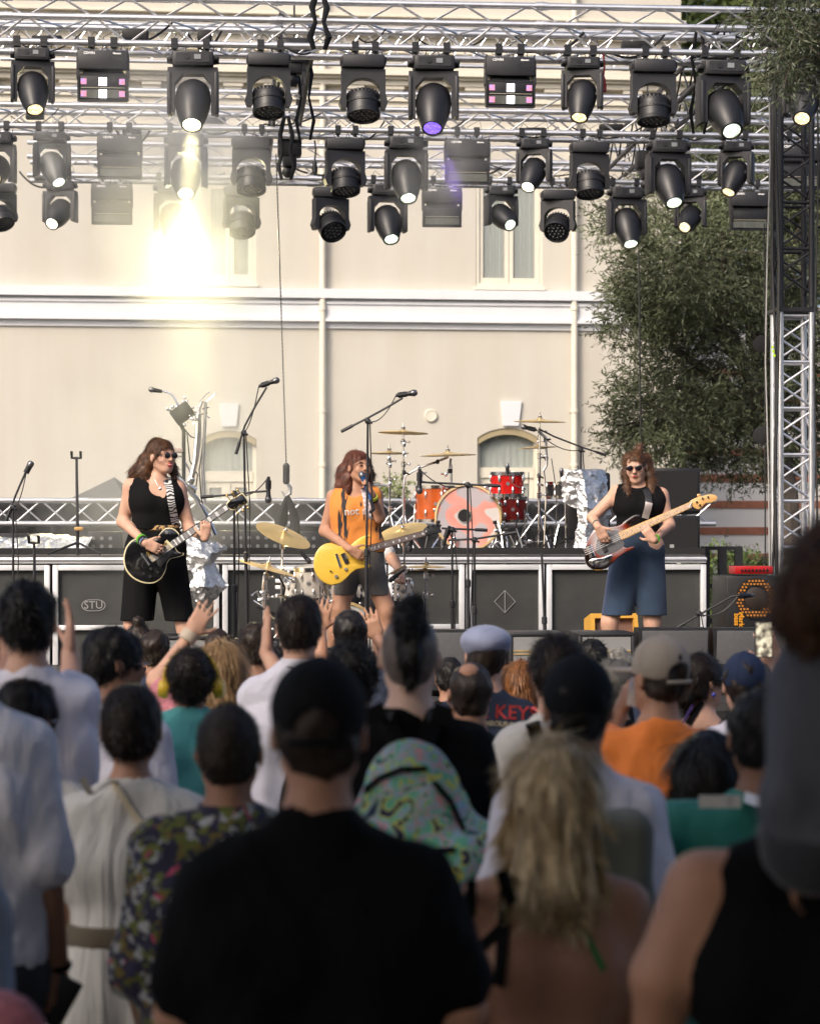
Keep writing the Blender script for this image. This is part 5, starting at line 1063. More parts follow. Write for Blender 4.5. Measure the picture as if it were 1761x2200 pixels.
# white kit
drum(665, 1253, 16.8, 60, 66, 'white pearl floor tom left of the yellow guitar', m_whsh, (-.05, -.12), DW, FLOOR); drum(632, 1270, 17.4, 46, 50, 'second white tom behind the floor tom', m_whsh, (0, -.1), DW, FLOOR)
drum(722, 1262, 16.9, 52, 40, 'white rack tom behind the singer\'s shorts', m_whsh, (0, -.2), DW); drum(865, 1270, 16.9, 40, 46, 'white snare drum right of the singer\'s knee', m_whsh, (0, -.1), DW, FLOOR); drum(788, 1268, 17.1, 44, 34, 'white tom between the singer\'s legs', m_whsh, (0, -.2), DW)
c = W(738, 1378, 16.75); r = .255; t = thing('bass_drum', 'white bass drum with black lettering standing behind the singer\'s legs', 'bass drum', tuple(c), 0, DW); c.z = FLOOR + r + .03; t.location = c; MW[t.name] = Matrix.Translation(c); ax = Vector((.12, -1, .0)).normalized()
g = MB(); g.lathe([(r * .97, -.4), (r * .97, 0)], (0, 0, 0), ax, 48, cap=False); g.build('shell', m_whsh, t); g = MB(); g.lathe([(0, .006), (r * .95, .006)], (0, 0, 0), ax, 48, cap=False); g.build('front_skin', mat('white_skin', (.62, .63, .62), .4, var=.04), t)
g = MB(); g.lathe([(r * .95, -.02), (r * 1.02, -.02), (r * 1.02, .02), (r * .94, .02), (r * .94, -.01)], (0, 0, 0), ax, 48, cap=False); g.build('hoop', m_wood, t)
for i in range(8):
    a = 2 * math.pi * (i + .4) / 8; u = ax.orthogonal().normalized(); v = ax.cross(u); q = (u * math.cos(a) + v * math.sin(a)) * r * 1.05; g = MB(); g.rbox(q, (.02, .04, .03), .005); g.cyl(q, q - ax * .38, .005, n=6); g.build('tension_rod', M_CHROME, t)
place_text(text_mesh('SON', .085, .001, 1, .001), Matrix.Translation((-.06, -.028, .125)) @ Matrix.Rotation(.12, 4, 'Z') @ RX90, M_CABLE, t)
t = thing('drum_stool_hardware', 'chrome pedal stand and black stick at the left of the white kit', 'drum hardware', tuple(W(575, 1340, 16.9)))
for pts, r_, m_ in (([(553, 1303), (575, 1312), (592, 1320)], .013, M_BLK), ([(540, 1280), (552, 1270), (570, 1310), (590, 1330)], .008, M_CHROME), ([(545, 1290), (560, 1300), (580, 1316)], .006, M_CHROME), ([(570, 1230), (565, 1260), (568, 1330)], .012, M_CHROME), ([(560, 1275), (575, 1268)], .02, M_CHROME), ([(555, 1290), (572, 1285)], .018, M_CHROME), ([(600, 1240), (612, 1262), (606, 1300)], .008, M_BLK), ([(585, 1215), (618, 1240), (640, 1250)], .01, M_CHROME), ([(596, 1280), (620, 1284)], .014, M_CHROME)):
    g = MB(); g.tube([W(a, b, 16.9) for a, b in pts], r_, 8); g.build('rod', m_, t, world=True)
t = thing('keyboard_stand', 'pale keyboard stand shelves hazy behind the edge on cymbal', 'stand', tuple(W(600, 1290, 17.9)))
for y in (1222, 1248, 1262, 1280): g = MB(); g.rbox(W(625, y, 17.9), (.24, .04, .028), .006); g.build('shelf_bar', m_wht, t, world=True, )
# ================================================================ FIGURES
def V3(*a): return Vector(a)
def skinmat(name, col): return mat(name, col, .52, var=.10, vscale=14, sss=.12, bump=.0006, bscale=120, spec=.35)
SK = {'fair': skinmat('skin_fair', (.56, .33, .235)), 'tan': skinmat('skin_tan', (.42, .225, .145)), 'olive': skinmat('skin_olive', (.30, .155, .098)), 'pale': skinmat('skin_pale', (.60, .40, .31))}
def hairmat(name, col, c2, vs=22, an=None): return mat(name, col, .45, var=.35, vscale=vs, col2=c2, spec=.3, aniso=an)
HR = {'black': hairmat('hair_black', (.004, .003, .003), (.010, .008, .007)), 'dark': hairmat('hair_dark_brown', (.008, .005, .004), (.024, .015, .010)), 'brown': hairmat('hair_brown', (.035, .017, .009), (.10, .045, .02)), 'auburn': hairmat('hair_auburn', (.11, .040, .014), (.24, .10, .035)),
      'blonde': hairmat('hair_blonde', (.20, .13, .065), (.78, .60, .36), 9, (3.6, 3.6, .35)), 'grey': hairmat('hair_grey', (.09, .085, .075), (.18, .17, .15)), 'sandy': hairmat('hair_sandy', (.26, .15, .065), (.40, .26, .13)), 'redbrown': hairmat('hair_reddish', (.055, .018, .012), (.12, .04, .022)), 'stub': hairmat('hair_stubble', (.10, .085, .075), (.15, .12, .105)), 'mid': hairmat('hair_cropped', (.014, .010, .008), (.034, .023, .016))}
def Rhead(yaw, pitch=0., roll=0.):     # yaw 0 looks along +Y (away); columns right, forward, up
    return (Matrix.Rotation(-yaw, 3, 'Z') @ Matrix.Rotation(pitch, 3, 'X') @ Matrix.Rotation(roll, 3, 'Y'))
def head_sdf(s, H, Rm, k=1., neck=None, nr=.052, face=True, ears=True):
    def A(x, y, z): return H + Rm @ Vector((x, y, z)) * k
    def R3(*r): return [q * k for q in r]
    M = [[Rm[i][j] for j in range(3)] for i in range(3)]
    if neck is not None: s.cone(A(0, -.015, -.05), neck, nr * k * .96, nr * k * 1.06, k=.02)
    s.ell(A(0, -.014, .028), R3(.073, .092, .084), M, k=.02)
    s.ell(A(0, .030, -.032), R3(.058, .060, .078), M, k=.03)
    s.ell(A(0, .058, -.090), R3(.026, .024, .020), M, k=.035)
    s.cone(A(-.050, .0, -.060), A(-.016, .055, -.092), .016 * k, .014 * k, k=.03); s.cone(A(.050, .0, -.060), A(.016, .055, -.092), .016 * k, .014 * k, k=.03)
    if face:
        for q in (-1, 1):
            s.ell(A(q * .036, .060, -.030), R3(.022, .020, .024), M, k=.02); s.ell(A(q * .030, .096, .0), R3(.016, .014, .009), M, k=.010, op='s'); s.ell(A(q * .030, .080, -.002), R3(.014, .013, .010), M, k=.004)
            s.ell(A(q * .010, .098, -.030), R3(.008, .010, .007), M, k=.006)
        s.ell(A(0, .076, .022), R3(.048, .014, .010), M, k=.02)
        s.cone(A(0, .086, .006), A(0, .109, -.026), .0075 * k, .0115 * k, k=.012)
        s.ell(A(0, .084, -.056), R3(.026, .014, .011), M, k=.010)
    if ears:
        for q in (-1, 1): s.ell(A(q * .078, -.008, -.012), R3(.011, .019, .031), M, k=.008); s.ell(A(q * .090, -.002, -.008), R3(.006, .011, .018), M, k=.004, op='s')
def hand_sdf(s, w_, d, n, t, curl=.3, k=1., spread=.12, thumb=.3, straight=None):
    d = Vector(d).normalized(); n = (Vector(n) - d * d.dot(Vector(n))).normalized(); t = (Vector(t) - d * d.dot(Vector(t)) - n * n.dot(Vector(t))).normalized(); M = [[t[i], d[i], n[i]] for i in range(3)]
    s.cone(w_, w_ + d * .03 * k, .026 * k, .026 * k, k=.012, flat=n, q=.75)
    s.box(w_ + d * .058 * k, (.040 * k, .040 * k, .0125 * k), M, rd=.011 * k, k=.012)
    for i, (o, L) in enumerate(((.030, .070), (.0105, .079), (-.010, .073), (-.029, .058))):
        b = w_ + d * (.092 - .004 * abs(i - 1)) * k + t * o * k; c_ = curl * (1 if straight is None or i not in straight else .1); dir_ = (d + t * spread * (1.5 - i) * .7).normalized(); ang = .45 * c_; p = b; r0 = .0088 * k
        for seg, (fr, da) in enumerate(((.44, 0), (.31, 1.25 * c_), (.25, .9 * c_))):
            ang += da; v = dir_ * math.cos(ang) + n * math.sin(ang); q = p + v * L * fr * k; s.cone(p, q, r0, r0 * .93, k=.004); p = q; r0 *= .93
    b = w_ + d * .022 * k + t * .030 * k; v = (d * .65 + t * .75 + n * thumb).normalized(); p = b + v * .045 * k; s.cone(b, p, .013 * k, .0105 * k, k=.01); v2 = (v + d * .5 + n * thumb * 1.2).normalized(); s.cone(p, p + v2 * .034 * k, .0105 * k, .0085 * k, k=.004)
class Fig:
    """joints: H N SL SR EL ER WL WR CH WA HP LL LR KL KR AL AR ; f body forward ; hands"""
    def __init__(s, J, f, Rm, k=1., sex='m', sk='fair', hw=None): s.J = J; s.f = Vector(f).normalized(); s.r = Vector((s.f.y, -s.f.x, 0)).normalized(); s.Rm = Rm; s.k = k; s.sex = sex; s.sk = sk; s.hands = {}; s.fat = 1.; s.armr = 1. if sex == 'm' else .9; s.legr = 1.
    def bbox(s, pad=.16, keys=None):
        P = np.array([tuple(s.J[q]) for q in (keys or s.J)]); lo = P.min(0) - pad; hi = P.max(0) + pad; return lo, hi
    def torso(s, S_, off=0., bust=True):
        J = s.J; k = s.k; r = s.r; m = s.sex == 'm'; ft = s.fat
        sw = (J['SR'] - J['SL']).length / 2; ch = J['CH']; wa = J['WA']; hp = J['HP']; cw = sw * (.62 if m else .52); u = (J['SR'] - J['SL']).normalized()
        S_.cone(J['N'] + Vector((0, 0, -.02 * k)), J['SL'] + Vector((0, 0, .0)), .052 * k, .050 * k, k=.05, off=off); S_.cone(J['N'] + Vector((0, 0, -.02 * k)), J['SR'], .052 * k, .050 * k, k=.05, off=off)
        S_.cone(ch - u * cw, ch + u * cw, (.103 if m else .092) * k * ft, k=.07, off=off); top = J['N'] + Vector((0, 0, -.125 * k)); S_.cone(top - u * cw * .8, top + u * cw * .8, .072 * k, k=.06, off=off)
        ww = (.058 if m else .045) * k * ft; hh = (.066 if m else .078) * k
        for q in (-1, 1): S_.cone(ch + u * q * cw * .9, wa + r * q * ww, .096 * k * ft, (.088 if m else .078) * k * ft, k=.05, off=off); S_.cone(wa + r * q * ww, hp + r * q * hh, (.088 if m else .078) * k * ft, (.105 if m else .108) * k, k=.05, off=off)
        if not m and bust:
            for q in (-1, 1): S_.ell(ch + r * q * .058 * k + s.f * .060 * k + Vector((0, 0, -.005)), [.054 * k] * 3, None, k=.04, off=off)
    def arms(s, S_, off=0., t=1., sides='LR', loose=0.):
        J = s.J; k = s.k * s.armr
        for q in sides:
            a, b, c = J['S' + q], J['E' + q], J['W' + q]
            if t <= 1: e = a.lerp(b, t); S_.cone(a, e, .052 * k, (.052 - .010 * t) * k + loose, k=.035, off=off)
            else: S_.cone(a, b, .052 * k, .042 * k, k=.03, off=off); e = b.lerp(c, t - 1); S_.cone(b, e, .041 * k, (.041 - .015 * (t - 1)) * k + loose, k=.025, off=off)
    def legs(s, S_, off=0., t=2., wide=0., loose=0.):
        J = s.J; k = s.k * s.legr
        for q in 'LR':
            a, b, c = J['L' + q], J['K' + q], J['A' + q]
            if t <= 1: S_.cone(a, a.lerp(b, t), .088 * k + wide, (.088 - .028 * t) * k + wide + loose, k=.04, off=off)
            else: S_.cone(a, b, .088 * k + wide, .060 * k + wide, k=.04, off=off); S_.cone(b, b.lerp(c, .35 if t > 1.35 else t - 1), .055 * k + wide, .060 * k + wide, k=.03, off=off)
            if t > 1.35: S_.cone(b.lerp(c, .35), b.lerp(c, t - 1), .058 * k + wide, .038 * k + wide + loose, k=.03, off=off)
        S_.cone(J['LL'], J['LR'], .10 * k + wide * .5, k=.06, off=off)
    def body(s, parent, h=.008, face=True, ears=True, full=True):
        lo, hi = s.bbox(.17); lo[2] = min(lo[2], s.J['AL'].z - .1); S_ = SDF(lo, hi, h); head_sdf(S_, s.J['H'], s.Rm, s.k, s.J['N'], .056 if s.sex == 'm' else .046, face, ears); s.torso(S_); s.arms(S_, t=2)
        s.legs(S_)
        for q in 'LR':
            a = s.J['A' + q]; S_.cone(a + Vector((0, 0, -.03)), a + s.f * .13 * s.k + Vector((0, 0, -.055)), .036 * s.k, .028 * s.k, k=.03)
            w_ = s.J['W' + q]; hd = s.hands.get(q)
            if hd is None: dr = (w_ - s.J['E' + q]).normalized(); sg = -1 if q == 'L' else 1; hd = dict(d=dr, n=-sg * s.r, t=s.f, curl=.45)
            hand_sdf(S_, w_, hd['d'], hd['n'], hd['t'], hd.get('curl', .3), s.k * (.92 if s.sex != 'm' else 1), hd.get('spread', .1), hd.get('thumb', .3), hd.get('straight'))
        return S_.mesh('body', SK[s.sk], parent)
def strands(name, m, parent, V, N, n, L, wid=.0022, wave=.25, lift=.25, grav=1., segs=4, seed=1, flow=None, curl=0., cen=None):
    """thin ribbons rooted on a hair surface and combed along it"""
    rng = np.random.default_rng(seed); i = rng.integers(0, len(V), n); P = V[i].copy(); Nn = N[i]; g = np.array([0, 0, -1.]) * grav if flow is None else flow(P)
    if flow is None: g = np.tile(g, (n, 1))
    if cen is not None: o_ = (P - np.array(cen)) * [1, 1, 0]; g = g + .9 * o_ / (np.linalg.norm(o_, axis=1)[:, None] + 1e-6)
    T = g - Nn * (g * Nn).sum(1)[:, None]; T += rng.normal(size=T.shape) * wave; T /= np.linalg.norm(T, axis=1)[:, None] + 1e-9; Ls = L * rng.uniform(.5, 1.2, n); sd = np.cross(T, Nn); sd /= np.linalg.norm(sd, axis=1)[:, None] + 1e-9
    ph = rng.uniform(0, 6.28, n); pts = [P - Nn * .002]; 
    for k in range(segs):
        t = (k + 1) / segs; D = T + Nn * (lift * (1 - 1.4 * t)) ; D = D / np.linalg.norm(D, axis=1)[:, None]; q = pts[-1] + D * (Ls / segs)[:, None]
        if curl: q = q + sd * (np.sin(ph + t * 9) * curl)[:, None] + Nn * (np.cos(ph + t * 9) * curl * .6)[:, None]
        pts.append(q)
    vs = []
    for k, p in enumerate(pts): w_ = wid * (1 - .75 * (k / segs) ** 2) * .5; vs += [p - sd * w_, p + sd * w_]
    A = np.stack(vs, 1).reshape(-1, 3); m_ = 2 * (segs + 1); base = (np.arange(n) * m_)[:, None]; Q = np.concatenate([base + np.array([[2 * k, 2 * k + 1, 2 * k + 3, 2 * k + 2]]) for k in range(segs)], 0)
    if parent is not None: Mi = np.array(MW[parent.name].inverted()); A = A @ Mi[:3, :3].T + Mi[:3, 3]
    o = link(name, npmesh(name, A, Q, smooth=False), m, parent); return o
def vn(V, Q):
    n = np.cross(V[Q[:, 2]] - V[Q[:, 0]], V[Q[:, 3]] - V[Q[:, 1]]); N = np.zeros_like(V)
    for i in range(4): np.add.at(N, Q[:, i], n)
    return N / (np.linalg.norm(N, axis=1)[:, None] + 1e-9)
def surf(S_, name, m, parent, keep=None):
    V, Q = S_.nets(); N = vn(V, Q); Vl = V
    if parent is not None: Mi = np.array(MW[parent.name].inverted()); Vl = V @ Mi[:3, :3].T + Mi[:3, 3]
    return link(name, npmesh(name, Vl, Q), m, parent), V, N
def hair(fig, parent, kind='short', col='dark', k=1., h=.007, seed=0, masses=(), n=2600, L=.03, thick=.009, wid=.0028, wave=.75, cur=0., back=-.085, front=.052, amp=.007, front_z=.055, lift=.85, grav=1.):
    H, Rm = fig.J['H'], fig.Rm; k = k * fig.k
    def A(x, y, z): return H + Rm @ Vector((x, y, z)) * k
    M = [[Rm[i][j] for j in range(3)] for i in range(3)]; pts = [A(0, 0, 0)] + [Vector(m_[0]) for m_ in masses] + [Vector(m_[1]) for m_ in masses]
    P = np.array([tuple(p) for p in pts]); S_ = SDF(P.min(0) - .2, P.max(0) + .2, h)
    S_.ell(A(0, -.014, .028), [(.073 + thick) * k, (.092 + thick) * k, (.084 + thick) * k], M, k=.01); S_.ell(A(0, -.035, -.015), [(.066 + thick * .8) * k, (.062 + thick) * k, (.075 + thick * .3) * k], M, k=.02)
    S_.ell(A(0, .105, -.035), [.070 * k, .065 * k, (.035 + front_z) * k], M, k=.012, op='s')      # the face stays free
    for q in (-1, 1): S_.ell(A(q * .092, .012, -.03), [.022 * k, .03 * k, .036 * k], M, k=.008, op='s')
    nrm = Rm @ Vector((0, .25, -1)); S_.plane(A(0, -.04, back), nrm)
    for m_ in masses: S_.cone(m_[0], m_[1], m_[2], m_[3], k=m_[4] if len(m_) > 4 else .03, flat=m_[5] if len(m_) > 5 else None, q=m_[6] if len(m_) > 6 else 1.)
    S_.noise(amp, 14, seed, 2, (1, 1, .6)); o, V, N = surf(S_, 'hair', HR[col], parent)
    strands('hair_strands', HR[col], parent, V, N, n, L * k, wid, wave, lift, grav, 3, seed, None, cur, H); return o
def garment(fig, parent, name, m, build, h=.010, cut=(), hem=None, amp=.004, sc=5., seed=0, lo=None, hi=None, stretch=(1, 1, .5), smooth=0):
    a, b = fig.bbox(.2); S_ = SDF(a if lo is None else lo, b if hi is None else hi, h); build(S_)
    if amp: S_.noise(amp, sc, seed, 3, stretch)
    for c in cut: c(S_)
    if hem is not None: S_.plane((0, 0, hem), (0, 0, -1))
    return S_.mesh(name, m, parent, smooth)
def cloth(name, col, rough=.85, **kw): kw.setdefault('var', .07); kw.setdefault('vscale', 6); kw.setdefault('bump', .0009); kw.setdefault('bscale', 55); kw.setdefault('sheen', .15); return mat(name, col, rough, **kw)
def wrinkles(m, sc=9, dist=.012, stretch=(1, 1, .45)):          # soft cloth folds as relief
    N, L, b = nodes(m); tc = N.new('ShaderNodeTexCoord'); mp = N.new('ShaderNodeMapping'); mp.inputs['Scale'].default_value = stretch; mp.inputs['Rotation'].default_value = (.3, .5, .2); L.new(tc.outputs['Object'], mp.inputs[0])
    n = N.new('ShaderNodeTexNoise'); n.inputs['Scale'].default_value = sc; n.inputs['Detail'].default_value = 3; n.inputs['Distortion'].default_value = 1.2; L.new(mp.outputs[0], n.inputs[0])
    bp = N.new('ShaderNodeBump'); bp.inputs['Distance'].default_value = dist; bp.inputs['Strength'].default_value = 1
    L.new(n.outputs[0], bp.inputs['Height']); old = b.inputs['Normal'].links[0].from_socket if b.inputs['Normal'].links else None
    if old: L.new(old, bp.inputs['Normal'])
    L.new(bp.outputs[0], b.inputs['Normal']); return m
def drape_mesh(me, target, d=(0, 1, 0), off=.003, start=-1.):
    """lay a flat mesh (world coords) onto a surface along direction d"""
    tm = target.data; mw = MW[target.name]; bv = BVHTree.FromPolygons([mw @ v.co for v in tm.vertices], [p.vertices[:] for p in tm.polygons]); d = Vector(d).normalized()
    for v in me.vertices:
        p, n, i, ds = bv.ray_cast(v.co - d * 1.0, d)
        if p is not None: v.co = p - d * off
    return me
def strap(pts, wid, target, m, parent, name='strap', d=(0, 1, 0), off=.006, th=.004, n=14, label=None):
    pts = [Vector(p) for p in pts]; P = []
    for i in range(len(pts) - 1):
        for k in range(n): P.append(pts[i].lerp(pts[i + 1], k / n))
    P.append(pts[-1]); d = Vector(d).normalized(); vs = []; fs = []
    for i, p in enumerate(P):
        t = (P[min(i + 1, len(P) - 1)] - P[max(0, i - 1)]).normalized(); sd = t.cross(d).normalized() * wid / 2
        for q in (-1, 0, 1): vs.append(p + sd * q)
    for i in range(len(P) - 1):
        for k in (0, 1): a = i * 3 + k; fs.append((a, a + 1, a + 4, a + 3))
    me = bpy.data.meshes.new(name); me.from_pydata([tuple(v) for v in vs], [], fs)
    if target is not None: drape_mesh(me, target, d, off)
    bm = bmesh.new(); bm.from_mesh(me); bmesh.ops.recalc_face_normals(bm, faces=bm.faces); r = bmesh.ops.extrude_face_region(bm, geom=bm.faces[:]); vv = [e for e in r['geom'] if isinstance(e, bmesh.types.BMVert)]; bmesh.ops.translate(bm, verts=vv, vec=-d * th); bmesh.ops.recalc_face_normals(bm, faces=bm.faces); bm.to_mesh(me); bm.free()
    if parent is not None: me.transform(MW[parent.name].inverted())
    finish(me); return link(name, me, m, parent)
def person(label, loc, group=None): t = thing('person', label, 'person', loc, 0, group); return t
# ================================================================ THE BAND
class Plane:
    def __init__(s, px, py, d, n): s.p = W(px, py, d); s.n = Vector(n).normalized()
    def pt(s, px, py, off=0.):
        o = Vector((0, 0, EYE)); r = W(px, py, 10) - o; t = (s.p - o).dot(s.n) / r.dot(s.n); return o + r * t + s.n * off
def crom(P, n=6, closed=True):
    P = [Vector((p[0], p[1])) for p in P]; out = []; m = len(P)
    for i in range(m if closed else m - 1):
        if closed: a, b, c, d = P[(i - 1) % m], P[i], P[(i + 1) % m], P[(i + 2) % m]
        else: a, b, c, d = P[max(i - 1, 0)], P[i], P[i + 1], P[min(i + 2, m - 1)]
        for k in range(n): t = k / n; out.append(tuple(.5 * ((2 * b) + (-a + c) * t + (2 * a - 5 * b + 4 * c - d) * t * t + (-a + 3 * b - 3 * c + d) * t ** 3)))
    if not closed: out.append(tuple(P[-1]))
    return out
def slab(pl, out, o0, o1, name, m, parent, bev=.006, scale=1., dome=0.):
    """solid plate with rounded rims from an outline lying in plane pl, between offsets o0 < o1 (towards the viewer)"""
    n = len(out); P = [Vector(p) for p in out]; area = sum(P[i].x * P[(i + 1) % n].y - P[(i + 1) % n].x * P[i].y for i in range(n)); sg = -1 if area > 0 else 1
    def inset(a):
        r = []
        for i in range(n):
            e = (P[(i + 1) % n] - P[(i - 1) % n]).normalized(); r.append(P[i] + Vector((-e.y, e.x)) * (-sg) * a)
        return r
    s = F / pl.p.y; V = []; L = []; rings = [(bev, o0), (0, o0 + bev), (0, o1 - bev), (bev * .4, o1 - bev * .3), (bev * 1.2, o1)]
    for a, o in rings: 
        q = inset(a * s); L.append(range(len(V), len(V) + n)); V += [pl.pt(x.x, x.y, o) for x in q]
    Fc = []
    for k in range(len(rings) - 1):
        for i in range(n): Fc.append((L[k][i], L[k][(i + 1) % n], L[k + 1][(i + 1) % n], L[k + 1][i]))
    for k in (0, len(rings) - 1):
        q = inset(rings[k][0] * s); tr = tessellate_polygon([[Vector((x.x, x.y, 0)) for x in q]])
        for a, b, c in tr: Fc.append((L[k][a], L[k][b], L[k][c]))
    me = bpy.data.meshes.new(name); Mi = MW[parent.name].inverted(); me.from_pydata([tuple(Mi @ v) for v in V], [], Fc); bm = bmesh.new(); bm.from_mesh(me); bmesh.ops.recalc_face_normals(bm, faces=bm.faces); bm.to_mesh(me); bm.free(); finish(me, True, .5); return link(name, me, m, parent)
def neck(pl, a, b, w0, w1, o, parent, m, frets=0, inlay=None, mfret=M_CHROME, fb=None):
    """neck from a (body) to b (nut) in pixels; widths in metres"""
    A, B = pl.pt(*a, o), pl.pt(*b, o); d = (B - A).normalized(); u = d.cross(pl.n).normalized(); L = (B - A).length; n = pl.n
    def pr(t, s_, off): return A + d * L * t + u * s_ * (w0 + (w1 - w0) * t) / 2 + n * off
    vs = [pr(t, s_, f) for t in (0, 1) for s_, f in ((-1, 0), (-.6, -.018), (.6, -.018), (1, 0))]; g = MB(); g.add(vs, [(0, 1, 5, 4), (1, 2, 6, 5), (2, 3, 7, 6), (3, 0, 4, 7), (0, 3, 2, 1), (4, 5, 6, 7)]); nk = g.build('neck', m, parent, world=True, smooth=False)
    g = MB(); vs = [pr(t, s_, f) for t in (-.0, 1) for s_, f in ((-1, .001), (1, .001), (.96, .006), (-.96, .006))]; g.add(vs, [(0, 4, 5, 1), (1, 5, 6, 2), (2, 6, 7, 3), (3, 7, 4, 0), (0, 1, 2, 3), (7, 6, 5, 4)]); f = g.build('fingerboard', fb or m, parent, world=True, smooth=False)
    ts = [1 - (1 - 2 ** (-k / 12)) / (1 - 2 ** (-frets / 12)) for k in range(0, frets + 1)]; ts = [1 - (1 - t) for t in ts]
    for k, t in enumerate(ts):
        g = MB(); c = A + d * L * t + n * .0068; rot = Matrix((d, u, n)).transposed(); g.box(c, (.0015, (w0 + (w1 - w0) * t) * .98, .002), rot); g.build('fret', mfret, f, world=True, smooth=False)
    if inlay:
        kind, mi = inlay
        for k in ([1, 3, 5, 7, 9, 12, 15, 17, 19] if kind != 'dot' else [3, 5, 7, 9, 12, 15, 17, 19, 21]):
            if k >= len(ts): continue
            t = (ts[k] + ts[k - 1]) / 2; wd = abs(ts[k] - ts[k - 1]) * L; c = A + d * L * t + n * .0066; rot = Matrix((d, u, n)).transposed(); ww = w0 + (w1 - w0) * t
            g = MB(); g.box(c, (wd * .66, ww * .72, .0015) if kind == 'block' else ((.006, .006, .0015) if kind == 'dot' else (wd * .45, ww * .28, .0015)), rot if kind != 'bird' else rot @ Matrix.Rotation(.5, 3, 'Z')); g.build('inlay', mi, f, world=True, smooth=False)
    return A, B, d, u, pr
def strings(pr, n_, t0, t1, off0, off1, m, parent, w=.62, r=.0006):
    for i in range(n_):
        s_ = (i / (n_ - 1) - .5) * 2 * w; g = MB(); g.cyl(pr(t0, s_, off0), pr(t1, s_, off1), r, n=5, caps=False); g.build('string', m, parent, world=True)
def knob(pl, x, y, r, m, parent, o=.0, h=.014, name='knob'): g = MB(); c = pl.pt(x, y, o); g.lathe([(r, 0), (r, h * .5), (r * .8, h), (0, h)], c, pl.n, 14, cap=False); return g.build(name, m, parent, world=True)
def plate(pl, poly, o0, o1, name, m, parent, bev=.001): return slab(pl, poly, o0, o1, name, m, parent, bev)
m_gblk = mat('black_lacquer', (.006, .006, .007), .10, var=0, coat=1.); m_cream = mat('cream_binding', (.62, .55, .33), .35, var=0); m_ebony = mat('ebony_board', (.012, .010, .009), .4, var=.2, vscale=40); m_pearl = mat('pearl_inlay', (.62, .64, .64), .2, var=.1, vscale=60)
m_yel = mat('yellow_lacquer', (.72, .45, .055), .28, var=.05, vscale=3, coat=.5); m_rose = mat('rosewood_board', (.065, .028, .016), .5, var=.2, vscale=50); m_maple = mat('maple_neck', (.62, .36, .13), .35, var=.08, vscale=20, coat=.3, aniso=(1, 1, 6)); m_gold = mat('gold_hardware', (.70, .50, .18), .2, .9, var=0)
m_burst_sheen = mat('sunburst_painted_sheen', (.10, .03, .01), .12, var=0, coat=1.)
# ---------------------------------------------------------------- guitarist on the left
D = 15.4; Pg = lambda x, y, o=0.: W(x, y, D + o)
J = dict(H=Pg(349, 980), N=Pg(337, 1033, .02), SL=Pg(282, 1046, .0), SR=Pg(382, 1048, .05), EL=Pg(265, 1121, .04), ER=Pg(408, 1137, .04), WL=Pg(312, 1166, -.34), WR=Pg(441, 1156, -.285), CH=Pg(337, 1078, .02), WA=Pg(333, 1124, .02), HP=Pg(335, 1172, .03), LL=Pg(308, 1190, .03), LR=Pg(362, 1190, .03), KL=Pg(286, 1340, .03), KR=Pg(397, 1340, .0), AL=Pg(280, 1478, .05), AR=Pg(404, 1478, .0))
A_ = Fig(J, (.22, -1, 0), Rhead(R(180 - 40), 0, 0), .98, 'f', 'fair'); A_.hands = dict(L=dict(d=(.88, -.0, -.42), n=(.1, 1, -.1), t=(.3, -.1, 1), curl=.55, thumb=.1), R=dict(d=(.05, -.1, 1), n=(-.25, 1, .0), t=(-1, 0, .2), curl=1.1, thumb=.5)); A_.fat = 1.08; A_.armr = .98
p1 = person('woman in black tank top and wide black shorts playing the black guitar', (J['HP'].x, J['HP'].y, FLOOR)); bodyA = A_.body(p1, .0078)
m_bt = cloth('black_jersey', (.004, .004, .0045), .9, bump=.0006, sheen=0, spec=.2); wrinkles(m_bt, 7, .004); m_bs = cloth('black_crepe', (.004, .004, .0045), .85, sheen=0, spec=.2); wrinkles(m_bs, 5, .006, (1.4, 1.4, .2))
def b(S_): A_.torso(S_, .008)
def c1(S_): 
    S_.cone(Pg(341, 1015, -.08), Pg(344, 1040, -.09), .085, .080, k=.0, op='s'); S_.cone(Pg(344, 1040, -.10), Pg(352, 1073, -.12), .072, .022, k=.0, op='s'); S_.cone(Pg(337, 1028, .0), Pg(337, 1016, .03), .078, k=.0, op='s')
    S_.cone(Pg(268, 1040, 0), Pg(262, 1120, .02), .075, .07, k=0, op='s'); S_.cone(Pg(397, 1042, .05), Pg(404, 1120, .06), .065, .05, k=0, op='s')
garment(A_, p1, 'tank_top', m_bt, b, .006, [c1], Pg(0, 1138).z, .002, 5, 1)
def b(S_): S_.cone(Pg(314, 1140, .02), Pg(352, 1140, .02), .104, k=.04); S_.cone(Pg(310, 1176, .03), Pg(360, 1176, .03), .126, k=.05); S_.cone(Pg(308, 1190, .03), Pg(293, 1350, .03), .118, .112, k=.03); S_.cone(Pg(362, 1190, .03), Pg(389, 1350, .0), .110, .096, k=.03)
sh = garment(A_, p1, 'wide_shorts', m_bs, b, .007, [lambda S_: S_.plane(Pg(0, 1129), (0, 0, 1)), lambda S_: S_.cone(Pg(336, 1270, 0), Pg(343, 1345, 0), .012, .05, k=.0, op='s')], Pg(0, 1334).z, .004, 4, 2, stretch=(1, 1, .25))
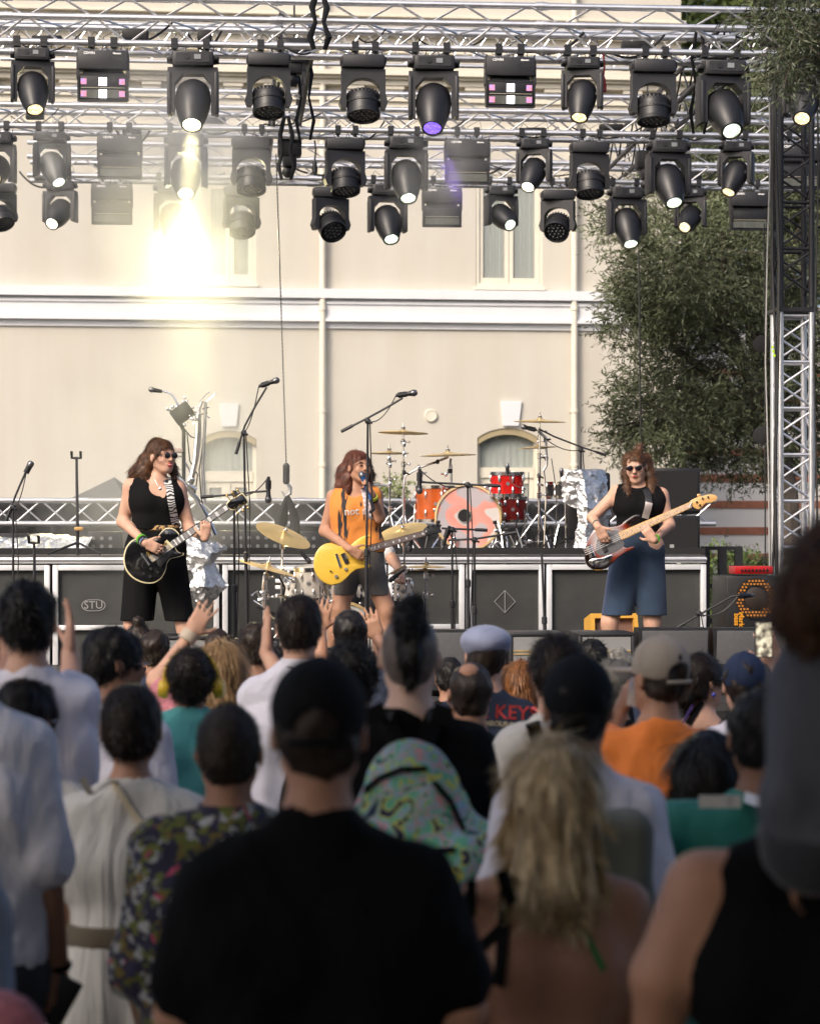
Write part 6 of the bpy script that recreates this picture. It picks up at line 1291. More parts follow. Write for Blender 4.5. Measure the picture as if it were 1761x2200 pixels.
m_leo = mat('leopard_belt', (.45, .26, .10), .7, var=0); N_, L_, b_ = nodes(m_leo); tc = N_.new('ShaderNodeTexCoord'); v_ = N_.new('ShaderNodeTexNoise'); v_.inputs['Scale'].default_value = 60; r_ = N_.new('ShaderNodeValToRGB'); r_.color_ramp.interpolation = 'CONSTANT'; r_.color_ramp.elements[0].color = (.02, .012, .008, 1); r_.color_ramp.elements[1].position = .5; r_.color_ramp.elements[1].color = (.50, .30, .12, 1); L_.new(tc.outputs['Object'], v_.inputs[0]); L_.new(v_.outputs[0], r_.inputs[0]); L_.new(r_.outputs[0], b_.inputs['Base Color'])
def b(S_): S_.cone(Pg(314, 1134, .02), Pg(352, 1134, .02), .107, k=.04)
garment(A_, p1, 'belt', m_leo, b, .006, [lambda S_: S_.plane(Pg(0, 1128.5), (0, 0, 1))], Pg(0, 1140).z, 0, 4)
hair(A_, p1, 'long', 'brown', masses=[(Pg(336, 958, .0), Pg(318, 996, .05), .055, .055, .04), (Pg(318, 990, .04), Pg(294, 1018, .07), .055, .050, .04), (Pg(300, 1012, .05), Pg(308, 1034, .05), .045, .045, .04), (Pg(312, 1010, .0), Pg(322, 1034, .0), .040, .035, .03), (Pg(362, 962, .05), Pg(371, 1010, .07), .026, .026, .02), (Pg(371, 1005, .06), Pg(376, 1036, .03), .026, .018, .02)], n=4500, L=.055, wid=.0028, wave=.25, cur=.003, amp=.005, h=.006, seed=3, back=-.12, lift=.2, thick=.006)
m_lip = mat('red_lipstick', (.50, .02, .03), .35, var=0); m_lens = mat('dark_glasses', (.012, .008, .010), .08, var=0, spec=1)
def facepart(fig, name, m, parent, pieces, hh=.0025):
    def A(x, y, z): return fig.J['H'] + fig.Rm @ Vector((x, y, z)) * fig.k
    g = MB(); 
    for kind, a, b_, r in pieces:
        if kind == 's': g.sphere(A(*a), 1, 12, tuple(x * fig.k for x in b_), fig.Rm)
        else: g.tube([A(*p) for p in a], [x * fig.k for x in r] if isinstance(r, (list, tuple)) else r * fig.k, 6)
    return g.build(name, m, parent, world=True)
facepart(A_, 'lips', m_lip, p1, [('s', (0, .096, -.054), (.021, .008, .0045), 0), ('s', (0, .095, -.067), (.018, .008, .006), 0)]); facepart(A_, 'teeth', M_WHITE, p1, [('s', (0, .097, -.060), (.015, .006, .004), 0)])
facepart(A_, 'sunglasses', m_lens, p1, [('s', (-.030, .107, .002), (.023, .004, .021), 0), ('s', (.030, .107, .002), (.023, .004, .021), 0), ('t', [(-.01, .112, .006), (.01, .112, .006)], 0, .002), ('t', [(-.05, .103, .006), (-.078, .02, .004)], 0, .0018), ('t', [(.05, .103, .006), (.078, .02, .004)], 0, .0018)])
g = MB(); g.tube([Pg(333, 1030, -.10), Pg(338, 1042, -.125), Pg(344.5, 1048, -.135), Pg(352, 1041, -.12), Pg(356, 1030, -.09)], .0015, 5); g.sphere(Pg(344.5, 1050, -.14), .011, 10, (1, .5, 1)); g.build('necklace', M_CHROME, p1, world=True)
for i, (a, o, r, m) in enumerate(((.86, 0, .037, 'g'), (.93, 0, .036, 'b'), (.99, 0, .035, 's'))):
    c = J['EL'].lerp(J['WL'], a); d_ = (J['WL'] - J['EL']).normalized(); g = MB(); g.lathe([(.030, -.012), (r, -.010), (r, .010), (.030, .012)], c, d_, 16, cap=False); g.build('bracelet', {'g': mat('green_band', (.12, .42, .03), .5, var=0), 'b': M_BLK, 's': M_CHROME}[m], p1, world=True)
for a in (.82, .9): c = J['ER'].lerp(J['WR'], a); g = MB(); g.lathe([(.028, -.006), (.034, -.005), (.034, .005), (.028, .006)], c, (J['WR'] - J['ER']), 16, cap=False); g.build('bracelet', M_STEEL, p1, world=True)
for q in (Pg(449, 1140, -.24), Pg(443, 1147, -.24), Pg(344, 1184, -.27), Pg(352, 1186, -.28)): g = MB(); g.sphere(q, .009, 8, (1, .7, .8)); g.build('ring', M_CHROME, p1, world=True)
for q in 'LR':
    a = J['A' + q]; g = MB(); g.sphere((a.x + .0, a.y - .06, FLOOR + .055), .06, 14, (.8, 1.9, .85)); g.build('shoe', M_BLK, p1, world=True)
# her guitar
pl = Plane(330, 1190, 15.12, (.10, -1, .10)); L0 = lambda x, y: (220 + x / 3.594, 780 + y / 3.594)
out = crom([L0(*q) for q in ((596, 1335), (578, 1298), (535, 1272), (485, 1278), (448, 1312), (425, 1350), (375, 1372), (300, 1352), (230, 1368), (182, 1425), (162, 1510), (180, 1595), (235, 1660), (310, 1696), (390, 1700), (452, 1665), (490, 1600), (500, 1550), (528, 1512), (580, 1500), (622, 1484), (630, 1468), (600, 1464), (574, 1442), (566, 1408))])
gt = thing('electric_guitar', 'glossy black guitar with cream edge line and gold pickups', 'guitar', tuple(pl.pt(330, 1200)))
slab(pl, out, -.045, -.004, 'body', m_gblk, gt, .004); slab(pl, out, -.004, .0005, 'binding', m_cream, gt, .0005)
s_ = F / 15.1; cx = sum(p[0] for p in out) / len(out); cy = sum(p[1] for p in out) / len(out); ins = [(cx + (x - cx) * .963, cy + (y - cy) * .957) for x, y in out]; slab(pl, ins, .0, .004, 'top', m_gblk, gt, .002)
A, Bq, d_, u_, pr = neck(pl, L0(548, 1400), L0(968, 1112), .056, .043, .012, gt, m_ebony, 20, ('block', m_pearl))
hs = crom([L0(*q) for q in ((952, 1098), (985, 1055), (1030, 1035), (1078, 1004), (1098, 1022), (1112, 1040), (1128, 1072), (1108, 1092), (1050, 1110), (1025, 1135), (978, 1132))], 3); slab(pl, hs, .0, .014, 'headstock', m_cream, gt, .002); hc = (sum(p[0] for p in hs) / len(hs), sum(p[1] for p in hs) / len(hs)); slab(pl, [(hc[0] + (x - hc[0]) * .88, hc[1] + (y - hc[1]) * .88) for x, y in hs], .013, .017, 'headstock_face', m_gblk, gt, .001)
for x, y, q in ((990, 1062, -1), (1032, 1040, -1), (1072, 1020, -1), (1020, 1120, 1), (1060, 1100, 1), (1098, 1080, 1)):
    k_ = knob(pl, *L0(x, y), .006, m_gold, gt, .015, .012, 'tuner'); c = pl.pt(*L0(x, y), .005); g = MB(); g.cyl(c, c + u_ * -q * .0 + Vector((.0, 0, 0)) + u_ * (.035 * q), .004, n=6); g.sphere(c + u_ * (.04 * q), .009, 8); g.build('tuner_key', m_gold, k_, world=True)
strings(pr, 6, -.42, 1.0, .016, .010, M_STEEL, gt)
def quad(a, b, wd):      # pixel rectangle about segment a-b, width in px
    a = Vector(a); b = Vector(b); e = (b - a).normalized(); nn = Vector((-e.y, e.x)) * wd / 2; return [tuple(a + nn), tuple(b + nn), tuple(b - nn), tuple(a - nn)]
plate(pl, quad(L0(478, 1392), L0(532, 1438), 8), .004, .016, 'pickup', m_gold, gt); plate(pl, quad(L0(490, 1375), L0(545, 1425), 7), .004, .014, 'pickup', m_cream, gt); plate(pl, quad(L0(345, 1460), L0(405, 1530), 6), .004, .018, 'bridge', m_gold, gt); plate(pl, quad(L0(302, 1470), L0(365, 1562), 4), .004, .02, 'tailpiece', M_CHROME, gt)
plate(pl, [L0(*q) for q in ((560, 1450), (540, 1480), (480, 1545), (455, 1580), (430, 1565), (415, 1510), (445, 1480), (520, 1440))], .010, .013, 'pickguard', M_BLK, gt)
for x, y in ((376, 1590), (428, 1616), (320, 1627), (370, 1650)): knob(pl, *L0(x, y), .011, M_BLK, gt, .004, .016)
knob(pl, *L0(500, 1310), .012, M_STEEL, gt, .004, .012, 'selector')
m_zeb = mat('zebra_strap', (.7, .7, .68), .7, var=0); N_, L_, b_ = nodes(m_zeb); tc = N_.new('ShaderNodeTexCoord'); v_ = N_.new('ShaderNodeTexWave'); v_.inputs['Scale'].default_value = 16; v_.inputs['Distortion'].default_value = 9; v_.inputs['Detail'].default_value = 1; v_.bands_direction = 'Z'; r_ = N_.new('ShaderNodeValToRGB'); r_.color_ramp.interpolation = 'CONSTANT'; r_.color_ramp.elements[0].color = (.02, .015, .015, 1); r_.color_ramp.elements[1].position = .5; r_.color_ramp.elements[1].color = (.7, .69, .66, 1); L_.new(tc.outputs['Object'], v_.inputs[0]); L_.new(v_.outputs['Color'], r_.inputs[0]); L_.new(r_.outputs[0], b_.inputs['Base Color'])
strap([Pg(360, 1030, -.0), Pg(367, 1050), Pg(373, 1085), Pg(377, 1120), Pg(386, 1142)], .046, bodyA, m_zeb, gt, 'strap', off=.02)
# ---------------------------------------------------------------- singer
D = 16.3; Pg = lambda x, y, o=0.: W(x, y, D + o)
J = dict(H=Pg(772, 1003), N=Pg(761, 1056, .03), SL=Pg(718, 1068, .03), SR=Pg(806, 1064, .02), EL=Pg(698, 1141, .05), ER=Pg(815, 1112, -.06), WL=Pg(752, 1180, -.37), WR=Pg(799, 1062, -.20), CH=Pg(762, 1096, .03), WA=Pg(763, 1140, .03), HP=Pg(767, 1184, .04), LL=Pg(750, 1200, .04), LR=Pg(790, 1200, .04), KL=Pg(731, 1309, -.03), KR=Pg(830, 1312, -.03), AL=Pg(708, 1442, .05), AR=Pg(838, 1442, .05))
B_ = Fig(J, (.25, -1, 0), Rhead(R(180 - 27), R(4), 0), .97, 'f', 'tan'); B_.hands = dict(L=dict(d=(.86, -.0, -.5), n=(.1, 1, .1), t=(.35, -.15, .9), curl=.55, thumb=.1), R=dict(d=(-.35, -.25, .95), n=(-.8, .1, -.3), t=(-.3, .85, .3), curl=1.05, thumb=.7)); B_.armr = .97; B_.legr = 1.05
p2 = person('woman singing in orange sleeveless shirt and grey shorts with yellow guitar', (J['HP'].x, J['HP'].y, FLOOR)); bodyB = B_.body(p2, .0078)
m_or2 = cloth('orange_cotton', (.62, .215, .035), .8); wrinkles(m_or2, 8, .008)
N_, L_, b_ = nodes(m_or2); src = b_.inputs['Base Color'].links[0].from_socket; tc = N_.new('ShaderNodeTexCoord'); mp = N_.new('ShaderNodeMapping'); mp.inputs['Scale'].default_value = (1, .3, .16); L_.new(tc.outputs['Object'], mp.inputs[0]); n_ = N_.new('ShaderNodeTexNoise'); n_.inputs['Scale'].default_value = 17; n_.inputs['Detail'].default_value = 3; L_.new(mp.outputs[0], n_.inputs[0]); r_ = N_.new('ShaderNodeValToRGB'); r_.color_ramp.elements[0].position = .59; r_.color_ramp.elements[1].position = .62; L_.new(n_.outputs[0], r_.inputs[0]); mx = N_.new('ShaderNodeMix'); mx.data_type = 'RGBA'; L_.new(r_.outputs[0], mx.inputs[0]); L_.new(src, mx.inputs[6]); mx.inputs[7].default_value = (.018, .014, .016, 1); L_.new(mx.outputs[2], b_.inputs['Base Color'])
def b(S_): B_.torso(S_, .014, True); S_.cone(Pg(738, 1120, .03), Pg(790, 1120, .03), .095, k=.06); S_.cone(Pg(740, 1170, .03), Pg(792, 1170, .03), .105, k=.06)
def c1(S_): S_.cone(Pg(764, 1030, -.1), Pg(766, 1058, -.16), .07, .045, k=0, op='s'); S_.cone(Pg(762, 1040, .05), Pg(762, 1048, -.04), .068, k=0, op='s'); S_.cone(Pg(703, 1060, .03), Pg(697, 1130, .03), .062, .05, k=0, op='s'); S_.cone(Pg(822, 1060, .03), Pg(826, 1110, .03), .058, .05, k=0, op='s')
shB = garment(B_, p2, 'sleeveless_shirt', m_or2, b, .006, [c1], Pg(0, 1186).z, .004, 5, 5)
me = text_mesh('not a', .075, .0015, 1.0, .0012); me.transform(Matrix.Translation(Pg(762, 1098, -.3)) @ Matrix.Rotation(R(-3), 4, 'Y') @ RX90); drape_mesh(me, shB, (0, 1, 0), .004); me.transform(MW[p2.name].inverted()); link('shirt_lettering', me, M_WHITE, p2)
m_gd = cloth('grey_denim', (.075, .07, .068), .85, bump=.0015, bscale=260); wrinkles(m_gd, 10, .006)
def b(S_): S_.cone(Pg(750, 1188, .04), Pg(788, 1188, .04), .116, k=.05); S_.cone(Pg(750, 1198, .04), Pg(738, 1290, -.02), .108, .074, k=.03); S_.cone(Pg(790, 1198, .04), Pg(815, 1292, -.02), .108, .080, k=.03)
shC = garment(B_, p2, 'denim_shorts', m_gd, b, .006, [lambda S_: S_.plane(Pg(0, 1166), (0, 0, 1))], Pg(0, 1278).z, .003, 5, 6)
rr = random.Random(2); g = MB()
for i in range(70):
    s_ = rr.random(); cxp, rad = ((738, .076), (815, .08))[i % 2]; a = rr.uniform(0, 6.28); c = Pg(cxp, 1277, -.0) + Vector((math.cos(a) * rad, math.sin(a) * rad, 0)); g.cyl(c, c + Vector((rr.uniform(-.006, .006), 0, -rr.uniform(.01, .03))), .0012, .0006, 3, False)
g.build('frayed_hem', mat('frayed_thread', (.45, .43, .40), .9, var=0), p2, world=True)
hair(B_, p2, 'long', 'redbrown', masses=[(Pg(757, 985, .03), Pg(740, 1018, .05), .055, .052, .04), (Pg(740, 1015, .05), Pg(733, 1042, .04), .052, .045, .04), (Pg(748, 1030, .0), Pg(750, 1056, -.02), .036, .026, .03), (Pg(787, 985, .07), Pg(796, 1020, .09), .024, .026, .02), (Pg(796, 1018, .07), Pg(791, 1048, .05), .024, .018, .02)], n=4000, L=.05, wid=.0026, wave=.2, cur=.002, amp=.003, h=.006, seed=4, back=-.12, thick=.005, lift=.15)
m_eye = mat('dark_eye', (.015, .010, .008), .2, var=0); m_brow = mat('brow', (.03, .016, .010), .8, var=0); m_lipn = mat('natural_lip', (.42, .13, .10), .45, var=0)
facepart(B_, 'eyes', m_eye, p2, [('s', (-.030, .091, .001), (.013, .004, .0045), 0), ('s', (.030, .091, .001), (.013, .004, .0045), 0)]); facepart(B_, 'eyebrows', m_brow, p2, [('t', [(-.047, .085, .018), (-.03, .093, .023), (-.014, .093, .019)], 0, .0032), ('t', [(.047, .085, .018), (.03, .093, .023), (.014, .093, .019)], 0, .0032)]); facepart(B_, 'lips', m_lipn, p2, [('s', (0, .097, -.053), (.021, .007, .004), 0), ('s', (0, .096, -.067), (.018, .007, .005), 0)]); facepart(B_, 'open_mouth', m_eye, p2, [('s', (0, .098, -.060), (.015, .006, .006), 0)])
for a, r, m in ((.78, .033, M_BLK), (.86, .034, mat('yellow_band', (.55, .6, .05), .5, var=0))): c = J['ER'].lerp(J['WR'], a); g = MB(); g.lathe([(.028, -.012), (r, -.011), (r, .011), (.028, .012)], c, (J['WR'] - J['ER']), 16, cap=False); g.build('wristwatch' if m is M_BLK else 'wristband', m, p2, world=True)
for q in 'LR': a = J['A' + q]; g = MB(); g.sphere((a.x, a.y - .06, FLOOR + .055), .06, 14, (.8, 1.9, .85)); g.build('shoe', M_WHITE, p2, world=True)
t = thing('microphone', 'blue bodied microphone with grey ball grille in the singer\'s hand', 'microphone', tuple(Pg(779, 1022, -.2))); mic_geo(t, Pg(775, 1013, -.19), Pg(796, 1074, -.24), .025, .014, mat('blue_mic_body', (.02, .08, .22), .3, .4, var=0), 'mic_body')
g = MB(); g.tube([Pg(796, 1074, -.24), Pg(803, 1095, -.25), Pg(796, 1100, -.3)], .012, 8); g.build('connector', M_BLK, t, world=True)
pl = Plane(725, 1213, 15.98, (.08, -1, .12)); L0 = lambda x, y: (640 + x / 3.319, 800 + y / 3.319)
out = crom([L0(*q) for q in ((497, 1215), (500, 1180), (525, 1166), (500, 1158), (455, 1172), (410, 1200), (370, 1232), (310, 1240), (240, 1218), (180, 1228), (132, 1278), (112, 1350), (124, 1425), (165, 1482), (228, 1515), (295, 1505), (345, 1470), (385, 1428), (425, 1404), (480, 1396), (518, 1388), (520, 1372), (495, 1362), (486, 1320), (488, 1275))])
gt = thing('electric_guitar', 'yellow guitar with dark rosewood neck hanging in front of the singer', 'guitar', tuple(pl.pt(725, 1213)))
slab(pl, out, -.045, .004, 'body', m_yel, gt, .010)
A, Bq, d_, u_, pr = neck(pl, L0(485, 1268), L0(905, 1148), .056, .042, .010, gt, m_rose, 22, ('bird', m_pearl))
hs = crom([L0(*q) for q in ((892, 1132), (915, 1100), (950, 1090), (985, 1082), (1022, 1088), (1012, 1112), (1024, 1140), (985, 1150), (950, 1165), (912, 1168))], 3); slab(pl, hs, -.004, .012, 'headstock', M_BLK, gt, .002)
for x, y in ((925, 1102), (958, 1093), (990, 1088), (928, 1160), (962, 1152), (998, 1142)): knob(pl, *L0(x, y), .0075, M_CHROME, gt, .010, .012, 'tuner')
for tx, p in (('P', (912, 1138)),): place_text(text_mesh(tx, .02, .0008), MW[gt.name].inverted() @ Matrix.Translation(pl.pt(*L0(*p), .014)) @ RX90, M_WHITE, gt)
strings(pr, 6, -.36, 1.0, .014, .009, M_STEEL, gt)
plate(pl, quad(L0(318, 1292), L0(350, 1362), 9.5), .004, .016, 'pickup', M_BLK, gt)
for i in range(6):
    for dx in (-3.5, 3.5): x = 322 + i * 4.9 + 2; y = 1300 + i * 10.6; knob(pl, L0(x, y)[0] + dx * .45, L0(x, y)[1] - dx * .1, .0028, M_CHROME, gt, .016, .002, 'pole_piece')
plate(pl, quad(L0(272, 1295), L0(300, 1388), 5), .004, .018, 'bridge', M_CHROME, gt)
for x, y in ((341, 1405), (272, 1457)): knob(pl, *L0(x, y), .012, M_STEEL, gt, .004, .016)
knob(pl, *L0(232, 1418), .006, M_BLK, gt, .004, .02, 'selector')
m_fl = mat('floral_strap', (.10, .09, .12), .7, var=.8, vscale=60, col2=(.6, .5, .55)); strap([Pg(782, 1048, -.0), Pg(787, 1072), Pg(793, 1110), Pg(799, 1140), Pg(800, 1158)], .045, bodyB, m_fl, gt, 'strap', off=.03)
# ---------------------------------------------------------------- bass player
D = 16.0; Pg = lambda x, y, o=0.: W(x, y, D + o)
J = dict(H=Pg(1364, 1003), N=Pg(1373, 1048, .03), SL=Pg(1326, 1058, .0), SR=Pg(1419, 1064, .03), EL=Pg(1272, 1112, .0), ER=Pg(1437, 1128, -.02), WL=Pg(1284, 1132, -.33), WR=Pg(1404, 1160, -.30), CH=Pg(1373, 1086, .02), WA=Pg(1369, 1130, .02), HP=Pg(1368, 1172, .03), LL=Pg(1346, 1190, .03), LR=Pg(1390, 1190, .03), KL=Pg(1309, 1336, .0), KR=Pg(1401, 1336, .02), AL=Pg(1309, 1458, .05), AR=Pg(1401, 1458, .05))
C_ = Fig(J, (-.1, -1, 0), Rhead(R(180 + 10), R(-8), R(3)), .98, 'f', 'fair'); C_.hands = dict(L=dict(d=(.45, -.0, -.85), n=(.3, 1, .1), t=(.8, -.0, .5), curl=.5, thumb=.1), R=dict(d=(-.62, -.05, .78), n=(.1, 1, .15), t=(-.7, 0, -.6), curl=.6, thumb=.4)); C_.fat = 1.03
p3 = person('woman in sunglasses, cut out black top and wide dark jeans playing bass', (J['HP'].x, J['HP'].y, FLOOR)); bodyC = C_.body(p3, .0078)
def b(S_): C_.torso(S_, .007)
def c1(S_):
    S_.cone(Pg(1366, 1025, -.2), Pg(1371, 1046, -.15), .075, .052, k=0, op='s'); S_.cone(Pg(1373, 1040, .06), Pg(1373, 1030, .06), .07, k=0, op='s'); S_.cone(Pg(1307, 1054, 0), Pg(1290, 1100, 0), .068, .05, k=0, op='s'); S_.cone(Pg(1434, 1056, .03), Pg(1437, 1110, .03), .066, .05, k=0, op='s')
    S_.cone(Pg(1346, 1067, -.15), Pg(1378, 1074, -.15), .055, .045, k=0, op='s', flat=(0, 0, 1), q=.18)
garment(C_, p3, 'cut_out_top', m_bt, b, .006, [c1], Pg(0, 1142).z, .002, 5, 7)
m_jn = cloth('dark_denim', (.018, .038, .075), .85, bump=.0015, bscale=260, var=.25, vscale=4); wrinkles(m_jn, 7, .008, (1.2, 1.2, .3))
def b(S_): S_.cone(Pg(1350, 1145, .02), Pg(1384, 1145, .02), .092, k=.04); S_.cone(Pg(1345, 1180, .03), Pg(1390, 1180, .03), .118, k=.05); S_.cone(Pg(1346, 1190, .03), Pg(1322, 1335, .0), .110, .102, k=.03); S_.cone(Pg(1391, 1190, .03), Pg(1400, 1335, .02), .112, .104, k=.03)
garment(C_, p3, 'wide_jeans', m_jn, b, .006, [lambda S_: S_.plane(Pg(0, 1138), (0, 0, 1))], Pg(0, 1322).z, .004, 4, 8, stretch=(1, 1, .3))
hair(C_, p3, 'curly', 'brown', masses=[(Pg(1351, 985, .0), Pg(1345, 1025, .0), .028, .032, .03), (Pg(1344, 1020, -.02), Pg(1348, 1064, -.06), .030, .022, .03), (Pg(1386, 985, .03), Pg(1394, 1030, .03), .036, .038, .03), (Pg(1394, 1025, .01), Pg(1399, 1070, -.04), .038, .026, .03), (Pg(1371, 962, .05), Pg(1373, 966, .05), .025, .03, .02)], n=5500, L=.035, wid=.0026, wave=.6, cur=.006, amp=.006, h=.006, seed=6, back=-.12, lift=.3, thick=.005)
facepart(C_, 'sunglasses', m_lens, p3, [('s', (-.031, .107, .004), (.026, .004, .020), 0), ('s', (.031, .107, .004), (.026, .004, .020), 0), ('t', [(-.01, .112, .010), (.01, .112, .010)], 0, .0025), ('t', [(-.055, .103, .010), (-.08, .02, .006)], 0, .002), ('t', [(.055, .103, .010), (.08, .02, .006)], 0, .002)]); facepart(C_, 'lips', mat('rose_lip', (.35, .08, .07), .4, var=0), p3, [('s', (0, .097, -.055), (.019, .006, .004), 0), ('s', (0, .096, -.062), (.017, .007, .0045), 0)])
g = MB(); c = J['ER'].lerp(J['WR'], .93); g.lathe([(.027, -.010), (.034, -.009), (.034, .009), (.027, .010)], c, (J['WR'] - J['ER']), 16, cap=False); g.build('wristband', MC['green_band'], p3, world=True); g = MB(); c = J['EL'].lerp(J['WL'], .75); g.lathe([(.028, -.006), (.033, -.005), (.033, .005), (.028, .006)], c, (J['WL'] - J['EL']), 16, cap=False); g.build('wristwatch', M_STEEL, p3, world=True)
for q in 'LR': a = J['A' + q]; g = MB(); g.sphere((a.x, a.y - .06, FLOOR + .055), .06, 14, (.8, 1.9, .85)); g.build('shoe', M_BLK, p3, world=True)
pl = Plane(1310, 1165, 15.72, (-.05, -1, .12)); L0 = lambda x, y: (1100 + x / 2.611, 860 + y / 2.611)
out = crom([L0(*q) for q in ((620, 742), (655, 728), (665, 690), (690, 672), (716, 655), (708, 642), (680, 646), (640, 672), (600, 702), (545, 712), (495, 710), (450, 740), (420, 800), (405, 870), (418, 922), (460, 948), (520, 944), (560, 915), (595, 878), (635, 852), (684, 830), (676, 820), (640, 828), (616, 812), (612, 785))])
gt = thing('bass_guitar', 'sunburst bass guitar with chrome control plate and pale maple neck', 'guitar', tuple(pl.pt(1310, 1165)))
slab(pl, out, -.045, -.004, 'body', mat('dark_lacquer', (.010, .006, .005), .15, var=0, coat=1.), gt, .008)
cx = sum(p[0] for p in out) / len(out); cy = sum(p[1] for p in out) / len(out)
slab(pl, out, -.004, .004, 'top', m_burst_sheen, gt, .003); N_, L_, b_ = nodes(m_burst_sheen); tc = N_.new('ShaderNodeTexCoord'); mp = N_.new('ShaderNodeMapping'); mp.inputs['Scale'].default_value = (4.6, 0, 5.6); mp.inputs['Location'].default_value = (.05, 0, -.1); L_.new(tc.outputs['Object'], mp.inputs[0]); gr = N_.new('ShaderNodeTexGradient'); gr.gradient_type = 'SPHERICAL'; L_.new(mp.outputs[0], gr.inputs[0]); r_ = N_.new('ShaderNodeValToRGB'); r_.color_ramp.elements[0].color = (.010, .004, .003, 1); r_.color_ramp.elements[0].position = .12; r_.color_ramp.elements[1].color = (.40, .37, .37, 1); r_.color_ramp.elements[1].position = .62; e = r_.color_ramp.elements.new(.30); e.color = (.20, .025, .010, 1); L_.new(gr.outputs[0], r_.inputs[0]); L_.new(r_.outputs[0], b_.inputs['Base Color'])  # grey centre paints a reflection into the lacquer colour, red and black are sunburst
plate(pl, crom([L0(*q) for q in ((606, 742), (560, 728), (505, 740), (474, 790), (470, 850), (500, 872), (548, 862), (600, 836), (626, 806))], 4), .004, .007, 'pickguard', mat('grey_pickguard', (.13, .13, .14), .2, var=0), gt)
A, Bq, d_, u_, pr = neck(pl, L0(602, 765), L0(998, 588), .060, .040, .010, gt, m_maple, 20, ('dot', M_BLK))
hs = crom([L0(*q) for q in ((992, 572), (1020, 552), (1060, 538), (1110, 528), (1142, 536), (1146, 556), (1118, 574), (1085, 578), (1055, 605), (1040, 612), (1015, 600))], 3); slab(pl, hs, -.004, .012, 'headstock', m_maple, gt, .002)
for x, y in ((1032, 573), (1064, 553), (1096, 546), (1050, 590)): knob(pl, *L0(x, y), .009, M_CHROME, gt, .010, .012, 'tuner')
g = MB(); c = pl.pt(*L0(1045, 533), .0); g.sphere(c, .014, 8, (1, .4, .8)); g.build('tuner_key', m_maple, gt, world=True); g = MB(); g.box(pl.pt(*L0(996, 589), .018), (.006, .008, .043), Matrix.Rotation(R(24), 3, 'Y')); g.build('nut', M_WHITE, gt, world=True)
strings(pr, 4, -.50, 1.0, .018, .010, M_STEEL, gt, .6, .0011)
plate(pl, quad(L0(500, 795), L0(525, 850), 10), .006, .018, 'pickup', M_BLK, gt); plate(pl, quad(L0(425, 815), L0(450, 880), 13), .004, .018, 'bridge', M_CHROME, gt); plate(pl, crom([L0(*q) for q in ((450, 888), (500, 885), (552, 866), (560, 880), (535, 915), (495, 938), (448, 930), (430, 905))], 3), .004, .009, 'control_plate', M_CHROME, gt)
for x, y in ((455, 910), (485, 915), (515, 903)): knob(pl, *L0(x, y), .011, M_BLK, gt, .008, .016)
strap([Pg(1384, 1050, 0), Pg(1389, 1068), Pg(1388, 1088), Pg(1382, 1112)], .045, bodyC, M_BLK, gt, 'strap', off=.03); strap([Pg(1389, 1080, 0), Pg(1386, 1095), Pg(1381, 1114)], .048, bodyC, mat('silver_leather', (.45, .40, .38), .35, .4, var=.2), gt, 'strap_patch', off=.045)
# ---------------------------------------------------------------- drummer behind the singer
D = 17.2; Pg = lambda x, y, o=0.: W(x, y, D + o)
J = dict(H=Pg(766, 1108), N=Pg(768, 1152, .03), SL=Pg(728, 1168, .0), SR=Pg(815, 1168, .0), EL=Pg(722, 1230, .0), ER=Pg(846, 1205, -.1), WL=Pg(740, 1250, -.25), WR=Pg(858, 1226, -.42), CH=Pg(770, 1195, .03), WA=Pg(770, 1240, .05), HP=Pg(770, 1285, .08), LL=Pg(752, 1295, .05), LR=Pg(790, 1295, .05), KL=Pg(735, 1310, -.42), KR=Pg(812, 1310, -.42), AL=Pg(735, 1415, -.45), AR=Pg(815, 1415, -.45))
D_ = Fig(J, (0, -1, 0), Rhead(R(180), 0, 0), .98, 'm', 'fair'); D_.hands = dict(R=dict(d=(.2, -.6, -.5), n=(-.5, -.1, -.6), t=(-.6, -.3, .6), curl=1., thumb=.5))
p4 = person('drummer in white shirt almost hidden behind the singer, one arm showing', (J['HP'].x, J['HP'].y, FLOOR)); D_.body(p4, .010)
m_w1 = cloth('white_cotton', (.72, .71, .72)); wrinkles(m_w1, 7, .012)
def b(S_): D_.torso(S_, .015, False); D_.arms(S_, .015, .55)
garment(D_, p4, 't_shirt', m_w1, b, .010, [lambda S_: S_.cone(J['N'], J['H'], .065, k=0, op='s')], J['HP'].z, .004, 5, 1)
def b(S_): D_.legs(S_, .015, 1.)
garment(D_, p4, 'trousers', M_MATT, b, .012); hair(D_, p4, 'short', 'dark', n=1200, L=.02)
g = MB(); a = J['WR'] + Vector((0, -.08, -.01)); g.cyl(a + Vector((.04, .1, .05)), a + Vector((-.16, -.22, -.06)), .007, .004, 8); tag(g.build('drumstick', mat('hickory', (.5, .33, .15), .5, var=0)), 'wooden drumstick in the half hidden drummer\'s hand', 'drumstick')
t = thing('drum_stool', 'round black drum stool under the drummer', 'stool', (Pg(770, 1300, .1).x, D + .1, FLOOR)); g = MB(); g.lathe([(.16, 0), (.17, .03), (.15, .06)], (0, 0, J['HP'].z - FLOOR - .17), (0, 0, 1), 20); g.build('seat', M_BLK, t); g = MB(); g.cyl((0, 0, 0), (0, 0, J['HP'].z - FLOOR - .17), .02); g.build('stem', M_CHROME, t)
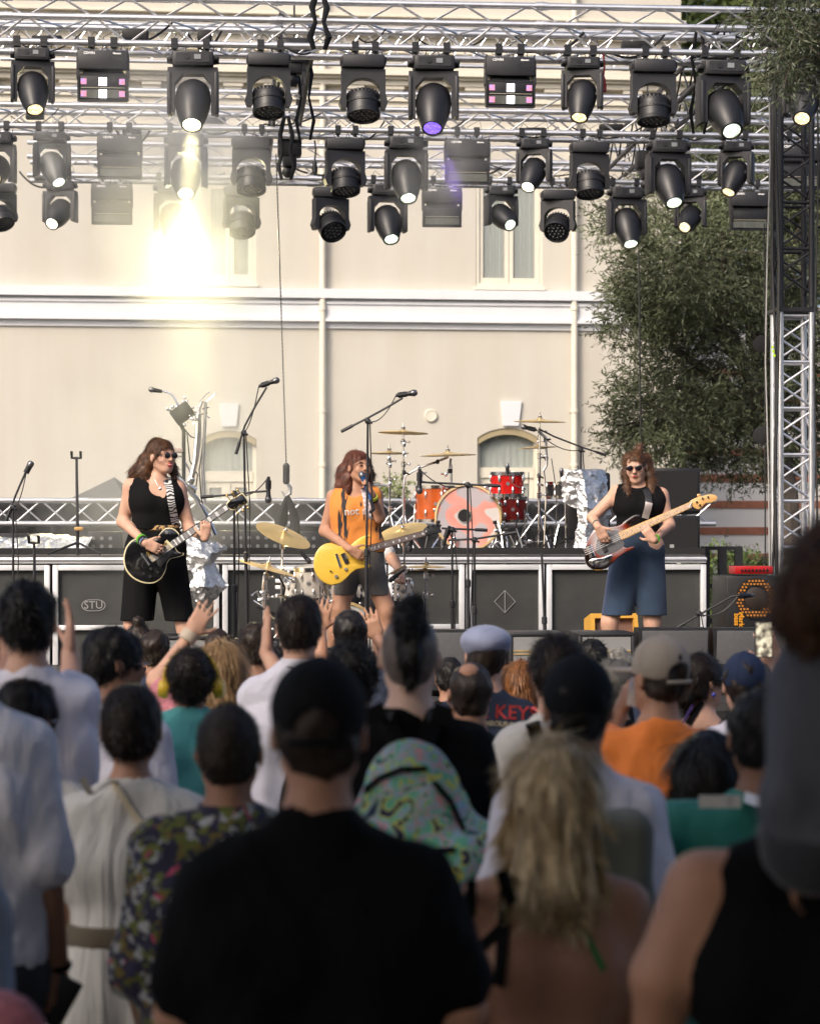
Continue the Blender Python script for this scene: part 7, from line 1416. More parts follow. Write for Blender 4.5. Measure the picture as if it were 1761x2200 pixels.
# ================================================================ THE CROWD
def C(px, py, w, label, sex='m', hd=.165, byaw=0., hyaw=None, pitch=0., k=1., sk='olive', sw=None, arms=None, hr=('short', 'dark', {}), top=None, tm=None, pants='dark', h=.011, fat=1., ar=None, sd=.085, kid=False, grp='people in the audience'):
    D = F / (w / hd); H = W(px, py, D); f = Vector((math.sin(R(byaw)), math.cos(R(byaw)), 0)); r = Vector((f.y, -f.x, 0)); z = Vector((0, 0, 1)); sw = sw or (.14 if sex == 'm' else .125) * k
    N = H - z * .165 * k - f * .02; J = dict(H=H, N=N, CH=N - z * .22 * k, WA=N - z * .40 * k, HP=N - z * .58 * k)
    for q, s_ in (('L', -1), ('R', 1)):
        S_ = N + r * s_ * sw - z * sd * k; J['S' + q] = S_; J['E' + q] = S_ + r * s_ * .045 * k - z * .28 * k - f * .02; J['W' + q] = J['E' + q] + f * .13 * k - z * .20 * k + r * s_ * -.02
        J['L' + q] = N + r * s_ * .085 * k - z * .64 * k; gz = .085 if not kid else J['L' + q].z - .42; J['A' + q] = Vector((*(N + r * s_ * .10 * k + f * (.12 if kid else 0)).xy, gz)); J['K' + q] = J['L' + q].lerp(J['A' + q], .5) + f * .02
        if kid: J['L' + q] = N + r * s_ * .06 - z * .48 * k; J['K' + q] = J['L' + q] + f * .24 - z * .02; J['A' + q] = J['K' + q] + f * .05 - z * .24
    fg = Fig(J, f, Rhead(R(hyaw if hyaw is not None else byaw), R(pitch)), k, sex, sk); fg.fat = fat; fg.D = D; fg.armr = ar or fg.armr
    if kid: J['HP'] = N - z * .46 * k
    for q, a in (arms or {}).items():
        J['E' + q] = W(a[0][0], a[0][1], D + a[0][2]); J['W' + q] = W(a[1][0], a[1][1], D + a[1][2])
        if len(a) > 2: fg.hands[q] = a[2]
    t = person(label, (N.x, N.y, 0), grp); fg.t = t; fg.bo = fg.body(t, .009 if arms else (.017 if D > 7 else .013), face=hyaw is not None and abs(hyaw) > 40)
    if hr: 
        kind, col, o = hr; hair(fg, t, kind, col, h=h * .75, masses=[(fg.J['H'] + Vector(a), fg.J['H'] + Vector(b), *c) for a, b, *c in o.get('m', [])], **{a: b for a, b in o.items() if a != 'm'})
    if top: dress(fg, top, tm, h)
    if pants: garment(fg, t, 'trousers', PM[pants], lambda S_: fg.legs(S_, .018, 2, 0, .02), .028, amp=.004, hi=fg.bbox(.2)[1])
    return fg
PM = {'dark': cloth('dark_trousers', (.02, .022, .028)), 'blue': cloth('blue_jeans', (.03, .06, .13)), 'white': None}
def dress(fg, top, m, h=.011, seed=None, sl=1.12):
    J = fg.J; k = fg.k; t = fg.t; seed = int(J['H'].x * 100) % 97; u = (J['SR'] - J['SL']).normalized(); cw = (J['SR'] - J['SL']).length * .31
    neckc = lambda S_: S_.cone(J['N'] + Vector((0, 0, .068 * k)) + fg.f * .01, J['H'], .074 * k, .06 * k, k=0, op='s')
    def tee(S_, off=.013, sl=.72, lo=.016):
        fg.torso(S_, off, fg.sex != 'm'); fg.arms(S_, off + .004, sl, loose=lo)
        S_.cone(J['N'] - Vector((0, 0, .025)), J['N'] - Vector((0, 0, .10)), .074 * k, .085 * k, k=.03)
        S_.cone(J['CH'] - u * cw, J['HP'] - fg.r * cw * .9, .108 * k * fg.fat, .112 * k * fg.fat, k=.05); S_.cone(J['CH'] + u * cw, J['HP'] + fg.r * cw * .9, .108 * k * fg.fat, .112 * k * fg.fat, k=.05); S_.cone(J['CH'], J['HP'], .11 * k, k=.05)
    hem = J['HP'].z - .09 * k
    if top == 'tee': return garment(fg, t, 't_shirt', m, tee, (.0135 if fg.D > 7 else .011), [neckc], hem, .008, 6, seed)
    if top == 'shirt': return garment(fg, t, 'shirt', m, lambda S_: tee(S_, .018, sl, .010), h * .85, [lambda S_: S_.cone(J['N'] + Vector((0, 0, .03)), J['H'], .062 * k, .06, k=0, op='s')], hem, .010, 5, seed)
    if top == 'dress':
        def b(S_): fg.torso(S_, .014); fg.arms(S_, .016, .45, loose=.03); [S_.cone(J['WA'] + fg.r * q * .05, Vector((J['WA'].x + q * .16, J['WA'].y, .35)), .10, .17, k=.06) for q in (-1, 1)]
        return garment(fg, t, 'dress', m, b, h, [neckc], .3, .008, 4, seed, stretch=(1, 1, .2))
    if top == 'tank':
        def b(S_): fg.torso(S_, .012, fg.sex != 'm'); S_.cone(J['CH'], J['HP'], .13 * k * fg.fat, k=.05)
        def c(S_):
            for q in 'LR': S_.cone(J['S' + q] + u * (.035 if q == 'R' else -.035) + Vector((0, 0, .08)), J['S' + q] + u * (.045 if q == 'R' else -.045) - Vector((0, 0, .14)), .075 * k, .06 * k, k=0, op='s')
            S_.cone(J['N'] + Vector((0, 0, .0)), J['H'], .085 * k, .07, k=0, op='s')
        return garment(fg, t, 'tank_top', m, b, h * .85, [c], hem, .005, 5, seed)
def cap(fg, m, back=True, brim=True, flat=False, tilt=0., seams=True):
    H, Rm, k = fg.J['H'], fg.Rm, fg.k; A = lambda x, y, z: H + Rm @ Vector((x, y, z)) * k; M = [[Rm[i][j] for j in range(3)] for i in range(3)]; S_ = SDF(np.array(H) - .24, np.array(H) + .24, .006)
    if flat: S_.ell(A(0, -.005, .062), [.103 * k, .125 * k, .062 * k], M, k=.02); S_.ell(A(0, .0, .035), [.086 * k, .106 * k, .045 * k], M, k=.03); S_.noise(.004, 8, 3, 2)
    else:
        S_.ell(A(0, -.012, .032), [.086 * k, .106 * k, .098 * k], M, k=.01); S_.plane(A(0, -.10, -.012), Rm @ Vector((0, .12, -1)))
        if back: S_.ell(A(0, -.125, .010), [.044 * k, .05 * k, .036 * k], M, k=.002, op='s')
    if brim: S_.ell(A(0, .135, .012), [.075 * k, .085 * k, .008 * k], M, k=.01)
    o, V, N = surf(S_, 'cap', m, fg.t); g = MB(); g.sphere(A(0, -.012, .131 if not flat else .121), .008 * k, 10, (1, 1, .5)); g.build('cap_button', m, o, world=True)
    if seams and not flat:
        for a in (0, 1.05, 2.1):
            pts = [A(.0865 * math.cos(b_) * math.cos(a), -.012 + .1065 * math.cos(b_) * math.sin(a), .032 + .0985 * math.sin(b_)) for b_ in [3.14 * i / 20 for i in range(21)]]; g = MB(); g.tube([p for p in pts if p.z > A(0, -.1, .03).z], .0012, 5); g.build('seam', m, o, world=True)
        if back: g = MB(); g.tube([A(x_, -.012 - .103 * math.sqrt(1 - (x_ / .0865) ** 2), -.014) for x_ in [-.045 + .01 * i for i in range(11)]], .007 * k, 6); g.build('strap', m, o, world=True)
    return o
def up(x=0., curl=.15, t=(1, 0, 0), n=(0, 1, 0), **q): return dict(d=(x, 0, 1), n=n, t=t, curl=curl, spread=.14, **q)
W1 = cloth('white_tee', (.66, .645, .72)); wrinkles(W1, 5, .03, (1, 1, .6)); W2 = cloth('offwhite_linen', (.60, .585, .54)); wrinkles(W2, 7, .03, (1.3, 1.3, .18)); BK = cloth('black_cotton', (.0035, .0035, .004), .95, sheen=0, spec=.15); wrinkles(BK, 5, .03); BK2 = cloth('faded_black_cotton', (.007, .007, .008), .95, sheen=0, spec=.2); NV = cloth('navy_cotton', (.010, .017, .040), sheen=0); wrinkles(NV, 6, .015)
OR = cloth('hi_vis_orange', (.85, .22, .025), .7); wrinkles(OR, 5, .025); TE = cloth('teal_cotton', (.12, .46, .43)); wrinkles(TE, 7, .02); TE2 = cloth('green_jersey', (.01, .20, .15), .6); wrinkles(TE2, 6, .02); GR = cloth('slate_cotton', (.075, .08, .10), sheen=0); wrinkles(GR, 5, .015); BR = cloth('taupe_cotton', (.11, .085, .065)); PK = cloth('pink_pattern', (.45, .16, .19), var=.4, vscale=50)
LB = cloth('pale_blue_stripe', (.55, .57, .62)); wrinkles(LB, 9, .02)
FLR = cloth('floral_print', (.02, .02, .05)); N_, L_, b_ = nodes(FLR); tc = N_.new('ShaderNodeTexCoord'); nn = N_.new('ShaderNodeTexNoise'); nn.inputs['Scale'].default_value = 30; mxv = N_.new('ShaderNodeMix'); mxv.data_type = 'RGBA'; mxv.inputs[0].default_value = .06; L_.new(tc.outputs['Object'], nn.inputs[0]); L_.new(tc.outputs['Object'], mxv.inputs[6]); L_.new(nn.outputs['Color'], mxv.inputs[7])
v_ = N_.new('ShaderNodeTexVoronoi'); v_.inputs['Scale'].default_value = 56; L_.new(mxv.outputs[2], v_.inputs['Vector']); sp = N_.new('ShaderNodeSeparateColor'); L_.new(v_.outputs['Color'], sp.inputs[0]); r_ = N_.new('ShaderNodeValToRGB'); r_.color_ramp.interpolation = 'CONSTANT'; L_.new(sp.outputs[0], r_.inputs[0]); L_.new(r_.outputs[0], b_.inputs['Base Color'])
r_.color_ramp.elements[0].color = (.012, .012, .035, 1); r_.color_ramp.elements[1].position = .42; r_.color_ramp.elements[1].color = (.10, .12, .02, 1)
for p_, c_ in ((.60, (.02, .02, .06, 1)), (.72, (.30, .32, .33, 1)), (.86, (.12, .09, .015, 1)), (.96, (.42, .05, .12, 1))): e = r_.color_ramp.elements.new(p_); e.color = c_
PAT = cloth('pastel_print', (.10, .30, .18)); N_, L_, b_ = nodes(PAT); tc = N_.new('ShaderNodeTexCoord'); v_ = N_.new('ShaderNodeTexNoise'); v_.inputs['Scale'].default_value = 17; v_.inputs['Detail'].default_value = 1.; v_.inputs['Distortion'].default_value = 1.5; L_.new(tc.outputs['Object'], v_.inputs[0]); r_ = N_.new('ShaderNodeValToRGB'); r_.color_ramp.interpolation = 'CONSTANT'; L_.new(v_.outputs[0], r_.inputs[0]); L_.new(r_.outputs[0], b_.inputs['Base Color'])
r_.color_ramp.elements[0].color = (.015, .02, .07, 1); r_.color_ramp.elements[1].position = .36; r_.color_ramp.elements[1].color = (.58, .58, .13, 1)
for p_, c_ in ((.42, (.14, .48, .30, 1)), (.49, (.30, .46, .58, 1)), (.54, (.38, .37, .40, 1)), (.58, (.66, .32, .34, 1)), (.62, (.12, .45, .27, 1)), (.68, (.02, .03, .09, 1))): e = r_.color_ramp.elements.new(p_); e.color = c_
SH = dict(n=800, L=.022); LONG = lambda w_, L_, y=-.05, n=3500, wave=.2, **q: dict(m=[((-.02, y, .0), (-.03 * w_, y - .02, -L_), .07 * w_, .06 * w_, .04), ((.02, y, .0), (.03 * w_, y - .02, -L_ * .95), .07 * w_, .06 * w_, .04)], n=n, L=.10, wave=wave, back=-.14, wid=.0035, **q)
# front row, small heads near the stage
C(299, 1385, 60, 'woman with brown hair twisted in a bun, at the guitarist\'s feet', 'f', hr=('bun', 'dark', dict(m=[((0, -.04, .09), (0, -.05, .14), .04, .035, .01)], n=900)), top='tee', tm=BK2)
C(333, 1398, 62, 'small dark haired head right of the man with glasses', 'f', hr=('short', 'dark', dict(n=900, wave=.6)), top='tee', tm=NV)
fB = C(551, 1388, 74, 'man with tousled dark hair and taupe shirt behind the raised hand', hr=('short', 'dark', dict(n=1500, L=.03, wave=.8, amp=.006)), top='tee', tm=BR)
C(590, 1440, 72, 'woman with sleek black hair between the raised arm and the white polo', 'f', hr=('bob', 'black', LONG(1., .12, n=900)), top='tee', tm=BK2)
fD = C(752, 1362, 73, 'man clapping with both hands above his cropped black hair, dark patterned shirt', sk='tan', hr=('short', 'black', dict(n=1200, L=.012)), top='tee', tm=cloth('speckled_navy', (.03, .04, .07), var=.9, vscale=90), arms=dict(L=((690, 1440, .1), (689, 1352, .2), up(.15, .25, (1, 0, 0))), R=((845, 1440, .1), (812, 1372, .2), up(-.35, .25, (-1, 0, 0)))))
C(750, 1425, 72, 'dark haired head with grey strands just above the black cap', hr=('short', 'dark', dict(n=900)), top='tee', tm=BK2)
C(1118, 1462, 62, 'woman with long auburn hair right of the denim cap', 'f', hr=('long', 'auburn', LONG(.9, .30, n=2500)), top='tee', tm=W1); C(1270, 1420, 66, 'curly dark head below the second gold striped speaker', hr=('curly', 'black', dict(n=1500, L=.03, wave=1.2, cur=.006, amp=.008)), top='tee', tm=BK2)
C(1328, 1436, 62, 'bald pink scalp seen left of the beige cap', sk='fair', hr=('fringe', 'grey', dict(n=500, L=.01, front_z=.11)), top='tee', tm=NV); C(1318, 1475, 84, 'tousled grey head left of the beige cap', hr=('short', 'grey', dict(n=2200, L=.035, wave=.8, amp=.006)), top='tee', tm=BK2)
C(965, 1455, 60, 'dark haired head peeping right of the mohawk', hr=('short', 'black', dict(n=700)), top='tee', tm=BK2); C(470, 1395, 58, 'dark head low in front of the guitarist\'s monitor', hr=('short', 'dark', dict(n=700)), top='tee', tm=NV)
# middle
f4 = C(474, 1442, 92, 'woman with ash blonde bob raising one arm with a pale wristband', 'f', sk='fair', hr=('bob', 'sandy', LONG(1.0, .14, n=3500)), top='tee', tm=PK, arms=dict(L=((338, 1462, .1), (410, 1362, .15), dict(d=(.52, 0, .85), n=(0, 1, 0), t=(1, 0, -.5), curl=.08, spread=.2))))
g = MB(); c = f4.J['WL'].lerp(f4.J['EL'], .06); g.lathe([(.030, -.022), (.036, -.02), (.036, .02), (.030, .022)], c, f4.J['EL'] - c, 16, cap=False); g.build('wristband', mat('pale_wristband', (.5, .42, .33), .8, var=0), f4.t, world=True)
f14 = C(643, 1347, 96, 'man with thick dark hair in white polo raising his left hand flat', sk='fair', hr=('short', 'dark', dict(n=4200, L=.028, wave=.35, amp=.004)), top='shirt', tm=W1, arms=dict(L=((612, 1476, .05), (572, 1402, .12), up(.02, .05, (-1, .2, .2), (1, .3, 0)))))
g = MB(); N0 = f14.J['N']; g.lathe([(.066, -.02), (.062, .018), (.066, .022), (.074, -.018)], N0 + Vector((0, .0, .03)), (0, 0, 1), 24, cap=False); cl = g.build('collar', W1, f14.t, world=True); g = MB(); g.lathe([(.0735, -.003), (.0745, 0), (.0735, .003)], N0 + Vector((0, 0, .022)), (0, 0, 1), 24, cap=False); g.build('collar_stripe', BK2, cl, world=True)
C(758, 1452, 104, 'curly dark haired head between the black cap and the mohawk', hr=('curly', 'black', dict(n=3500, L=.04, wave=1.1, cur=.007, amp=.008)), top='tee', tm=BK2)
f18 = C(1043, 1408, 88, 'man in round denim blue cap and navy t-shirt with red lettering', sk='fair', hr=('short', 'dark', dict(n=600, L=.01)), top=None); s18 = dress(f18, 'tee', NV); cap(f18, cloth('washed_denim', (.27, .30, .42), var=.2, vscale=12), flat=True, brim=False)
for tx, x, y, sz_, cc in (('BLACK KEYS', 1045, 1545, .075, mat('red_print', (.55, .05, .05), .7, var=0)), ('LUXEMBOURG', 1062, 1572, .026, mat('sand_print', (.42, .36, .24), .7, var=0))): me = text_mesh(tx, sz_, .0005, 1.05, .0015); me.transform(Matrix.Translation(W(x, y, f18.D - .5)) @ Matrix.Rotation(R(4), 4, 'Y') @ RX90); drape_mesh(me, s18, (0, 1, 0), .004); me.transform(MW[f18.t.name].inverted()); link('shirt_lettering', me, cc, f18.t)
f19 = C(1010, 1490, 96, 'balding man with short dark hair, left of the denim cap', sk='tan', hr=('fringe', 'mid', dict(n=2500, L=.010, thick=.005)), top='tee', tm=BK2)
g = MB(); g.sphere(f19.J['H'] + Vector((-.005, -.055, .078)), 1, 16, (.040, .038, .036)); g.build('bald_patch', SK['tan'], f19.t, world=True)
f21 = C(1192, 1442, 108, 'man with dark wavy hair in off white t-shirt with black shoulder strap', byaw=-8, hr=('short', 'dark', dict(n=4500, L=.04, wave=.6, amp=.006)), top=None, sk='fair'); s21 = dress(f21, 'tee', W2); strap([f21.J['SL'].lerp(f21.J['N'], .35) + Vector((0, -.4, .08)), f21.J['CH'] + Vector((.0, -.4, -.05))], .045, s21, BK, f21.t, 'bag_strap')
f2 = C(248, 1424, 106, 'man with glasses and black hair in profile, white t-shirt and black backpack strap', byaw=20, hyaw=66, pitch=-6, hr=('short', 'black', dict(n=4500, L=.03, wave=.35)), top=None, sk='olive'); s2 = dress(f2, 'tee', W1); facepart(f2, 'eyeglasses', M_STEEL, f2.t, [('t', [(.05, .095, .006), (.03, .108, .004), (.012, .112, .006), (-.01, .112, .006), (-.03, .108, .004), (-.05, .095, .006)], 0, .0022), ('t', [(.05, .095, .006), (.078, .0, .0)], 0, .0018)])
strap([f2.J['SL'].lerp(f2.J['N'], .4) + Vector((0, -.4, .07)), f2.J['CH'] + Vector((-.10, -.4, -.02)), f2.J['CH'] + Vector((-.05, -.4, -.16))], .06, s2, BK, f2.t, 'backpack_strap', off=.01, th=.012)
f1 = C(62, 1332, 120, 'tall man with thick black hair clapping, lavender white t-shirt, far left', sk='fair', h=.010, hr=('short', 'black', dict(n=4000, L=.035, wave=.5, lift=.8)), top='tee', tm=W1, arms=dict(L=((-10, 1480, .25), (10, 1408, .30), up(-.1, .1, (1, 0, 0))), R=((158, 1492, .2), (150, 1405, .28), up(.02, .12, (-.2, 1, 0), (-1, -.3, 0)))))
f5 = C(411, 1462, 96, 'small boy with curly dark hair and yellow ear defenders, teal t-shirt, carried', 'm', .155, k=.66, sk='tan', kid=True, hr=('curly', 'dark', dict(k=1.42, n=4000, L=.028, wave=1., cur=.006, amp=.007)), top='tee', tm=TE)
f5.k = .66; m_ye = mat('yellow_ear_defender', (.75, .50, .03), .35, var=.05)
for q in (-1, 1): g = MB(); c = f5.J['H'] + Vector((q * .082, .0, -.03)); g.lathe([(.0, .035), (.026, .032), (.034, .018), (.034, .0), (.028, -.004)], c, (q, -.15, .1), 20, cap=False); g.build('ear_cup', m_ye, f5.t, world=True)
g = MB(); g.tube([f5.J['H'] + Vector((.092 * math.cos(a), .005, -.01 + .115 * math.sin(a))) for a in [3.14 * i / 16 for i in range(17)]], .007, 6, 1.6); g.build('headband', m_ye, f5.t, world=True)
f7 = C(62, 1548, 122, 'woman with smooth black hair and glasses behind the white shirt, lower left', 'f', hyaw=30, sk='olive', hr=('short', 'black', dict(n=3500, L=.04, wave=.12)), top='tee', tm=W2); g = MB(); g.tube([f7.J['H'] + f7.Rm @ Vector(p) for p in ((.05, .098, .0), (.078, .06, .004), (.085, .0, .0))], .0035, 6); g.build('eyeglasses', M_STEEL, f7.t, world=True)
f26 = C(1414, 1452, 118, 'man in beige baseball cap and bright orange t-shirt drinking from a cup', hd=.175, hyaw=-32, sk='tan', h=.009, fat=1.02, hr=('short', 'mid', dict(n=2500, L=.010, thick=.006)), top=None, arms=dict(L=((1300, 1600, .18), (1330, 1535, .24), dict(d=(.35, .1, .93), n=(.9, .3, 0), t=(.3, .9, -.2), curl=.55))), sw=.155); s26 = dress(f26, 'tee', OR); cap(f26, cloth('beige_cotton_cap', (.33, .28, .225), var=.1))
t = thing('cup', 'clear plastic cup of pale drink at the lips of the man in the beige cap', 'cup', tuple(W(1362, 1492, f26.D + .2)), 0); g = MB(); g.lathe([(.028, 0), (.036, .09), (.034, .09), (.026, .004)], (0, 0, -.04), (.25, 0, 1), 20, cap=False); g.build('cup_wall', mat('plastic_cup', (.7, .72, .8), .1, var=0, alpha=.55), t); g = MB(); g.lathe([(0, .0), (.027, .0), (.031, .04), (0, .04)], (0, 0, -.036), (.25, 0, 1), 20); g.build('drink', mat('pale_beer', (.6, .42, .12), .1, var=0), t)
f27 = C(1507, 1462, 84, 'woman in profile with dark ponytail and blue earring, bare shoulders', 'f', hyaw=58, byaw=12, sk='fair', hr=('pony', 'dark', dict(m=[((-.06, -.06, .04), (-.085, -.07, -.06), .03, .035, .02), ((-.085, -.07, -.06), (-.06, -.05, -.13), .032, .015, .02)], n=3500, L=.04, wave=.3)), top=None)
s27 = dress(f27, 'tank', BK2); g = MB(); g.sphere(f27.J['H'] + f27.Rm @ Vector((.082, -.004, -.055)), .010, 8); g.build('earring', mat('blue_glass', (.03, .04, .4), .1, var=0), f27.t, world=True)
for i, (a, b_, m_, w_) in enumerate((((1530, 1520), (1497, 1570), BK, .022), ((1487, 1515), (1462, 1560), cloth('violet_cord', (.05, .02, .15)), .01))): strap([W(*a, f27.D - .4), W(*b_, f27.D - .4)], w_, f27.bo, m_, f27.t)
f28 = C(1597, 1470, 98, 'man in dark navy baseball cap holding up a phone', hd=.178, sk='fair', h=.009, hr=('short', 'dark', dict(n=1200, L=.012)), top='tee', tm=W1, arms=dict(R=((1690, 1500, .2), (1663, 1425, .25), up(-.35, .5, (-1, 0, 0)))), k=.98); cap(f28, cloth('navy_cap_cloth', (.010, .022, .065), sheen=0), back=False)
t = thing('phone', 'phone held up above the navy cap, its screen filming the stage', 'phone', tuple(W(1639, 1374, f28.D + .2)), .1); g = MB(); g.rbox((0, 0, 0), (.072, .009, .145), .004); g.build('case', M_BLK, t)
m_scr = mat('phone_screen', (.02, .02, .02), .2, var=0, emit=(.6, .5, .35), es=1.0); N_, L_, b_ = nodes(m_scr); tc = N_.new('ShaderNodeTexCoord'); n_ = N_.new('ShaderNodeTexNoise'); n_.inputs['Scale'].default_value = 40; r_ = N_.new('ShaderNodeValToRGB'); r_.color_ramp.elements[0].color = (.10, .08, .06, 1); r_.color_ramp.elements[0].position = .4; r_.color_ramp.elements[1].color = (.80, .70, .50, 1); r_.color_ramp.elements[1].position = .6; L_.new(tc.outputs['Object'], n_.inputs[0]); L_.new(n_.outputs[0], r_.inputs[0]); L_.new(r_.outputs[0], b_.inputs['Emission Color']); g = MB(); g.box((0, -.0048, 0), (.064, .001, .134)); g.build('screen', m_scr, t)
f29 = C(1518, 1665, 132, 'woman with long smooth black hair between the orange shirt and the green sleeve', 'f', sk='olive', hr=('long', 'black', LONG(1.15, .30, n=3000, wave=.1)), top='tee', tm=W2)
# nearer
f13 = C(880, 1408, 124, 'man with shaved sides and black mohawk, black t-shirt, patterned backpack', hd=.156, sk='pale', h=.008, hr=('stubble', 'stub', dict(n=900, L=.006, thick=.003, amp=.0005, lift=1.5)), top=None, sw=.155, pants='dark'); s13 = dress(f13, 'tee', BK, .010)
H = f13.J['H']; S_ = SDF(np.array(H) - .22, np.array(H) + .25, .006)
for a, b_, r0, r1 in (((0, .05, .085), (0, -.03, .115), .028, .030), ((0, -.03, .115), (0, -.08, .07), .034, .036), ((0, -.08, .07), (0, -.095, .0), .036, .030), ((0, -.095, .0), (.0, -.072, -.085), .030, .012)): S_.cone(H + Vector(a), H + Vector(b_), r0, r1, k=.02)
S_.noise(.008, 12, 4, 2); o, V, N = surf(S_, 'mohawk_hair', HR['black'], f13.t); strands('hair_strands', HR['black'], f13.t, V[V[:, 2] > H.z + .05], N[V[:, 2] > H.z + .05], 2500, .028, .003, .6, .9, -.2, 4, 3, None, .003); strands('hair_strands', HR['black'], f13.t, V, N, 3000, .03, .003, .3, .2, 1., 4, 4)
bp = thing('backpack', 'pastel green backpack with wavy pink, yellow and navy print on the mohawk man\'s back', 'backpack', tuple(W(890, 1760, f13.D - .3))); c = W(892, 1755, f13.D - .30); S_ = SDF(np.array(c) - .34, np.array(c) + .34, .008)
S_.cone(c + Vector((-.01, 0, .09)), c + Vector((0, 0, -.08)), .110, .155, k=.06, flat=(0, 1, 0), q=.7); S_.cone(c + Vector((0, 0, -.05)), c + Vector((0, 0, -.16)), .16, k=.06, flat=(0, 1, 0), q=.7); S_.cone(c + Vector((-.07, -.05, -.09)), c + Vector((.10, -.05, -.12)), .11, k=.03); S_.cone(c + Vector((.16, 0, -.05)), c + Vector((.17, 0, -.17)), .05, k=.03); S_.noise(.006, 6, 4, 2); o = S_.mesh('pack_body', PAT, bp)
for pts in ([(772, 1745), (810, 1712), (860, 1692), (920, 1690)], [(935, 1720), (975, 1765), (1005, 1830)], [(930, 1870), (985, 1868)]): strap([W(x, y, f13.D - .8) for x, y in pts], .012, o, BK, bp, 'zip', off=.004, th=.005)
for q, x0, x1 in (('L', 800, 850), ('R', 955, 915)): strap([W(x0, 1515, f13.D - .6), W(x1, 1640, f13.D - .6)], .05, s13, BK2, bp, 'shoulder_strap', off=.012, th=.012)
f22 = C(1240, 1520, 158, 'man in black cap, white t-shirt and olive grey backpack strap', hd=.180, h=.009, sk='olive', hr=('short', 'black', dict(n=2000, L=.012, thick=.007)), top=None); s22 = dress(f22, 'tee', W1, .010); cap(f22, cloth('black_cap_cloth', (.005, .006, .009), sheen=0, spec=.2), back=False, brim=True)
S_ = SDF(np.array(f22.J['WA']) - .5, np.array(f22.J['WA']) + .5, .010); c = f22.J['CH'] + Vector((.02, -.20, -.08)); S_.box(c, (.14, .07, .24), None, .05, .02); S_.noise(.005, 5, 2, 2); b2 = thing('backpack', 'flat olive grey backpack behind the blonde woman\'s hair', 'backpack', tuple(c)); S_.mesh('pack_body', cloth('olive_canvas', (.12, .125, .10)), b2)
f8 = C(283, 1562, 126, 'woman with short dark hair in long cream dress with olive belt', 'f', k=1.02, h=.009, sw=.155, sk='tan', hr=('short', 'dark', dict(n=5000, L=.03, wave=.3, amp=.003, back=-.115)), top=None, pants=None, fat=1.05); s8 = dress(f8, 'dress', W2, .010)
S_ = SDF(np.array(f8.J['WA']) - .4, np.array(f8.J['WA']) + .4, .008); 
for q in (-1, 1): S_.cone(f8.J['WA'] + Vector((q * .04, 0, -.03)), f8.J['WA'] + Vector((q * .05, 0, .05)), .122, k=.03)
S_.cone(f8.J['WA'] + Vector((-.07, 0, .0)), f8.J['WA'] + Vector((.07, 0, .0)), .120, k=.03); S_.plane(f8.J['WA'] + Vector((0, 0, .035)), (0, 0, 1)); S_.plane(f8.J['WA'] - Vector((0, 0, .025)), (0, 0, -1)); S_.mesh('belt', cloth('olive_belt', (.13, .105, .07)), f8.t)
strap([W(176, 1672, f8.D - .5), W(205, 1722, f8.D - .5), W(268, 1815, f8.D - .5), W(300, 1880, f8.D - .5)], .018, s8, cloth('cream_strap', (.60, .52, .36)), f8.t, 'bag_strap')
f9 = C(492, 1612, 142, 'man with cropped greying brown hair in dark floral shirt', h=.009, sk='olive', sw=.185, hr=('short', 'mid', dict(n=9000, L=.014, thick=.005, wave=.6, lift=1.1, amp=.002)), top=None, fat=1.06); s9 = dress(f9, 'shirt', FLR, .010)
g = MB(); g.lathe([(.078, -.03), (.070, .02), (.074, .025), (.088, -.03)], f9.J['N'] + Vector((0, 0, .01)), (0, 0, 1), 24, cap=False); g.build('collar', FLR, f9.t, world=True)
f10 = C(-72, 1392, 138, 'man at the left edge in white linen shirt with rolled sleeves holding a phone low', hd=.16, sw=.155, h=.009, sk='olive', hr=('short', 'dark', SH), top=None, arms=dict(R=((98, 1850, -.05), (126, 2075, .02), dict(d=(-.05, 0, -1), n=(-.8, .3, 0), t=(.4, .9, 0), curl=.7))))
WS = cloth('white_linen', (.64, .64, .70)); wrinkles(WS, 6, .035, (1, 1, .7)); dress(f10, 'shirt', WS, .010, sl=.98); g = MB(); c = f10.J['WR']; g.lathe([(.029, -.008), (.034, -.006), (.034, .006), (.029, .008)], c, f10.J['ER'] - c, 14, cap=False); g.build('bracelet', BK, f10.t, world=True)
t = thing('phone', 'dark phone hanging in the hand of the man in white linen', 'phone', tuple(W(125, 2150, f10.D))); g = MB(); g.rbox((0, 0, 0), (.075, .012, .13), .005, Matrix.Rotation(.5, 3, 'Y')); g.build('case', M_BLK, t)
f11 = C(-205, 1690, 175, 'person in grey blue striped shirt cut by the lower left edge', h=.012, sk='olive', hr=('short', 'dark', SH), top='shirt', tm=cloth('blue_grey_stripe', (.20, .23, .28), var=.4, vscale=14, aniso=(8, 1, .6)))
g = MB(); g.sphere(W(-5, 2245, 4.2), .1, 20, (.95, .6, 1)); tag(g.build('bag', PK), 'pink patterned cloth bag under the grey blue shirt in the lowest corner', 'bag')
f12 = C(685, 1567, 204, 'man in black mesh cap and plain black t-shirt, nearest in the middle', hd=.175, h=.008, sk='tan', sw=.182, sd=.12, fat=1.12, ar=1.12, hr=('short', 'mid', dict(n=3500, L=.010, thick=.005, back=-.10, lift=1.)), top=None, k=1.03, arms=dict(L=((392, 2180, -.03), (400, 2420, .2)), R=((985, 2170, -.03), (960, 2420, .2)))); dress(f12, 'tee', BK, .010); cap(f12, cloth('black_mesh_cap', (.005, .005, .006), sheen=0, spec=.2, var=.3, vscale=200))
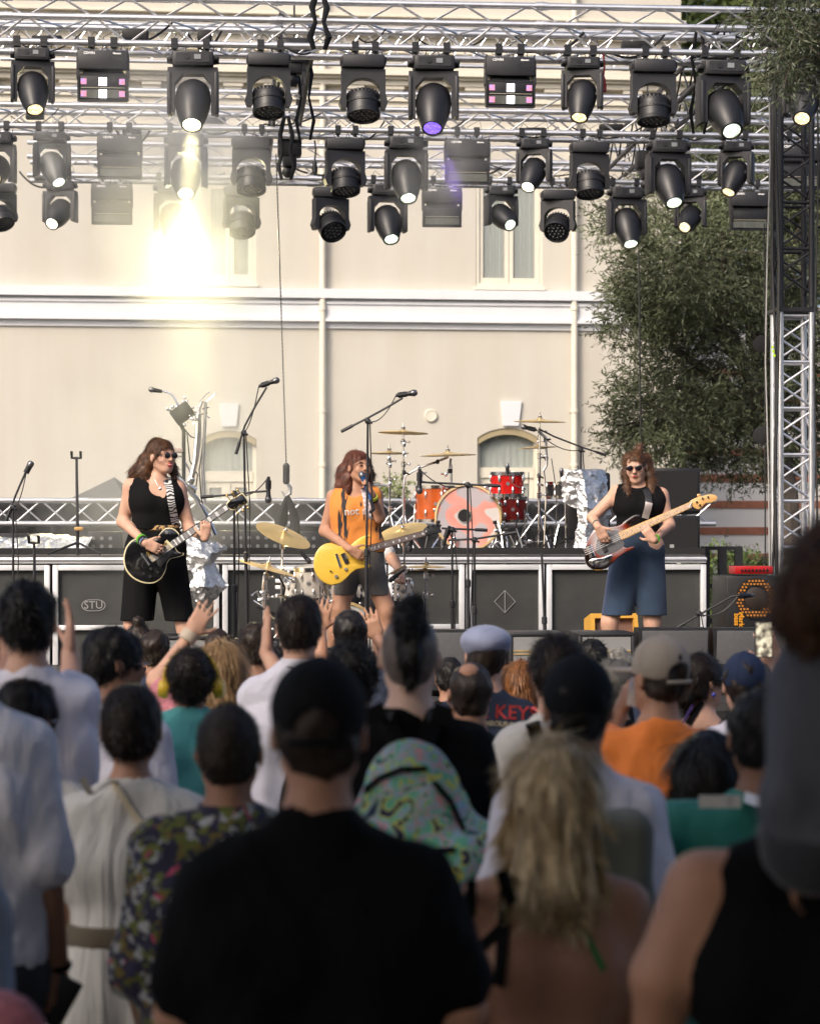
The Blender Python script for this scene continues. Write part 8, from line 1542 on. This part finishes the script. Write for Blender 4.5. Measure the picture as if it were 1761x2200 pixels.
f23 = C(1188, 1695, 170, 'woman with long streaked blonde hair and bare back, green halter straps', 'f', hd=.172, h=.008, sk='olive', sw=.155, fat=1.02, hr=('long', 'blonde', dict(m=[((-.01, -.05, .03), (-.030, -.07, -.18), .062, .050, .04), ((.02, -.05, .02), (.030, -.07, -.16), .062, .045, .04), ((-.03, -.075, -.16), (-.035, -.085, -.22), .048, .022, .03), ((.02, -.075, -.15), (.02, -.085, -.24), .046, .018, .03), ((-.065, -.04, -.08), (-.07, -.06, -.19), .024, .012, .03)], n=6500, L=.10, wave=.14, wid=.0045, cur=.004, back=-.16, amp=.007, lift=.15)), top=None)
GS = cloth('green_strap', (.02, .14, .03)); N0 = f23.J['N']; off_ = Vector((0, -.5, 0))
for pts, w_, m_ in (([(1125, 1960), (1100, 2030)], .012, GS), ([(1222, 1990), (1290, 2080), (1330, 2160)], .014, GS), ([(1012, 1890), (1010, 2000), (1022, 2120)], .022, BK), ([(1075, 1870), (1105, 1960), (1098, 2080), (1085, 2200)], .024, BK), ([(1100, 2060), (1050, 2110), (990, 2150)], .02, BK)): strap([W(x, y, f23.D - .5) for x, y in pts], w_, f23.bo, m_, f23.t, 'strap', off=.004, th=.003)
def b(S_): f23.torso(S_, .012, True)
garment(f23, f23.t, 'halter_top', GS, b, .010, [lambda S_: S_.plane(f23.J['CH'] + Vector((0, .03, -.0)), (0, -1, .25)), lambda S_: S_.plane(f23.J['N'] - Vector((0, 0, .12)), (0, 0, 1))], f23.J['HP'].z)
f30 = C(1632, 1580, 138, 'man with black hair in green jersey with white trim, arm held out', h=.009, sk='olive', hr=('short', 'black', dict(n=4000, L=.02)), top=None, arms=dict(L=((1432, 1778, -.02), (1390, 1905, .15)))); s30 = dress(f30, 'tee', TE2, .009)
g = MB(); a = f30.J['SL'].lerp(f30.J['EL'], .80); d_ = f30.J['EL'] - f30.J['SL']; g.lathe([(.058, -.012), (.072, -.010), (.071, .010), (.056, .012)], a, d_, 20, cap=False); g.build('sleeve_trim', W2, f30.t, world=True)
strap([W(1500, 1722, f30.D - .5), W(1590, 1722, f30.D - .5)], .03, s30, W2, f30.t, 'shoulder_stripe'); strap([W(1645, 1740, f30.D - .5), W(1680, 1752, f30.D - .5)], .05, s30, M_WHITE, f30.t, 'badge')
f32 = C(1800, 1585, 205, 'man in black tank top carrying a child, lower right edge', hd=.165, h=.008, k=1.04, sk='tan', sw=.235, fat=1.12, hr=('short', 'dark', SH), top='tank', tm=BK, ar=1.25, arms=dict(L=((1425, 2100, -.02), (1400, 2340, .05)), R=((2050, 2100, 0), (2080, 2330, 0))))
f31 = C(1822, 1262, 230, 'child with wavy brown hair and slate shirt riding on shoulders, top right of the crowd', hd=.175, k=.64, sk='tan', kid=True, h=.008, sw=.075, fat=.85, hr=('long', 'brown', dict(k=1.53, m=[((-.03, -.03, .0), (-.05, -.04, -.02), .088, .075, .04), ((.03, -.03, .0), (.04, -.04, -.03), .08, .07, .04)], n=5000, L=.05, wave=.5, cur=.006, amp=.008, wid=.004)), top='shirt', tm=GR)
